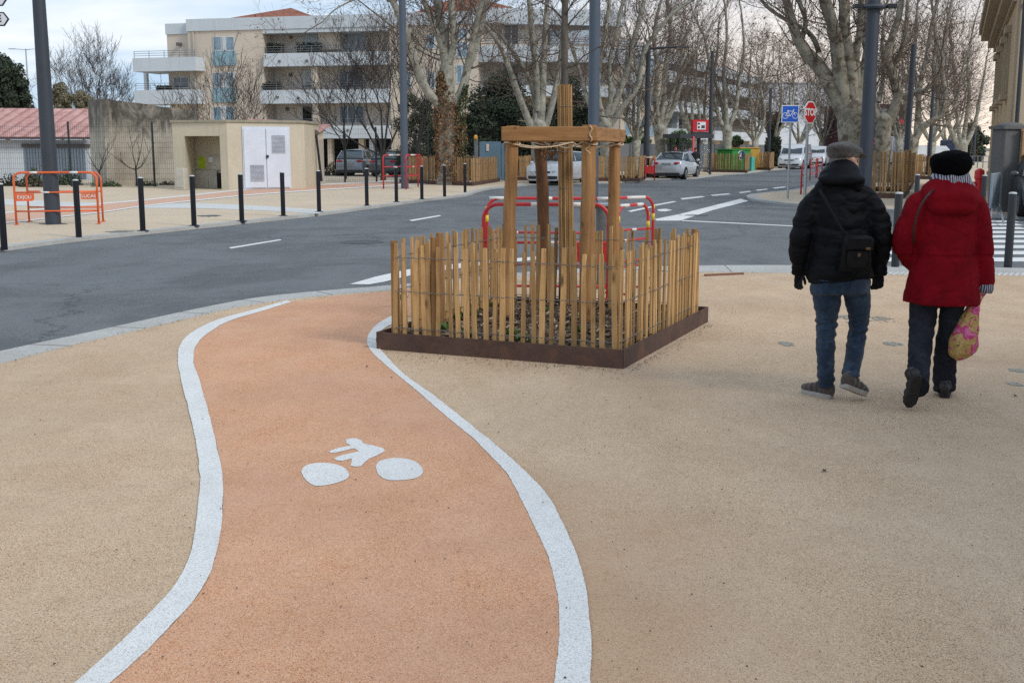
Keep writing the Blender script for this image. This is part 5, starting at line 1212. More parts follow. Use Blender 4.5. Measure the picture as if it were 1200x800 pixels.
for k, u in enumerate((3.0, 6.6, 10.2, 13.6)):
    q = MB(); fSd.uz(q, u-.75, 3.0, u+.75, 3.16, .03, .22); fSd.uz(q, u-.7, 4.85, u+.7, 5.05, .03, .2); fSd.uz(q, u-.7, 3.17, u-.55, 4.84, .03, .10); fSd.uz(q, u+.55, 3.17, u+.7, 4.84, .03, .10)
    o = q.build('window', corn, rb_); q = MB(); fSd.uz(q, u-.54, 3.18, u+.54, 4.83, .032, .05); q.build('pane', glass, o)
q = MB(); fSd.uz(q, -.0, 0, fSd.len, .7, .033, .09); q.build('plinth', corn, rb_)
# gate pillar of grey stone in front
gp = thing('stone_gate_pillar', GX(1183, 30.3), 'tall grey stone gate pillar with a rounded cap in front of the ochre building', 'pillar'); stone = stain_wall('grey_stone'); fp = Fac(1171.5, 30.3, 1197.5, 30.4)
stone = render_mat('grey_stone_b', (.15,.145,.14), (.07,.065,.06), .6, sc=1.2)
q = MB(); fp.uz(q, 0, -.05, fp.len, 2.12, -.6, 0); q.build('shaft', stone, gp, bevel=.02)
q = MB(); fp.uz(q, -.06, 2.12, fp.len+.06, 2.2, -.66, .06); cpt = fp.at(fp.len/2, 2.2, -.3); q.ell(cpt, (fp.len/2+.03,.33,.10), 20, 10); q.build('cap', stone, gp)
fp2 = Fac(1164, 31.0, 1171.4, 30.9); q = MB(); fp2.uz(q, 0, -.05, fp2.len-.0, 1.95, -.3, -.02); q.build('side_pier', stone, gp, bevel=.015)
nb = thing('notice_board', GX(1205, 30.2), 'tan framed timber door panel beside the grey stone pillar at the right edge', 'door panel'); fn = Fac(1196.5, 30.25, 1240, 30.4)
q = MB(); fn.box(q, 1197.8, 152, 1228, 196, -.1, .0); q.build('board', M('tan_board', (.38,.24,.13), .8, .2, 3), nb); q = MB(); fn.box(q, 1197.6, 151, 1229, 154, .0, .05); fn.box(q, 1197.6, 193, 1229, 196.5, .0, .05); fn.box(q, 1197.6, 154.2, 1199, 192.8, .0, .05); q.build('frame', M('tan_frame', (.30,.18,.09), .7), nb)
q = MB(); fn.box(q, 1199, 197, 1230, 250, -.3, -.1, z0=-.05); q.build('low_wall', stone, nb)

# unseen building added outside the frame to darken the near pavement on the right
nbld = thing('added_shade_building', (11.0, -4, 0), 'unseen ochre two-storey building added to shade the near pavement on the right', 'building')
q = MB(); q.prism([(8.2,-16),(16,-16),(16,3.0),(8.2,3.0)], -.1, 7.0); q.build('wall', ochre, nbld)
q = MB(); q.prism([(7.8,-16.4),(16.4,-16.4),(16.4,3.4),(7.8,3.4)], 7.003, 7.3); q.build('cornice', corn, nbld)
for y in (-13,-9.5,-6,-2.5,1):
    for z in (1.0, 4.4): q = MB(); q.box((8.17,y,z+.8), (.1,1.1,1.6)); w_ = q.build('window', corn, nbld); q = MB(); q.box((8.11,y,z+.8), (.05,.9,1.4)); q.build('pane', glass, w_)
# ---------- trees ----------
bark = M('plane_bark', (.35,.335,.275), .9, .25, 2.2, det=8, bump=.4, bscale=10, col2=(.145,.125,.09), thr=(.50,.62))
bark_r = M('plane_bark_right', (.31,.285,.225), .9, .25, 1.6, det=8, bump=.4, bscale=10, col2=(.11,.085,.06), thr=(.48,.60))
twigm = M('twig_brown', (.13,.095,.075), .9, .2, 2)
twigd = M('twig_dark', (.055,.046,.042), .9, .2, 2)
dead = M('dead_leaf', (.17,.085,.045), .9, .4, 3)
UP = Vector((0,0,1))
def seg_tube(mb, pts, r0, r1, n, mi=0): 
    k = len(pts); mb.tube(pts, [r0+(r1-r0)*i/(k-1) for i in range(k)], n, mi, caps=False)
def leafbit(mb, p, R, s, mi=2):
    a = R.uniform(0, 6.28); u = Vector((math.cos(a), math.sin(a), R.uniform(-.5,.5)))*s; v = Vector((R.uniform(-.4,.4), R.uniform(-.4,.4), -1))*s
    mb.add([p, p+u*.6+v*.5, p+v*1.2, p-u*.6+v*.5], [(0,1,2,3)], mi)
def grow(mb, p, d, Ln, r, lev, R, leaf=.25, lift=.35, fork=(3,5), minr=.006, ls=.06):
    n = 5 if lev >= 2 else (4 if lev == 1 else 3); pts = [p]; q = p; dd = d.normalized(); ds = []
    for k in range(n):
        dd = (dd+UP*lift*.22+Vector((R.gauss(0,1), R.gauss(0,1), R.gauss(0,.8)))*.15).normalized(); q = q+dd*(Ln/n); pts.append(q); ds.append(dd)
    r1 = max(r*.35, minr*.7); seg_tube(mb, pts, r, r1, 6 if r > .05 else (4 if r > .02 else 3), 0 if r > .035 else 1)
    if lev == 0:
        if R.random() < leaf:
            for _ in range(R.randint(1, 3)): leafbit(mb, pts[-1]+Vector((R.uniform(-.1,.1), R.uniform(-.1,.1), R.uniform(-.12,.02))), R, ls*R.uniform(.6,1.2))
        return
    m = R.randint(*fork)
    for k in range(m):
        i = min(n-1, int(R.uniform(.25, 1.0)*n)); f = R.random(); b = pts[i].lerp(pts[i+1], f); a = Vector((R.gauss(0,1), R.gauss(0,1), R.gauss(.15,.7))).normalized()
        nd = (ds[i]*.85+a*.75).normalized(); grow(mb, b, nd, Ln*R.uniform(.45,.75), max(minr, (r+(r1-r)*(i+f)/n)*R.uniform(.42,.62)), lev-1, R, leaf, lift, fork, minr, ls)
    grow(mb, pts[-1], ds[-1], Ln*R.uniform(.5,.7), max(minr, r1), lev-1, R, leaf, lift, fork, minr, ls)
def limb_px(mb, q, Y, R, lev=2, per=3, blen=2.2, leaf=.2, dyr=1.2, tip=True, start=.25, minr=.0045, lift=.35, mi=0, ls=.06):
    per *= 1.35
    dyt = R.uniform(-dyr, dyr); n = len(q); pts = []; rr = []
    for i, a in enumerate(q): pts.append(P(a[0], a[1], Y+dyt*i/(n-1))); rr.append(a[2]/2/F*Y*.84)
    Q = []; RR = []
    for i in range(n-1):
        for k in range(4):
            t = k/4; p0, p1, p2, p3 = pts[max(i-1,0)], pts[i], pts[i+1], pts[min(i+2,n-1)]
            Q.append(.5*((2*p1)+(p2-p0)*t+(2*p0-5*p1+4*p2-p3)*t*t+(3*p1-p0-3*p2+p3)*t**3)); RR.append((rr[i]*(1-t)+rr[i+1]*t)*R.uniform(.95,1.06))
    Q.append(pts[-1]); RR.append(rr[-1]); mb.tube(Q, RR, 10, mi, caps=False)
    m = len(Q)
    for k in range(int(per*(n-1))):
        i = int(R.uniform(start, .98)*(m-1)); t = (Q[min(i+1,m-1)]-Q[i]).normalized(); a = Vector((R.gauss(0,1), R.gauss(0,1), R.gauss(.2,.7))).normalized()
        grow(mb, Q[i], (t*.6+a).normalized(), blen*R.uniform(.6,1.2), max(minr, min(.032, RR[i]*R.uniform(.12,.28))), lev, R, leaf, lift, minr=minr, ls=ls)
    if tip: grow(mb, Q[-1], (Q[-1]-Q[-2]).normalized(), blen*1.3, RR[-1]*.9, lev+1, R, leaf, lift, minr=minr, ls=ls)
def trunk_px(q, Y, root, mat, n=16, seed=0):
    R = random.Random(seed); pts = [P(a[0], a[1], Y) for a in q]; rr = [a[2]/2/F*Y for a in q]; pts[0].z = -.1
    Q = []; RR = []
    for i in range(len(pts)-1):
        for k in range(5): t = k/5; Q.append(pts[i].lerp(pts[i+1], t)+Vector((R.uniform(-.015,.015),)*2+(0,))); RR.append((rr[i]*(1-t)+rr[i+1]*t)*R.uniform(.95,1.05))
    Q.append(pts[-1]); RR.append(rr[-1]); u_ = (pts[-1]-pts[-2]).normalized(); Q += [pts[-1]+u_*rr[-1]*.45, pts[-1]+u_*rr[-1]*.75]; RR += [rr[-1]*.75, rr[-1]*.3]; mb = MB(); mb.tube(Q, RR, n); return mb.build('trunk', mat, root, smooth_=True)
def px_tree(px, Y, label, trunk, limbs, seed, mat=bark, group='plane trees along the street', **kw):
    root = thing('plane_tree', GX(px, Y), label, 'tree', group); trunk_px(trunk, Y, root, mat, seed=seed); R = random.Random(seed); mb = MB()
    for l in limbs: limb_px(mb, l, Y, R, **kw)
    mb.build('crown', [mat, twigm, dead], root, recalc=False, smooth_=True); return root
t1 = px_tree(526, 52.6, 'big pale plane tree with an ivy-covered trunk left of the blue gate', [(525,214,27),(525,185,22),(524,150,20),(524,115,21)],
 [[(522,130,15),(510,118,13),(497,100,12),(484,65,11),(473,30,10),(462,5,9),(455,-20,8)], [(525,118,20),(524,80,17),(521,55,15),(516,25,12),(512,0,11),(508,-25,9)], [(526,75,10),(532,50,9),(531,30,9),(529,8,9),(531,-20,8)],
  [(532,125,15),(542,105,13),(548,80,11),(555,60,11),(562,35,10),(568,10,9),(578,-20,8)], [(547,82,9),(551,60,8),(558,30,7),(566,-5,7)], [(520,62,9),(514,45,8),(508,30,7),(498,5,7),(490,-20,6)], [(462,5,4),(440,-6,3),(415,0,2.4),(392,12,2),(378,26,1.5)], [(470,20,4),(462,32,3),(448,22,2.4),(432,10,2)]], 31, lev=2, per=2.2, blen=2.3, leaf=.35)
ivm = [M('ivy_dry', (.22,.10,.045), .9, .4, 4), M('ivy_green', (.045,.075,.025), .7, .3, 4), M('ivy_tan', (.33,.19,.10), .9, .3, 4)]
def ivy(root, q, Y, n, seed, green=.3, s=.07, name='ivy'):
    R = random.Random(seed); mb = MB(); pts = [P(a[0], a[1], Y) for a in q]; rr = [a[2]/2/F*Y for a in q]
    for k in range(n):
        f = R.random()*(len(pts)-1); i = int(f); t = f-i; c = pts[i].lerp(pts[i+1], t); r = (rr[i]*(1-t)+rr[i+1]*t)*R.uniform(.85,1.22); a = R.uniform(0, 6.28)
        p = c+Vector((math.cos(a)*r, math.sin(a)*r, R.uniform(-.1,.1))); h = f/(len(pts)-1); mi = 1 if R.random() < (green+.55*max(0,h-.45)) else (2 if R.random() < .3 else 0)
        leafbit(mb, p, R, s*R.uniform(.6,1.3), mi)
    return mb.build(name, ivm, root, recalc=False)
ivy(t1, [(528,214,26),(527,185,28),(526,150,30),(524,125,26),(520,100,14),(518,85,6)], 52.6, 7000, 3, .12); ivy(t1, [(538,190,12),(541,160,12),(540,130,10),(546,100,5)], 52.4, 1500, 4, .6)
px_tree(632, 58, 'pale plane tree with slim upright limbs seen above the front beam of the timber frame', [(632,212,20),(631,180,17),(631,146,19)],
 [[(626,160,12),(620,143,10),(607,110,8.5),(596,78,7.5),(585,52,6),(571,33,5)], [(628,145,9),(627,118,7.5),(620,92,7),(606,68,6),(590,46,5),(576,33,4)], [(633,160,13),(635,120,11),(636,90,10),(638,55,8),(640,20,7),(642,-15,6)],
  [(630,130,9),(629,100,9),(627,70,8),(623,35,8),(620,0,7),(615,-20,6)], [(636,160,10),(645,130,9),(653,95,8),(658,60,7),(661,25,6),(665,-5,5)]], 32, lev=2, per=2.6, blen=2.0, leaf=.45)
px_tree(712, 64, 'plane tree with fanning limbs behind the right end of the timber frame', [(712,208,18),(711,170,15),(709,142,17)],
 [[(706,150,9),(695,132,7),(686,110,6),(678,80,5),(668,50,4)], [(708,145,9),(700,110,8),(703,75,7),(709,40,6),(714,5,5)], [(711,145,11),(722,118,9),(734,85,8),(741,55,7),(750,20,6),(758,-10,5)], [(714,148,9),(734,120,8),(748,100,7),(754,65,6),(766,42,6),(790,15,5),(820,-5,4)],
  [(710,140,8),(716,110,7),(714,75,6),(722,40,5),(728,10,5)]], 33, lev=2, per=2.8, blen=2.1, leaf=.4)
px_tree(774, 74, 'plane tree rising behind the silver-white saloon left of the bus shelter', [(773,205,15),(774,170,12.5),(773,150,15)],
 [[(771,155,8),(764,138,6),(756,115,5),(748,95,4),(742,60,3.5)], [(772,150,8),(768,115,7),(770,80,6),(766,45,5),(772,10,4)], [(774,150,9),(778,110,8),(781,75,7),(786,40,6),(782,5,5)], [(776,152,8),(788,128,7),(797,100,6),(800,60,5),(810,25,4)], [(777,150,6),(786,118,5),(795,90,4),(815,60,4)]], 34, lev=2, per=3, blen=2.3, leaf=.35)
px_tree(852, 84, 'plane tree growing left of the green recycling container', [(852,203,12),(852,170,10),(852,150,12)],
 [[(850,155,7),(842,135,6),(836,110,5),(832,80,4),(826,45,3.5)], [(852,150,7),(850,118,6),(848,85,5),(852,45,4),(850,10,3)], [(853,152,7),(862,128,6),(866,95,5),(872,60,4),(870,25,3)], [(851,150,6),(845,118,5),(838,90,4),(842,50,3)]], 35, lev=2, per=3.2, blen=2.5, leaf=.35)
# right pavement trees
px_tree(1003, 47, 'massive pale plane tree with a thick forked trunk behind the man', [(1000,224,40),(999,185,32),(998,150,31),(997,125,33)],
 [[(993,142,25),(980,112,22),(961,80,19),(943,60,17),(932,38,14),(924,10,12),(915,-22,10)], [(992,135,22),(986,100,21),(982,65,19),(978,38,17),(968,5,16),(960,-22,14)], [(998,125,24),(996,80,18),(990,35,15),(990,-20,13)],
  [(960,62,8),(953,45,7),(940,33,6),(915,20,5),(897,6,5),(882,-14,4)], [(938,50,8),(944,25,7),(936,0,6),(934,-20,5)], [(1001,132,20),(1010,100,16),(1016,70,15),(1022,35,13),(1028,0,11),(1030,-20,9)], [(1005,120,14),(1003,70,11),(1008,30,9),(1010,-15,8)]], 41, bark_r, group='plane trees on the right pavement', lev=2, per=2.3, blen=2.1, leaf=.3)
px_tree(1034, 56, 'plane tree with a leaning fork and a stub limb right of the floodlight pole', [(1034,216,21),(1034,180,17),(1035,150,18),(1036,140,20)],
 [[(1032,146,13),(1024,128,11),(1017,105,10),(1020,80,8),(1012,45,7),(1016,5,6)], [(1040,145,15),(1048,128,14),(1052,112,13),(1046,88,12),(1040,68,11),(1046,42,10),(1053,20,9),(1058,-10,8)], [(1052,114,10),(1066,111,8),(1078,107,8),(1084,107,6)], [(1044,82,8),(1056,60,7),(1062,30,6),(1064,-10,5)], [(1030,120,7),(1035,90,6),(1034,50,5),(1038,10,4)]], 42, bark_r, group='plane trees on the right pavement', lev=2, per=2.6, blen=2.0, leaf=.3)
px_tree(1068, 66, 'plane tree whose limb bends sideways to the right above the woman\'s hat', [(1067,210,15),(1068,180,13),(1070,165,14)],
 [[(1070,168,12),(1077,155,10),(1086,146,9),(1097,139,8),(1104,134,7),(1108,110,6),(1104,80,6),(1108,40,5),(1116,0,4)], [(1074,158,9),(1076,130,8),(1078,100,7),(1086,65,6),(1092,30,6),(1100,-5,5)], [(1097,140,8),(1099,110,7),(1094,80,6),(1097,45,5),(1092,5,4)], [(1068,165,8),(1062,135,7),(1064,100,6),(1072,60,5),(1074,20,4)]], 43, bark_r, group='plane trees on the right pavement', lev=2, per=2.7, blen=2.2, leaf=.3)
px_tree(1130, 92, 'vase-shaped bare plane tree standing against the sky left of the ochre building', [(1128,205,12),(1128,180,11),(1127,168,13)],
 [[(1124,172,8),(1113,150,7),(1108,120,6),(1104,90,5),(1098,60,4)], [(1126,170,7),(1122,140,6),(1120,110,5),(1118,80,4),(1114,45,3)], [(1128,170,7),(1132,142,6),(1136,110,5),(1134,75,4),(1138,45,3)], [(1130,172,8),(1140,152,6),(1146,130,5),(1150,105,4),(1154,85,3)]], 44, bark, group='plane trees on the right pavement', lev=2, per=3, blen=2.4, leaf=.25)
# generic plane trees further off: three grown shapes, copied
def gen_tree(seed, H=12.5, mat=bark):
    R = random.Random(seed); root = thing('plane_tree', (0,0,0), '', 'tree', 'plane trees further along the street'); zt = R.uniform(2.2, 3.2); mb = MB()
    mb.tube([(0,0,-.1),(0,0,.6),(.03,.02,zt*.6),(0,0,zt)], [.40,.31,.27,.31], 12); mb.build('trunk', mat, root, local=True, smooth_=True)
    cr = MB(); n = R.randint(5, 6)
    for k in range(n):
        a = 2*math.pi*(k+R.uniform(-.3,.3))/n; out = R.uniform(.5,.9); p = Vector((0,0,zt-.15)); d = Vector((math.cos(a)*out, math.sin(a)*out, .9)).normalized(); pts = [p]; L_ = R.uniform(.75,1)*(H-zt)*.78
        for j in range(7): d = (d+UP*.28+Vector((R.gauss(0,1), R.gauss(0,1), 0))*.12).normalized(); p = p+d*L_/7; pts.append(p)
        r0 = R.uniform(.11,.16); seg_tube(cr, pts, r0, .05, 8)
        for _ in range(14):
            i = R.randint(1, 6); t = (pts[i+1]-pts[i]).normalized(); q = Vector((R.gauss(0,1), R.gauss(0,1), R.gauss(.2,.6))).normalized(); grow(cr, pts[i], (t*.6+q).normalized(), R.uniform(1.4,2.6), R.uniform(.02,.04), 2, R, .3, .35, minr=.0065, ls=.08)
        grow(cr, pts[-1], d, 2.2, .05, 3, R, .3, .35, minr=.0065, ls=.08)
    cr.build('crown', [mat, twigm, dead], root, recalc=False, local=True, smooth_=True); return root
gens = [gen_tree(s) for s in (71, 72, 73)]
spots = [(884, 96, .95, 'bare plane tree directly behind the yellow end of the recycling containers'), (936, 112, 1.0, 'bare plane tree standing behind the large white van'), (962, 124, 1.0, 'bare plane tree standing behind the smaller white van'),
 (985, 140, 1.0, 'bare plane tree behind the man\'s cap, in front of the white building'), (815, 84, 1.0, 'bare plane tree behind the red roof sign of the bus shelter'), (905, 103, 1.0, 'plane tree with a dark ivy-wrapped trunk left of the large white van'),
 (745, 71, .9, 'bare plane tree just left of the thin streetlight with an arm'), (1090, 78, .95, 'bare plane tree behind the white lorry, left of the woman\'s hat'), (1012, 150, 1.1, 'distant plane tree between the white building and the red shop'), (1052, 96, 1.0, 'plane tree in front of the dark red shop window'),
 (1108, 115, 1.0, 'plane tree right of the white lorry, beyond the woman\'s hat')]
used = set()
for i, (px, Y, s, lab) in enumerate(spots):
    g_ = gens[i % 3]; o = g_ if (i % 3) not in used else copy_tree(g_); used.add(i % 3); o.location = GX(px, Y); o.rotation_euler.z = i*1.37; o.scale = (s, s, s*.92); tag(o, lab, 'tree', 'plane trees further along the street')
    if px == 905: ivt = o
R = random.Random(9); mb = MB(); c0 = ivt.location
for k in range(4200):
    h = R.uniform(0, 5.2); a = R.uniform(0, 6.28); r = (.55 if h < 2.8 else .35)*R.uniform(.6,1.3); xo = 0 if h < 2.6 else (h-2.6)*.28*(1 if R.random() < .6 else -1)
    leafbit(mb, Vector((math.cos(a)*r+xo, math.sin(a)*r, h)), R, .13*R.uniform(.6,1.3), 0)
mb.build('ivy', [M('ivy_dark', (.022,.035,.014), .8, .3, 2)], ivt, recalc=False, local=True)

# bare trees and bushes in front of the apartment building and on the far left
def bush(px, Y, label, name, sprays, seed, mat=twigd, lev=3, fork=(3,4), r=.035, cat='tree', group=None, tr=None):
    root = thing(name, GX(px, Y), label, cat, group); R = random.Random(seed); mb = MB(); t = MB()
    b = root.location; th = tr[0] if tr else .3; trr = tr[1] if tr else r*1.6
    t.tube([b+Vector((0,0,-.1)), b+Vector((.02,0,th*.5)), b+Vector((0,0,th+.1))], [trr*1.2, trr, trr*.9], 8); t.build('trunk', mat, root)
    for (dx, H, L_) in sprays:
        grow(mb, b+Vector((0,0,th)), Vector((dx, R.uniform(-.35,.35), H)), L_, r, lev, R, .02, .5, fork, .011)
    mb.build('crown', [mat, mat, dead], root, recalc=False); return root
bush(112, 112, 'wide round-crowned bare tree on the skyline left of the apartment building', 'bare_tree', [(-.9,.8,3.9),(-.55,1,4.3),(-.25,1,4.6),(.05,1,4.7),(.3,1,4.6),(.6,.9,4.3),(.95,.7,3.9),(-1.1,.5,3.6),(1.1,.45,3.4),(.1,1,4.0)], 51, twigd, 4, (3,4), .085, tr=(2.6,.22))
bush(287, 68, 'bare multi-stemmed bush rising above the right half of the beige cabin roof', 'bare_shrub', [(-.3,1,3.2),(.05,1,3.6),(.3,1,3.3),(-.1,1,3.9),(.5,.9,2.8),(.15,1,3.5)], 52, twigd, 3, (3,4), .035, 'shrub')
bush(240, 66, 'bare low bush spreading above the left part of the beige cabin roof', 'bare_shrub', [(-.6,.8,2.4),(-.1,1,2.8),(.4,.9,2.8),(.7,.8,2.6),(-.9,.6,2.2)], 53, twigd, 3, (3,4), .03, 'shrub')
bush(449, 60, 'dark bare tree in front of the apartment car park, left of the second lamppost', 'bare_tree', [(-.7,.9,3.2),(-.3,1,3.8),(.0,1,4.2),(.25,1,4),(.5,.9,3.4),(-.95,.55,3.2)], 54, twigd, 3, (3,5), .06, tr=(1.2,.13))
bush(405, 63, 'thin bare tree left of the dark one in front of the apartment car park', 'bare_tree', [(-.5,1,2.6),(0,1,3.4),(.4,1,3),(.2,1,3.2)], 55, twigd, 3, (3,4), .04, tr=(1.6,.07))
bush(490, 64, 'bare tree with reddish leftover leaves between the second lamppost and the ivy tree', 'bare_tree', [(-.4,1,3.6),(-.1,1,4.4),(.15,1,4.6),(.4,1,3.8)], 56, twigd, 3, (3,5), .06, tr=(1.8,.12))
# espaliers on the stained wall
bush(160, 50.8, 'small bare fruit tree with spread branches against the stained concrete wall', 'bare_tree', [(-.9,.6,1.1),(-.4,1,1.2),(.3,1,1.3),(.9,.5,1.1)], 57, twigd, 1, (2,3), .025, tr=(.7,.045))
bush(117, 50.8, 'small bare fruit tree before the left end of the stained concrete wall', 'bare_tree', [(-.8,.8,1.0),(.2,1,1.2),(.8,.8,1.0)], 58, twigd, 1, (2,3), .025, tr=(.6,.045))

# evergreens: clouds of small leaves in lumpy clumps
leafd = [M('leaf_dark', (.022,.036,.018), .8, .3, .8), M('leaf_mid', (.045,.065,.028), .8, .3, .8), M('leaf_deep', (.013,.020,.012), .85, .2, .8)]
leafo = [M('olive_leaf', (.075,.085,.055), .8, .3, .8), M('olive_leaf_pale', (.12,.13,.09), .8, .3, .8), leafd[0]]
leafw = [M('winter_leaf', (.17,.15,.09), .9, .3, .8), M('winter_leaf_pale', (.25,.22,.14), .9, .3, .8), M('winter_leaf_green', (.09,.10,.05), .9, .3, .8)]
leafg = [M('leaf_green', (.045,.10,.025), .8, .3, .8), M('leaf_green_l', (.09,.15,.04), .8, .3, .8), leafd[0]]
def evergreen(name, px, Y, w_px, top, bot, label, n=6000, mats=leafd, s=.11, seed=0, clumps=22, cat='tree', trunk=True, group=None, depth=.7):
    root = thing(name, GX(px, Y), label, cat, group); R = random.Random(seed); b = root.location; z1 = P(px, top, Y).z; z0 = max(.1, P(px, bot, Y).z); W = w_px/F*Y/2
    if trunk: t = MB(); t.tube([b+Vector((0,0,-.1)), b+Vector((0,0,(z0+z1)/2))], [W*.07+.05, W*.04+.02], 8); t.build('trunk', bark_dark, root)
    cl_ = []
    for k in range(clumps):
        zf = R.random(); prof = math.sin(math.pi*min(1,(zf*.85+.16)))**.55; a = R.uniform(0,6.28); rr = R.random()**.5*prof
        cl_.append((b+Vector((math.cos(a)*rr*W*.85, math.sin(a)*rr*W*.85*depth, z0+(z1-z0)*zf*.92)), R.uniform(.18,.34)*W))
    mb = MB(); n = int(n*1.5); s *= 1.12; cl_ += [(b+Vector((0,0,z0+(z1-z0)*f)), W*.55) for f in (.25,.45,.62)]*3
    for k in range(n):
        c, r = R.choice(cl_); v = Vector((R.gauss(0,1), R.gauss(0,1), R.gauss(0,1))).normalized()*r*R.uniform(.55,1.1)
        q = c+v; 
        if q.z < .02: q.z = R.uniform(.02,.2)
        a = Vector((R.gauss(0,1), R.gauss(0,1), R.gauss(0,1))).normalized()*s*R.uniform(.6,1.3); e = a.cross(v).normalized()*s*R.uniform(.35,.8) if v.length else a
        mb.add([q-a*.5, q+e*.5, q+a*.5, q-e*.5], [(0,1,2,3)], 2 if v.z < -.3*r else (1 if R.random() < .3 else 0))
    mb.build('crown', mats, root, recalc=False); return root
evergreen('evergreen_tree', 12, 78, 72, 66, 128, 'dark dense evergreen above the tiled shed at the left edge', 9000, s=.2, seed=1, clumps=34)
evergreen('evergreen_shrub', 76, 74, 36, 98, 130, 'dull brownish shrub top showing over the tiled shed left of the skyline tree', 2500, leafw, .16, 2, 14, 'shrub')
evergreen('evergreen_shrub', 100, 90, 30, 108, 130, 'small brown-green shrub top below the bare skyline tree', 1800, leafw, .16, 22, 10, 'shrub')
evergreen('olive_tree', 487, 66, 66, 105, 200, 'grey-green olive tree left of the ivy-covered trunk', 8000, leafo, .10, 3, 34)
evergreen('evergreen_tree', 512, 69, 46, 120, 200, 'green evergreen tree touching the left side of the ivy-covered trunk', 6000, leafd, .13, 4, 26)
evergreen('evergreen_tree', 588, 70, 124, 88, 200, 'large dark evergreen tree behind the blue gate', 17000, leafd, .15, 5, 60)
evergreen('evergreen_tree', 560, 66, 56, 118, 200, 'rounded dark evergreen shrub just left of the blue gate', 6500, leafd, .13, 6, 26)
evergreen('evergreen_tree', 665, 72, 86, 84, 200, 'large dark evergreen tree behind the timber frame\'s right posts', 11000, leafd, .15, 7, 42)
evergreen('evergreen_tree', 690, 68, 46, 115, 200, 'narrow dark evergreen behind the middle grey pole', 5000, leafd, .13, 8, 22)
for i, (px, w_, t, b_, lab) in enumerate(((748,34,156,172,'clipped green hedge top left of the thin streetlight with an arm'),(797,40,157,172,'clipped green hedge top behind the saloon\'s plane tree'),(728,26,158,172,'clipped green hedge top above the grey fence next to the timber frame'))):
    evergreen('hedge', px, 92, w_, t, b_, lab, 3500, leafg, .14, 10+i, 16, 'hedge', False)
evergreen('evergreen_tree', 1138, 135, 52, 146, 196, 'dark round pine beyond the far right end of the street', 5000, leafd, .3, 14, 26)
evergreen('evergreen_shrub', 862, 105, 20, 160, 172, 'small green shrub over the grey fence behind the green container', 1200, leafg, .15, 15, 8, 'shrub', False)
# planting at the foot of the wire fence
R = random.Random(77)
def plant(px, py, w_px, h, label, seed, mats=leafg, s=.06, n=900, name='ground_shrub'):
    root = thing(name, G(px, py), label, 'plant', 'low plants at the foot of the wire fence'); b = root.location; W = w_px/F*b.y/2; R = random.Random(seed); mb = MB(); st = MB()
    for k in range(7): a = R.uniform(0,6.28); st.tube([b, b+Vector((math.cos(a)*W*.5, math.sin(a)*W*.4, h*.7))], .012, 4)
    st.build('stem', twigd, root)
    for k in range(n):
        a = R.uniform(0,6.28); r = R.random()**.5; z = h*R.random()*(1-.55*r*r)*(.75+.45*math.sin(a*3+seed)); q = b+Vector((math.cos(a)*r*W, math.sin(a)*r*W*.5, max(.02,z))); l = Vector((R.gauss(0,1), R.gauss(0,1), abs(R.gauss(0,1)))).normalized()*s*R.uniform(.6,1.5); e = l.cross(Vector((R.random(),R.random(),R.random()))).normalized()*s*.4
        mb.add([q-l*.5, q+e, q+l*.5, q-e], [(0,1,2,3)], R.choice((0,0,1,2)))
    mb.build('leaves', mats, root, recalc=False); return root
pinkb = [M('bronze_leaf', (.16,.10,.09), .8, .4, 2), M('bronze_leaf_l', (.30,.24,.20), .8, .3, 2), leafg[0]]
plant(45, 219, 46, .85, 'bronze-leaved bush seen through the left half of the orange barrier', 1, pinkb, .11, 1300)
plant(82, 217, 30, .80, 'green bush seen through the orange barrier right of the big lamppost', 2, leafg, .07, 1200)
plant(12, 218, 26, .55, 'dark low plant between the first bollard and the orange barrier', 3, leafd, .08, 700)
plant(125, 219, 36, .35, 'low green plant cushion just right of the orange barrier', 4, leafg, .05, 900)
plant(147, 216, 18, .62, 'rounded deep green bush before the middle of the stained wall', 5, leafg, .05, 900)
plant(172, 218, 26, .30, 'low green plants near the second fence post before the stained wall', 6, leafg, .05, 700)
plant(196, 217, 20, .22, 'sparse low weeds near the pale service box', 7, leafo, .05, 400)
plant(394, 206, 40, .8, 'tangled dry brush behind the wire fence right of the leaning pole', 8, [M('dry_brush', (.14,.11,.075), .9, .3, 2), leafo[0], leafd[0]], .1, 1500)
plant(350, 216.5, 12, .1, 'tiny tuft of weeds at the foot of the cabin\'s right wall', 9, leafg, .03, 150)

def balcony_plant(f, a, t, b_, w_, d, label, seed):
    u0, z0, u1, z1 = f.rect(a, t, b_, w_, d); c = f.at((u0+u1)/2, z0, d); root = thing('balcony_plant', c, label, 'plant', 'plants on the apartment balconies'); R = random.Random(seed); mb = MB()
    pt = MB(); f.uz(pt, u0+.1, z0-.25, u1-.1, z0+.05, d-.2, d+.1); pt.build('planter_box', dark_metal, root)
    for k in range(500):
        q = f.at(R.uniform(u0,u1), z0+(z1-z0)*R.random()**.8*(.6+.4*math.sin(k*.9)**2), d+R.uniform(-.3,.2)); l = Vector((R.gauss(0,1), R.gauss(0,1), R.gauss(0,1))).normalized()*.10; e = Vector((l.z, l.x, l.y))*.5
        mb.add([q-l, q+e, q+l, q-e], [(0,1,2,3)], R.choice((0,0,1,2)))
    mb.build('leaves', leafd, root, recalc=False)
balcony_plant(fM, 313, 50, 332, 62, -.3, 'dark bush at the left end of the topmost long balcony', 1); balcony_plant(fM, 346, 49, 377, 61.5, -.3, 'wide dark bush before the middle window of the topmost long balcony', 2)
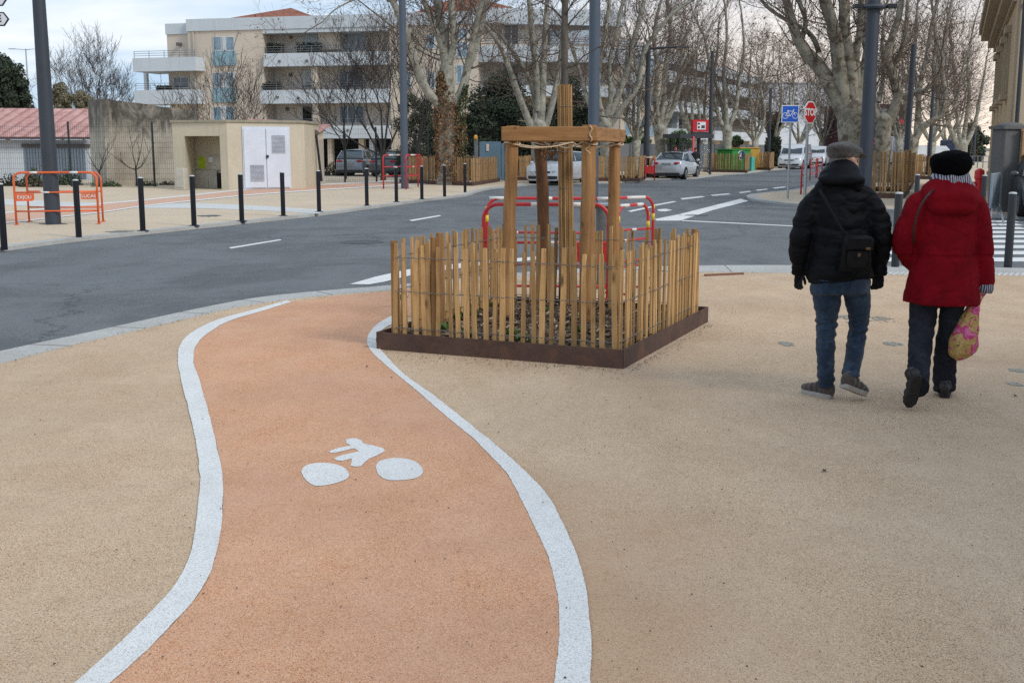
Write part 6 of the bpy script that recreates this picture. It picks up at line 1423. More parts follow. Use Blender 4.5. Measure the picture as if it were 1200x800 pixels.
balcony_plant(fM, 307, 96, 328, 104, -.1, 'flower box at the left end of the middle long balcony', 3); balcony_plant(fL, 184, 100, 200, 106, 1.0, 'green bush on the lower of the two left wing balconies', 4)
# ---------- lampposts and poles ----------
def lamppost(px, py, label, r0, r1, H, mat=pole_grey, arm=None, name='lamppost', cat='lamppost', group='grey lampposts', Y=None, collar=None, sides=20, door=True):
    b = G(px, py) if Y is None else GX(px, Y); root = thing(name, b, label, cat, group)
    MB().lathe(b, [(r0,-.05),(r0*.98,1.5),(r0*.8+r1*.2,H*.3),(r1,H)], sides).build('pole', mat, root, smooth_='auto')
    if door:
        MB().lathe(b, [(r0*1.9,-.01),(r0*1.9,.012),(r0*1.3,.02)], 4).build('base_plate', mat, root)
        q = MB(); q.box(b+Vector((0,-r0*.99,.9)), (r0*.9,.012,.45)); q.build('hatch', mat, root, bevel=.003)
    if arm:
        L_, z = arm; q = MB(); q.tube([b+Vector((0,0,z)), b+Vector((L_*.5,0,z+.06)), b+Vector((L_,0,z+.1))], [r1*.7, r1*.5, r1*.4], 8); q.build('arm', mat, root); q = MB(); q.box(b+Vector((L_+(.3 if L_ > 0 else -.3),0,z+.1)), (.65,.22,.09), taper=.7); q.build('lamp_head', mat, root, bevel=.02)
    if collar:
        for zc_, in ((collar,),):
            q = MB(); q.lathe(b+Vector((0,0,zc_)), [(r1*2.0,-.05),(r1*2.2,0),(r1*1.9,.06)], 20); q.build('collar', mat, root, smooth_='auto')
            for s in (-1, 1): q = MB(); q.box(b+Vector((s*r1*3.0,-.1,zc_+.02)), (.24,.22,.10)); q.tube([b+Vector((s*r1,0,zc_)), b+Vector((s*r1*3,-.05,zc_))], .02, 6); q.build('floodlight', black_metal, root, bevel=.02)
    return root
grey_d = M('lamppost_dark', (.045,.052,.065), .5, .1, 1.0, spec=.35); grey_m = M('lamppost_mid', (.08,.10,.13), .5, .08, 1.0, spec=.35)
lamppost(62.5, 262.5, 'thick dark lamppost rising through the orange barriers at the left', .165, .09, 9.5, grey_d, arm=(-1.5, 9.2))
lamppost(474.5, 221, 'slim grey lamppost with a small red barrier around its foot, left of the ivy tree', .155, .125, 12, grey_m, arm=(1.5, 11.8))
lamppost(694.5, 0, 'blue-grey lamppost rising directly behind the right post of the timber frame', .16, .15, 11, grey_m, arm=(1.5, 10.8), Y=33.5)
lamppost(757, 0, 'dark streetlight with a thin arm pointing right, left of the white saloon', .17, .13, P(757,54,66).z, grey_d, arm=(P(793,50,66).x-P(757,50,66).x, P(757,54,66).z-.15), Y=66)
lamppost(1012, 0, 'thick grey pole with a collar of floodlights standing between the man and the woman', .18, .145, 9.5, grey_d, Y=31.5, collar=P(1018,9,31.5).z)
lamppost(1060, 0, 'dark leaning wooden-looking pole right of the floodlight pole', .14, .11, P(1064,52,53).z, grey_d, Y=53, group=None, name='utility_pole', cat='pole', door=False).rotation_euler = (0, .012, 0)
lamppost(1088, 0, 'dark pole seen just above the woman\'s hat beside the white lorry', .12, .09, P(1088,140,72).z+3.5, grey_d, Y=72, group=None, name='utility_pole', cat='pole', door=False)
lamppost(831, 0, 'thin dark pole rising behind the red sign of the bus shelter', .14, .11, P(830,60,78).z, grey_d, Y=78, door=False)
lamppost(900, 0, 'thin dark pole above the gap between the containers and the large van', .15, .12, P(900,104,100).z, grey_d, Y=100, door=False)
lamppost(1140.5, 0, 'thin distant pole in front of the round pine at the far right', .12, .08, P(1141,128,110).z, grey_d, Y=110, door=False)
dl = lamppost(39, 0, 'distant double-armed streetlight on the skyline behind the shed, left of the big lamppost', .12, .07, P(36,57.5,130).z, galv, arm=(1.2, P(36,57.5,130).z-.1), Y=130, door=False)
q = MB(); z = P(36,57.5,130).z-.1; b = dl.location; q.tube([b+Vector((0,0,z)), b+Vector((-1.2,0,z+.1))], .04, 6); q.build('arm', galv, dl); q = MB(); q.box(b+Vector((-1.5,0,z+.1)), (.65,.22,.09)); q.build('lamp_head', galv, dl)
lp = thing('leaning_pole', GX(375, 50.5), 'thin dark pole leaning against the right end of the beige cabin', 'pole')
q = MB(); q.tube([P(377,212.5,50.5)*1, P(370.5,158,50.5)], [.05,.05], 8); q.build('shaft', black_metal, lp); q = MB(); q.ell(P(370,156,50.5), (.14,.1,.14), 12, 8); q.build('cap', M('pole_cap', (.12,.11,.1), .8), lp)

# ---------- wire fences ----------
gm_ = M('fence_green_black', (.012,.022,.02), .5, .1, 2)
def wire_fence(f, u0, u1, H, posts, label, step=.09, hst=.22, r=.003, loc=None, mat=gm_):
    root = thing('wire_fence', f.at((u0+u1)/2, 0), label, 'fence'); q = MB(); n = int((u1-u0)/step)
    for k in range(n+1): u = u0+(u1-u0)*k/n; q.bar(f.at(u,.05), f.at(u,H), r*2, r*2, up=(0,1,0))
    k = .1
    while k < H: q.bar(f.at(u0,k,.012), f.at(u1,k,.012), r*2.2, r*2.2); k += hst
    q.build('mesh_panel', mat, root)
    for u in posts: p = MB(); p.lathe(f.at(u,0,-.02), [(.045,-.1),(.045,H+.08),(.01,H+.1)], 10); p.build('post', mat, root)
    return root
fw1 = Fac(-120, 50.2, 212, 50.2); pu = lambda px: fw1.hit(px, 190)[0]
wire_fence(fw1, 0, fw1.len, P(180,145,50.2).z, [pu(x) for x in (-10, 82, 180, 207)], 'dark green wire mesh fence in front of the shed and the stained wall')
fw2 = Fac(378, 56, 612, 60); pu = lambda px: fw2.hit(px, 190)[0]
wire_fence(fw2, .2, fw2.len, P(440,151,57).z, [pu(x) for x in (404, 441, 502, 540)], 'dark wire mesh fence in front of the apartment car park and the evergreens')
# blue gate
gt = thing('blue_gate', GX(583, 58), 'blue-grey sheet metal gate between two posts right of the ivy tree', 'gate'); fgt = Fac(556, 57.5, 606, 58.2); gb = M('gate_blue', (.09,.16,.22), .6, .1, 1)
q = MB(); fgt.box(q, 562, 166, 587, 208, -.04, 0, z0=.05); q.build('door', gb, gt); q = MB(); fgt.box(q, 587.6, 168, 592, 208, -.04, .0, z0=.05); q.build('door', gb, gt)
for (a, b_) in ((556.5, 560.5), (592.5, 596)): q = MB(); fgt.box(q, a, 162, b_, 208, -.1, .06, z0=-.05); q.build('gate_post', conc, gt)
q = MB(); q.ell(P(557.5,161,57.4), (.1,.1,.12), 10, 8); q.build('beacon', M('amber', (.7,.35,.05), .4), gt); q = MB(); fgt.box(q, 570, 169, 573, 177, 0, .05); q.build('mailbox', M('mail_pale', (.6,.5,.42), .5), gt)

# ---------- distant picket enclosures ----------
GF = 'picket enclosures round the street trees'
def far_pl(a, b, c, label, h=1.15, sp=.16, seed=1, wid=.075, sides=(0,1,2,3)):
    a, b, c = G(*a), G(*b), G(*c); d_ = a+(c-b); fence_planter([a, b, c, d_], label, z_edge=.17, h=h, sp=sp, seed=seed, wid=wid, mat=slat_far, group=GF, inset=.10, posts=False, sides=sides)
far_pl((468,214.5),(554,218),(586,212.8), 'picket enclosure round the ivy-covered plane tree beyond the bollards', 1.12, .13, 21, .06)
far_pl((606,211.5),(683,212),(692,208), 'picket enclosure seen behind the parked white hatchback', 1.12, .16, 22)
far_pl((694,212.4),(750,212.8),(757.5,209), 'picket enclosure between the timber frame and the thin streetlight', 1.12, .15, 23)
far_pl((824,201.5),(875,202.5),(881,199), 'picket enclosure in front of the green recycling container', 1.15, .17, 24)
far_pl((888,199.2),(902.5,199.6),(907,197.5), 'small picket enclosure between the yellow container and the large white van', 1.2, .17, 25)
far_pl((1000,231.5),(1059,233),(1066,225), 'tall picket enclosure directly right of the man\'s shoulder, beyond the side street', 1.45, .12, 26, .06)
far_pl((1048,222),(1067,222.5),(1072,214), 'narrow picket enclosure just behind the tall one, left of the far bollard', 1.30, .14, 27)
far_pl((1072,210),(1098,210.5),(1103,205), 'low picket enclosure behind the far bollard, left of the woman\'s hat', 1.15, .14, 28)
far_pl((760,208),(765,208),(768,206), 'very small picket section right behind the thin streetlight', 1.1, .14, 29)

# ---------- red barriers around far lampposts ----------
gr = 'small red barriers round the second lamppost'
barrier(G(449.5,221.5), G(490,219), 1.35, red_p, 'red barrier left of and behind the second lamppost', .03, (.65,.38), bands=((.15,.45),), group=gr, feet=False)
barrier(G(476,222), G(493.5,219.6), 1.35, red_p, 'short red barrier at the right side of the second lamppost', .03, (.65,.38), bands=((.3,.6),), group=gr, feet=False)
barrier(G(754.5,211)+Vector((0,-.3,0)), G(766,211)+Vector((0,-.3,0)), 1.15, red_p, 'red barrier at the foot of the thin streetlight left of the saloon', .03, (.62,.30), bands=((.1,.8),), plates=((.05,.95,.32,.6,None),), group='single red barrier by the thin streetlight', feet=False)
gg = 'red barriers by the stop sign'
for (a, b_, lab) in (((938.5,228),(944,226),'red barrier next to the stop sign pole, nearest of its row'),((949,212),(957.5,208.5),'red barrier with crossed rails beyond the stop sign pole'),((956,208.5),(963,206),'farthest red barrier, against the man\'s left shoulder')):
    barrier(G(*a), G(*b_), 1.05, red_p, lab, .03, (.65,.3), bands=((.3,.6),), group=gg, feet=False)

# ---------- signs ----------
def bike(mb, f, cu, cz, s, d, mi=0):
    for x in (-.3, .3):
        for k in range(16):
            a0, a1 = k/16*6.283, (k+1)/16*6.283; mb.bar(f.at(cu+s*(x+.17*math.cos(a0)), cz+s*(-.1+.17*math.sin(a0)), d), f.at(cu+s*(x+.17*math.cos(a1)), cz+s*(-.1+.17*math.sin(a1)), d), s*.032, .004, mi, up=(0,1,0))
    for (x0,z0,x1,z1) in ((-.3,-.1,-.15,.16),(-.15,.16,.17,.16),(-.15,.16,.0,-.12),(.17,.16,.0,-.12),(.3,-.1,.15,.24),(.0,-.12,-.3,-.1),(.15,.24,.24,.26),(-.2,.2,-.08,.2),(-.15,.16,-.14,.2)):
        mb.bar(f.at(cu+s*x0, cz+s*z0, d), f.at(cu+s*x1, cz+s*z1, d), s*.034, .004, mi, up=(0,1,0))
sg = thing('cycle_sign', G(923,233.5), 'square blue cycle route sign with a white bicycle on a thin grey post', 'road sign'); b = sg.location
MB().lathe(b, [(.035,-.05),(.035,P(925,118,b.y).z-.02)], 10).build('post', galv, sg, smooth_='auto'); fg_ = Fac(916, b.y-.06, 936, b.y-.03)
blue = M('sign_blue_face', (.01,.10,.52), .4, .04, 4); whitef = M('sign_white', (.72,.72,.74), .4, .04, 4); redf = M('sign_red_face', (.52,.012,.02), .4, .05, 4)
q = MB(); u0, z0, u1, z1 = fg_.rect(916, 123.5, 936.3, 143.8, 0); fg_.uz(q, u0, z0, u1, z1, -.02, 0); sgp = q.build('panel', whitef, sg, bevel=.004); q = MB(); fg_.uz(q, u0+.025, z0+.025, u1-.025, z1-.025, .0, .003); q.build('face', blue, sgp)
q = MB(); bike(q, fg_, (u0+u1)/2, (z0+z1)/2-.0, (u1-u0)*.95, .006); q.build('bicycle_symbol', whitef, sgp)
ss = thing('stop_sign', G(943,231), 'red octagonal stop sign turned partly away on a grey post beside the blue sign', 'road sign'); b = ss.location
MB().lathe(b, [(.05,-.05),(.05,P(946,122,b.y).z)], 12).build('post', galv, ss, smooth_='auto')
cz_ = P(947,132,b.y).z; rr = (P(947,119,b.y).z-P(947,145.5,b.y).z)/2; yaw = math.radians(45); tx = Vector((math.cos(yaw), math.sin(yaw), 0)); nn = Vector((math.sin(yaw), -math.cos(yaw), 0)); cc_ = Vector((P(947,132,b.y).x, b.y, cz_))+nn*.07
q = MB(); oc = lambda r: [cc_+tx*(r*math.cos(math.radians(22.5+45*k)))+UP*(r*math.sin(math.radians(22.5+45*k))) for k in range(8)]
q.slab(oc(rr*1.06), nn, .02); sp1 = q.build('panel', whitef, ss); q = MB(); q.slab([p+nn*.021 for p in oc(rr*.96)], nn, .003); q.build('face', redf, sp1)
text_mesh('lettering', 'STOP', whitef, ss, cc_+nn*.027, rr*.86, Euler((math.pi/2, 0, yaw)), ext=.002, bold=.012, sx=1.0)
# direction arrows at the left edge
da = thing('direction_sign', GX(-45, 20.5), 'two white direction arrows with dark borders cut by the top left corner', 'road sign'); b = da.location; fda = Fac(-60, 20.3, 14, 20.3)
MB().lathe(b, [(.05,-.05),(.05,5.3)], 12).build('post', galv, da, smooth_='auto')
blk = M('sign_border_black', (.02,.022,.025), .5)
for (t, b_, tip) in ((-9, 7.5, 9), (14.5, 31, 11.2)):
    u0, z0, u1, z1 = fda.rect(-60, t, tip, b_, 0); h_ = (z1-z0)/2; q = MB(); k = .08
    q.slab([fda.at(u0,z0), fda.at(u1-h_*.75,z0), fda.at(u1,z0+h_), fda.at(u1-h_*.75,z1), fda.at(u0,z1)], fda.n, .02); p_ = q.build('arrow_panel', blk, da); q = MB(); i_ = .022
    q.slab([fda.at(u0+i_,z0+i_,.021), fda.at(u1-h_*.75-i_*.4,z0+i_,.021), fda.at(u1-i_*1.3,z0+h_,.021), fda.at(u1-h_*.75-i_*.4,z1-i_,.021), fda.at(u0+i_,z1-i_,.021)], fda.n, .003); q.build('face', whitef, p_)
text_mesh('lettering', 'E', blk, da, fda.at(*fda.hit(-.5, 22.5), .03), .16, Euler((math.pi/2,0,0)), ext=.002, bold=.004)

# ---------- bus shelter, containers, small street things ----------
bs = thing('bus_shelter', GX(815, 73), 'dark framed bus shelter with a red roof sign right of the white saloon', 'bus shelter'); fb_ = Fac(797, 72, 836, 73); fbk = M('shelter_frame', (.035,.04,.05), .5)
gls = bpy.data.materials.new('shelter_glass'); T, N, L = nt(gls); N['Principled BSDF'].inputs['Transmission Weight'].default_value = .9; N['Principled BSDF'].inputs['Roughness'].default_value = .05; N['Principled BSDF'].inputs['Base Color'].default_value = (.75,.8,.8,1); N['Principled BSDF'].inputs['IOR'].default_value = 1.02
q = MB(); fb_.box(q, 797, 157, 836.5, 162, -1.6, .4); q.build('roof', fbk, bs)
for (x, d_) in ((799,-1.4),(819,-.0),(832.5,.0),(832.5,-1.4),(808,-1.4),(799,.1)): q = MB(); fb_.box(q, x-.9, 161.5, x+.9, 205, d_-.06, d_+.06, ref=0, z0=-.05); q.build('post', fbk, bs)
for (a, b_, d_) in ((800,831.5,-1.45),(820,831.6,.0)): q = MB(); fb_.box(q, a, 164, b_, 200, d_-.012, d_+.012, ref=0); q.build('glass_panel', gls, bs)
q = MB(); fb_.box(q, 820, 196.5, 832, 198, -.04, .04); q.build('cross_rail', fbk, bs)
q = MB(); fb_.box(q, 812, 140.5, 830.5, 154.5, .0, .25); rs = q.build('roof_sign', redf, bs); q = MB(); fb_.box(q, 817, 143, 827, 152, .25, .27); q.build('notice', whitef, rs)
q = MB(); fb_.box(q, 817.7, 144, 820.2, 146, .27, .28); fb_.box(q, 822, 147, 826, 150.5, .27, .28); fb_.box(q, 818, 148, 820, 150.5, .27, .28); q.build('lettering', fbk, rs)
q = MB(); fb_.box(q, 811.5, 154.8, 831, 158, .0, .2); q.build('sign_base', fbk, bs)
q = MB(); fb_.box(q, 811.6, 160, 813.8, 196, .42, .5); q.build('red_panel', M('shelter_pink', (.6,.1,.13), .5), bs); q = MB(); fb_.box(q, 823.5, 163.5, 827.5, 168, .02, .05); q.build('timetable', whitef, bs)
rc_ = thing('recycling_container', GX(868, 84), 'green recycling container with a round blue emblem behind a picket enclosure', 'recycling bin'); frc = Fac(858, 83, 880.5, 84)
grn = M('container_green', (.02,.24,.04), .5, .1, 2); teal = M('container_teal', (.05,.42,.36), .5, .1, 2); ylw = M('container_yellow', (.55,.33,.05), .6, .15, 2)
q = MB(); frc.box(q, 858, 176, 880, 203, -1.6, 0, z0=0); q.build('bin_body', grn, rc_, bevel=.05); q = MB(); frc.box(q, 857.6, 174.6, 880.6, 176, -1.65, .05); q.build('lid', grn, rc_)
q = MB(); u, z = frc.hit(868, 182, 0); q.lathe(frc.at(u,z,0), [(.30,-.03),(.30,.0)], 24, 'y'); q.v = [tuple(Vector(v)) for v in q.v]; q.build('emblem', M('emblem_blue', (.015,.04,.2), .4), rc_)
q = MB()
for k in range(24): a0, a1 = k/24*6.283, (k+1)/24*6.283; q.bar(frc.at(u+.30*math.cos(a0), z+.30*math.sin(a0), .03), frc.at(u+.30*math.cos(a1), z+.30*math.sin(a1), .03), .045, .02, up=(0,1,0))
for a in (90, 210, 330): a = math.radians(a); q.ell(frc.at(u+.12*math.cos(a), z+.12*math.sin(a), .03), (.05,.02,.05), 8, 6); q.bar(frc.at(u, z, .03), frc.at(u+.12*math.cos(a+.9), z+.12*math.sin(a+.9), .03), .05, .02, up=(0,1,0))
q.build('emblem_mark', whitef, rc_)
fr2 = Fac(880.3, 84, 884.5, 86); q = MB(); frc2 = Fac(880.6, 83.6, 886, 84.2); q = MB(); frc2.box(q, 880.8, 184, 884.4, 202, -.8, .0, z0=0); q.build('side_panel', teal, rc_)
yc = thing('recycling_container', GX(886, 86), 'yellow recycling container half hidden behind the green one', 'recycling bin'); fy = Fac(868, 87.5, 891, 88); q = MB(); fy.box(q, 868, 174, 890.6, 202, -1.5, 0, z0=0); q.build('bin_body', ylw, yc, bevel=.05); q = MB(); fy.box(q, 867.6, 172.8, 891, 174, -1.55, .05); q.build('lid', ylw, yc)
hy = thing('fire_hydrant', GX(1145.5, 33.5), 'red fire hydrant post behind the far right bollard', 'hydrant'); b = hy.location; q = MB(); q.lathe(b, [(.11,-.02),(.11,.75),(.14,.78),(.13,1.0),(.05,1.06)], 16); q.build('barrel', redf, hy, smooth_='auto'); q = MB(); q.tube([b+Vector((-.28,-.02,.62)), b+Vector((0,-.02,.62))], .07, 10); q.build('outlet', redf, hy)
cb = thing('crowd_barrier', G(1168,258), 'leaning grey metal barrier seen nearly edge-on in front of the stone pillar', 'barrier'); fcb = Fac(1161.5, 29.0, 1173.5, 30.6)
q = MB(); fcb.box(q, 1163, 203, 1172, 243, -.03, .03); q.build('panel', M('barrier_grey', (.28,.33,.38), .5, .1, 2), cb, bevel=.01)
for a, c in ((P(1163.5,242,29.2), G(1160,260)), (P(1172,240,30.4), G(1176,262)), (P(1163.5,242,29.2), G(1175,256)),): q = MB(); q.tube([a, Vector((c.x, c.y, 0))], .022, 8); q.build('leg', galv, cb)
# far railings at the end
fr_ = thing('street_railing', GX(1125, 95), 'low dark railing across the far end of the right pavement', 'railing'); ff = Fac(1100, 96, 1158, 96); q = MB()
for z in (.5, .95): q.bar(ff.at(0,z), ff.at(ff.len,z), .05, .05)
for k in range(10): u = ff.len*k/9; q.bar(ff.at(u,0), ff.at(u,1.0), .06, .06)
q.build('rails', rail_m, fr_)

# ---------- vehicles ----------
tyre = M('tyre', (.015,.015,.016), .8, .2, 9); rim = M('alloy', (.35,.36,.38), .35, .1, 5, metal=.7); cglass = M('car_glass', (.03,.045,.055), .06, .2, 1, spec=.9); plast = M('bumper_black', (.02,.021,.024), .6)
tail = M('tail_light', (.42,.015,.02), .25, .1, 5); headl = M('headlamp', (.55,.60,.65), .12, .1, 8, spec=.9); plate = M('number_plate', (.65,.65,.62), .5); chrome = M('chrome', (.6,.6,.62), .15, metal=1)
def car(loc, heading, label, paint_c, L_=4.2, W=1.75, H=1.45, style='hatch', cat='car', group=None, metal=.15):
    """front looks along local -Y before turning by heading"""
    root = thing('parked_car' if style != 'van' else 'parked_van', loc, label, cat, group, rz=heading)
    pm = M('paint_'+style, paint_c, .28, .03, 1, coat=.6, spec=.5, metal=metal); hw = W/2
    prof = {'hatch': [(0,.62,.80),(.02,.72,.93),(.10,.80,.98),(.25,.96,1.0),(.5,.98,1.0),(.8,1.02,1.0),(.95,1.02,.97),(1,.80,.90)], 'saloon': [(0,.60,.80),(.02,.72,.93),(.12,.82,.98),(.27,.93,1.0),(.5,.95,1.0),(.75,1.0,1.0),(.84,1.06,.99),(.97,1.03,.96),(1,.85,.90)],
            'suv': [(0,.7,.85),(.02,.9,.95),(.12,.98,1.0),(.26,1.08,1.0),(.5,1.1,1.0),(.8,1.12,1.0),(.97,1.12,.97),(1,.9,.92)], 'van': [(0,.75,.88),(.03,.95,.97),(.13,1.12,1.0),(.24,1.25,1.0),(.5,1.25,1.0),(.99,1.25,1.0),(1,1.2,.98)]}[style]
    k = L_; vs = []; rings = []
    ZB = .22
    for (t, zt, wf) in prof:
        y = (t-.5)*k; w_ = hw*wf; ring = [(-w_*.88,y,ZB),(-w_*.98,y,ZB+.1),(-w_,y,.5),(-w_*.985,y,zt*.86),(-w_*.93,y,zt*.97),(-w_*.7,y,zt+.015),(0,y,zt+.03),(w_*.7,y,zt+.015),(w_*.93,y,zt*.97),(w_*.985,y,zt*.86),(w_,y,.5),(w_*.98,y,ZB+.1),(w_*.88,y,ZB)]
        rings.append(ring)
    def loft(rings, mat, name, parent=root, cap=True):
        mb = MB(); n = len(rings[0]); 
        for r in rings: mb.v += r
        for i in range(len(rings)-1):
            for j in range(n): mb.f.append((i*n+j, i*n+(j+1)%n, (i+1)*n+(j+1)%n, (i+1)*n+j)); mb.m.append(0)
        if cap: mb.f.append(tuple(range(n))); mb.f.append(tuple(range((len(rings)-1)*n, len(rings)*n))); mb.m += [0,0]
        return mb.build(name, mat, parent, smooth_='auto', local=True, angle=50)
    body_ = loft(rings, pm, 'body')
    gh = {'hatch': [(.245,.955,.955,.90,.90),(.42,.98,H-.03,.91,.72),(.52,.98,H,.91,.74),(.84,1.01,H-.05,.90,.70),(.965,1.02,1.03,.88,.86)], 'saloon': [(.25,.93,.935,.90,.90),(.42,.95,H-.03,.91,.72),(.52,.96,H,.91,.74),(.70,1.0,H-.04,.90,.70),(.87,1.06,1.07,.86,.84)],
          'suv': [(.25,1.07,1.08,.9,.9),(.38,1.09,H-.03,.92,.76),(.5,1.1,H,.92,.78),(.88,1.12,H-.05,.9,.76),(.975,1.12,1.13,.88,.86)], 'van': [(.20,1.2,1.21,.95,.95),(.33,1.25,H-.04,.97,.84),(.40,1.25,H,.97,.86),(.985,1.25,H,.97,.86),(.995,1.25,H-.1,.96,.84)]}[style]
    gr_ = []; rf = []; off = 0
    for (t, zb, zt, wb, wt) in gh:
        y = (t-.5)*k; gr_.append([(-hw*wb,y,zb-.02),(-hw*(wb*.45+wt*.55),y,zb+(zt-zb)*.62),(-hw*wt,y,zt-.01),(0,y,zt+.02),(hw*wt,y,zt-.01),(hw*(wb*.45+wt*.55),y,zb+(zt-zb)*.62),(hw*wb,y,zb-.02)])
    loft(gr_, cglass if style != 'van' else pm, 'cabin_glass' if style != 'van' else 'cargo_box')
    # roof skin and pillars, proud of the glass
    q = MB(); top = [g_ for g_ in gh if g_[2] > g_[1]+.2]
    for i in range(len(top)-1):
        (t0,_,z0,_,w0), (t1,_,z1,_,w1) = top[i], top[i+1]; y0_, y1_ = (t0-.5)*k, (t1-.5)*k
        q.add([(-hw*w0*1.01,y0_,z0),(0,y0_,z0+.045),(hw*w0*1.01,y0_,z0),(-hw*w1*1.01,y1_,z1),(0,y1_,z1+.045),(hw*w1*1.01,y1_,z1),(-hw*w0*1.02,y0_,z0-.05),(hw*w0*1.02,y0_,z0-.05),(-hw*w1*1.02,y1_,z1-.05),(hw*w1*1.02,y1_,z1-.05)], [(0,1,4,3),(1,2,5,4),(6,0,3,8),(2,7,9,5)])
    if style != 'van': q.build('roof', pm, root, local=True, smooth_='auto', recalc=False)
    q = MB()
    for s in (-1, 1):
        idx = [(0,1),(3,4)] if len(gh) == 5 else []
        for a, b_ in idx:
            A1, B1 = gh[a], gh[b_]; pa = Vector((s*hw*(A1[4] if a else A1[3])*1.0, (A1[0]-.5)*k, A1[2])); pb_2 = Vector((s*hw*(B1[4])*1.0, (B1[0]-.5)*k, B1[2])); q.bar(pa, pb_2, .055, .04)
        pm_ = gh[2]; q.bar((s*hw*.935,(pm_[0]-.5)*k,pm_[1]), (s*hw*.755,(pm_[0]-.5)*k,H-.02), .06, .03)
        if style != 'saloon': q.bar((s*hw*.93,(.80-.5)*k,pm_[1]), (s*hw*.745,(.78-.5)*k,H-.04), .07, .03)
    if style != 'van': q.build('pillars', pm, root, local=True)
    else:
        q = MB(); A1, B1 = gh[0], gh[1]; q.add([(-hw*.84,(A1[0]-.5)*k-.03,A1[2]+.06),(hw*.84,(A1[0]-.5)*k-.03,A1[2]+.06),(hw*.76,(B1[0]-.5)*k-.05,B1[2]-.10),(-hw*.76,(B1[0]-.5)*k-.05,B1[2]-.10)], [(0,1,2,3)]); 
        q.build('windscreen', cglass, root, local=True)
        for s in (-1,1): q = MB(); q.add([(s*hw*.965,(.27-.5)*k,1.28),(s*hw*.965,(.42-.5)*k,1.28),(s*hw*.91,(.42-.5)*k,H-.25),(s*hw*.915,(.34-.5)*k,H-.25)], [(0,1,2,3)]); q.build('side_window', cglass, root, local=True)
    wr = .31 if style in ('hatch','saloon') else .35
    for s in (-1, 1):
        for yy in (-.5*k+.17*k+.08, .5*k-.19*k):
            q = MB(); q.lathe((s*(hw-.20), yy, wr), [(wr*.55,-.02),(wr*.97,-.02),(wr,.02),(wr,.18),(wr*.97,.215),(wr*.68,.222)], 24, 'x'); 
            if s < 0: q.v = [(-(v[0]-s*(hw-.20))+s*(hw-.20), v[1], v[2]) for v in q.v]
            wh = q.build('wheel', tyre, root, local=True, smooth_='auto')
            q = MB(); q.lathe((s*(hw-.0), yy, wr), [(wr*.66,-.04),(wr*.66,.024),(wr*.5,.03),(wr*.15,.018)], 20, 'x')
            if s < 0: q.v = [(-(v[0]-s*hw)+s*hw, v[1], v[2]) for v in q.v]
            q.build('rim', rim, wh, local=True, smooth_='auto')
            q = MB()
            for j in range(13):
                a0, a1 = math.pi*j/13, math.pi*(j+1)/13; q.bar((s*(hw+.002),yy+(wr+.045)*math.cos(a0),wr+(wr+.045)*math.sin(a0)), (s*(hw+.002),yy+(wr+.045)*math.cos(a1),wr+(wr+.045)*math.sin(a1)), .05, .03, up=(1,0,0))
            q.build('wheel_arch', plast, root, local=True)
    yf_, yb_ = -.5*k, .5*k
    for s in (-1, 1):
        q = MB(); q.ell((s*hw*.68, yf_+.10, .66 if style != 'van' else .85), (.22,.12,.085), 14, 8, rot=Euler((0, s*-.2, s*.35))); q.build('headlight', headl, root, local=True, smooth_=True)
        q = MB(); q.ell((s*hw*(.70 if style != 'van' else .92), yb_-.05, .86 if style != 'van' else 1.1), (.22 if style != 'van' else .06,.06,.085 if style != 'van' else .3), 14, 8, rot=Euler((0, s*.15, s*-.3))); q.build('tail_light', tail, root, local=True, smooth_=True)
        q = MB(); q.ell((s*(hw+.10), yf_+k*.27, 1.02 if style != 'van' else 1.35), (.10,.06,.075 if style != 'van' else .15), 12, 8); q.build('wing_mirror', pm if style != 'van' else plast, root, local=True, smooth_=True)
    q = MB(); q.box((0, yf_-.0, .36), (W*.80,.10,.14)); q.box((0, yf_+.01, .60 if style != 'van' else .72), (W*.42,.06,.09)); q.build('front_grille', plast, root, local=True, bevel=.02)
    q = MB(); q.box((0, yb_-.02, .30), (W*.84,.10,.14)); q.build('rear_bumper', plast, root, local=True, bevel=.02)
    q = MB(); q.box((0, yf_-.06, .44), (.5,.015,.11)); q.build('number_plate', plate, root, local=True); q = MB(); q.box((0, yb_+.012, .74 if style != 'saloon' else .84), (.5,.02,.11)); q.build('number_plate', M('plate_grey', (.30,.30,.30), .5), root, local=True)
    q = MB(); q.box((0,0,.25), (W*.86,k*.9,.16)); q.build('underbody', plast, root, local=True)
    return root
wht = (.62,.64,.67)
sal = G(785, 210.5, ROADZ); a_st = math.atan2(.40, 1)
def at_road(px, py, dy=0): v = G(px, py, ROADZ); v.y += dy; v.x = v.x*(v.y/(v.y-dy)) if dy else v.x; return v
c1 = car(at_road(792, 210.5, 2.0), math.pi-a_st, 'silver-white saloon seen from behind, parked left of the bus shelter', (.52,.54,.57), 4.5, 1.8, 1.46, 'saloon')
c2 = car(at_road(655, 217.2, 1.6), math.radians(-24), 'white hatchback facing the camera, partly hidden by the timber frame posts', wht, 4.05, 1.8, 1.56, 'suv')
c3 = car(at_road(931, 198.5, 2.5), -a_st+math.radians(-2), 'large white van facing the camera, nearest in the parked line', wht, 5.0, 1.95, 2.0, 'van', 'van', 'white vans parked along the street')
c4 = car(at_road(958, 195.0, 2.5), -a_st, 'smaller white van parked second behind the large one', wht, 4.6, 1.85, 1.85, 'van', 'van', 'white vans parked along the street')
c5 = car(at_road(973, 193.5, 2.5), -a_st, 'white car at the end of the parked line, touching the man\'s cap', wht, 4.1, 1.75, 1.5, 'hatch')
c6 = car(GX(421, 70.5), math.radians(172), 'silver car with its back to the street in the car park under the apartments', (.24,.26,.29), 4.2, 1.78, 1.52, 'hatch')
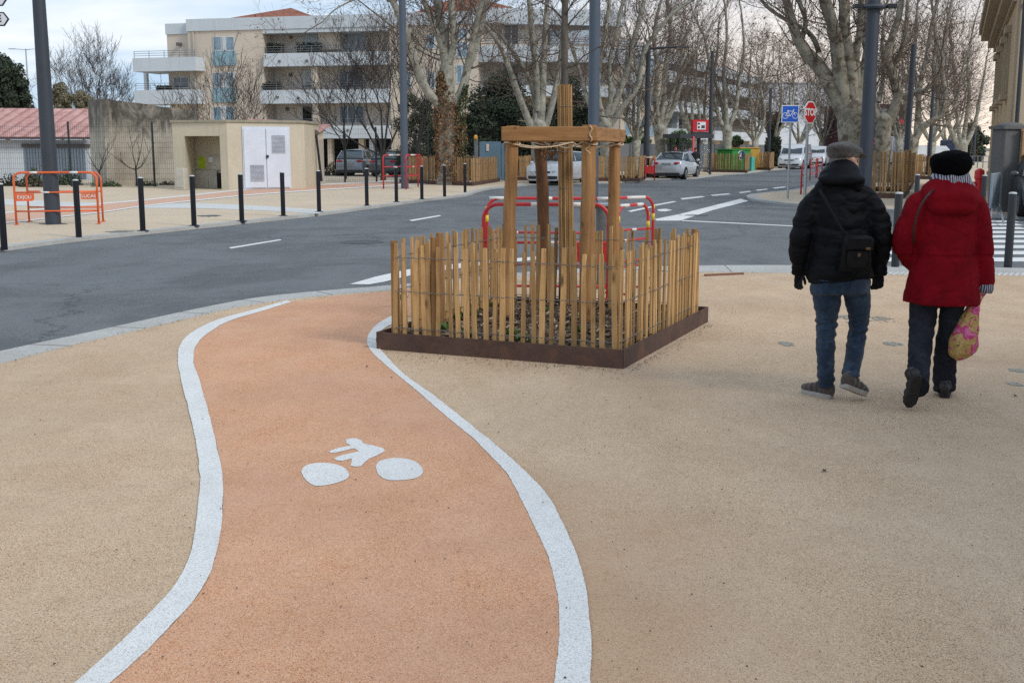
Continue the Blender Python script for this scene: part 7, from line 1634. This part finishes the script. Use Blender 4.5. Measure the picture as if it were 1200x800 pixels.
c7 = car(GX(464, 69), math.radians(165), 'silver car behind the second lamppost, seen through the wire fence', (.10,.11,.125), 4.3, 1.8, 1.5, 'hatch')
c8 = car(Vector((G(1190,253).x+1.15, 29.2, 0)), math.radians(-18), 'dark grey car cut off by the right edge of the photo', (.05,.052,.055), 4.2, 1.75, 1.5, 'hatch', metal=.4)
# white lorry box
lr = thing('parked_lorry', GX(1092, 100), 'white box lorry parked across the far end, left of the woman\'s hat', 'lorry'); fl = Fac(1068, 98, 1120, 99)
q = MB(); u0, z0, u1, z1 = fl.rect(1069, 170, 1112, 193, 0); q.add([fl.at(u0,.9,d_) for d_ in (0,)]+[fl.at(u1+.4,.9), fl.at(u1+.4,z1-.7), fl.at(u1-.3,z1-.08), fl.at(u0,z1)]+[fl.at(u0,.9,-2.3), fl.at(u1+.4,.9,-2.3), fl.at(u1+.4,z1-.7,-2.3), fl.at(u1-.3,z1-.08,-2.3), fl.at(u0,z1,-2.3)], [(0,1,2,3,4),(9,8,7,6,5),(0,5,6,1),(1,6,7,2),(2,7,8,3),(3,8,9,4),(4,9,5,0)]); q.build('cargo_box', M('lorry_white', (.60,.64,.68), .5, .05, 1), lr)
q = MB(); fl.uz(q, u0, .5, u1+1.6, .88, -2.2, -.05); q.build('chassis', plast, lr); q = MB(); fl.uz(q, u1+.45, .9, u1+1.7, 2.3, -2.1, -.1); q.build('cab', M('cab_dark', (.03,.05,.10), .4), lr, bevel=.08)
for u in (u0+.8, u1-.6, u1+1.1): q = MB(); q.lathe(fl.at(u,.42,-.3), [(.42,0),(.42,.28)], 20, 'y'); q.build('wheel', tyre, lr, smooth_='auto')

# ---------- far people by the bus stop ----------
def small_person(px, Y, h, label, coat_c, hair_c, leg_c, scarf=None, yaw=0):
    b = GX(px, Y); root = thing('person', b, label, 'person'); k = h/1.7; mb = MB(); V = lambda x, y, z: b+Vector((x*k, y*k, z*k))
    mb.ell(V(0,0,1.58), (.085*k,.10*k,.12*k), 14, 10); mb.tube([V(0,0,1.35), V(0,0,1.5)], .055*k, 12); mb.tube([V(0,0,.85), V(0,0,1.1), V(0,0,1.38)], [(.16*k,.11*k),(.15*k,.10*k),(.17*k,.09*k)], 14)
    for s in (-1,1):
        mb.tube([V(s*.09,0,.88), V(s*.09,.02,.48), V(s*.10,0,.05)], [.085*k,.06*k,.045*k], 10); mb.ell(V(s*.10,-.06,.04), (.045*k,.12*k,.04*k), 10, 6); mb.tube([V(s*.19,0,1.36), V(s*.24,0,1.1), V(s*.22,-.08,.85), V(s*.21,-.12,.76)], [.055*k,.045*k,.036*k,.03*k], 10)
        mb.ell(V(s*.03,-.09,1.6), (.012*k,.01*k,.01*k), 8, 6)
    mb.ell(V(0,-.10,1.57), (.014*k,.018*k,.02*k), 8, 6)
    sculpt('body', mb, skin, root, .018, 2)
    c_ = MB(); c_.tube([V(0,0,.72), V(0,0,.95), V(0,0,1.2), V(0,0,1.40), V(0,0,1.46)], [(.23*k,.16*k),(.21*k,.15*k),(.21*k,.14*k),(.21*k,.12*k),(.09*k,.08*k)], 16)
    for s in (-1,1): c_.tube([V(s*.19,0,1.38), V(s*.255,0,1.1), V(s*.235,-.08,.84)], [.075*k,.062*k,.05*k], 12)
    sculpt('coat', c_, M('far_coat', coat_c, .9, .1, 6), root, .018, 2)
    t_ = MB()
    for s in (-1,1): t_.tube([V(s*.09,0,.86), V(s*.09,.02,.48), V(s*.10,0,.1)], [.10*k,.078*k,.065*k], 12)
    sculpt('trousers', t_, M('far_trousers', leg_c, .9), root, .018, 2)
    h_ = MB(); h_.ell(V(0,.02,1.62), (.105*k,.12*k,.115*k), 14, 10); h_.ell(V(0,.06,1.52), (.09*k,.07*k,.12*k), 12, 8); sculpt('hair', h_, M('far_hair', hair_c, .8), root, .018, 1)
    return root
small_person(807, 70.5, 1.68, 'person with dark hair and a pale blue jacket waiting at the bus shelter', (.30,.35,.50), (.015,.013,.015), (.03,.03,.04))
small_person(814.5, 70.0, 1.62, 'person in a black coat waiting at the bus shelter beside the saloon', (.012,.012,.015), (.015,.012,.01), (.02,.02,.025))
small_person(791, 71.5, 1.72, 'person in a dark red cap whose head shows above the saloon roof', (.10,.02,.03), (.13,.01,.03), (.03,.03,.04))
for o in list(bpy.data.objects):
    if 'origin' in o: del o['origin']
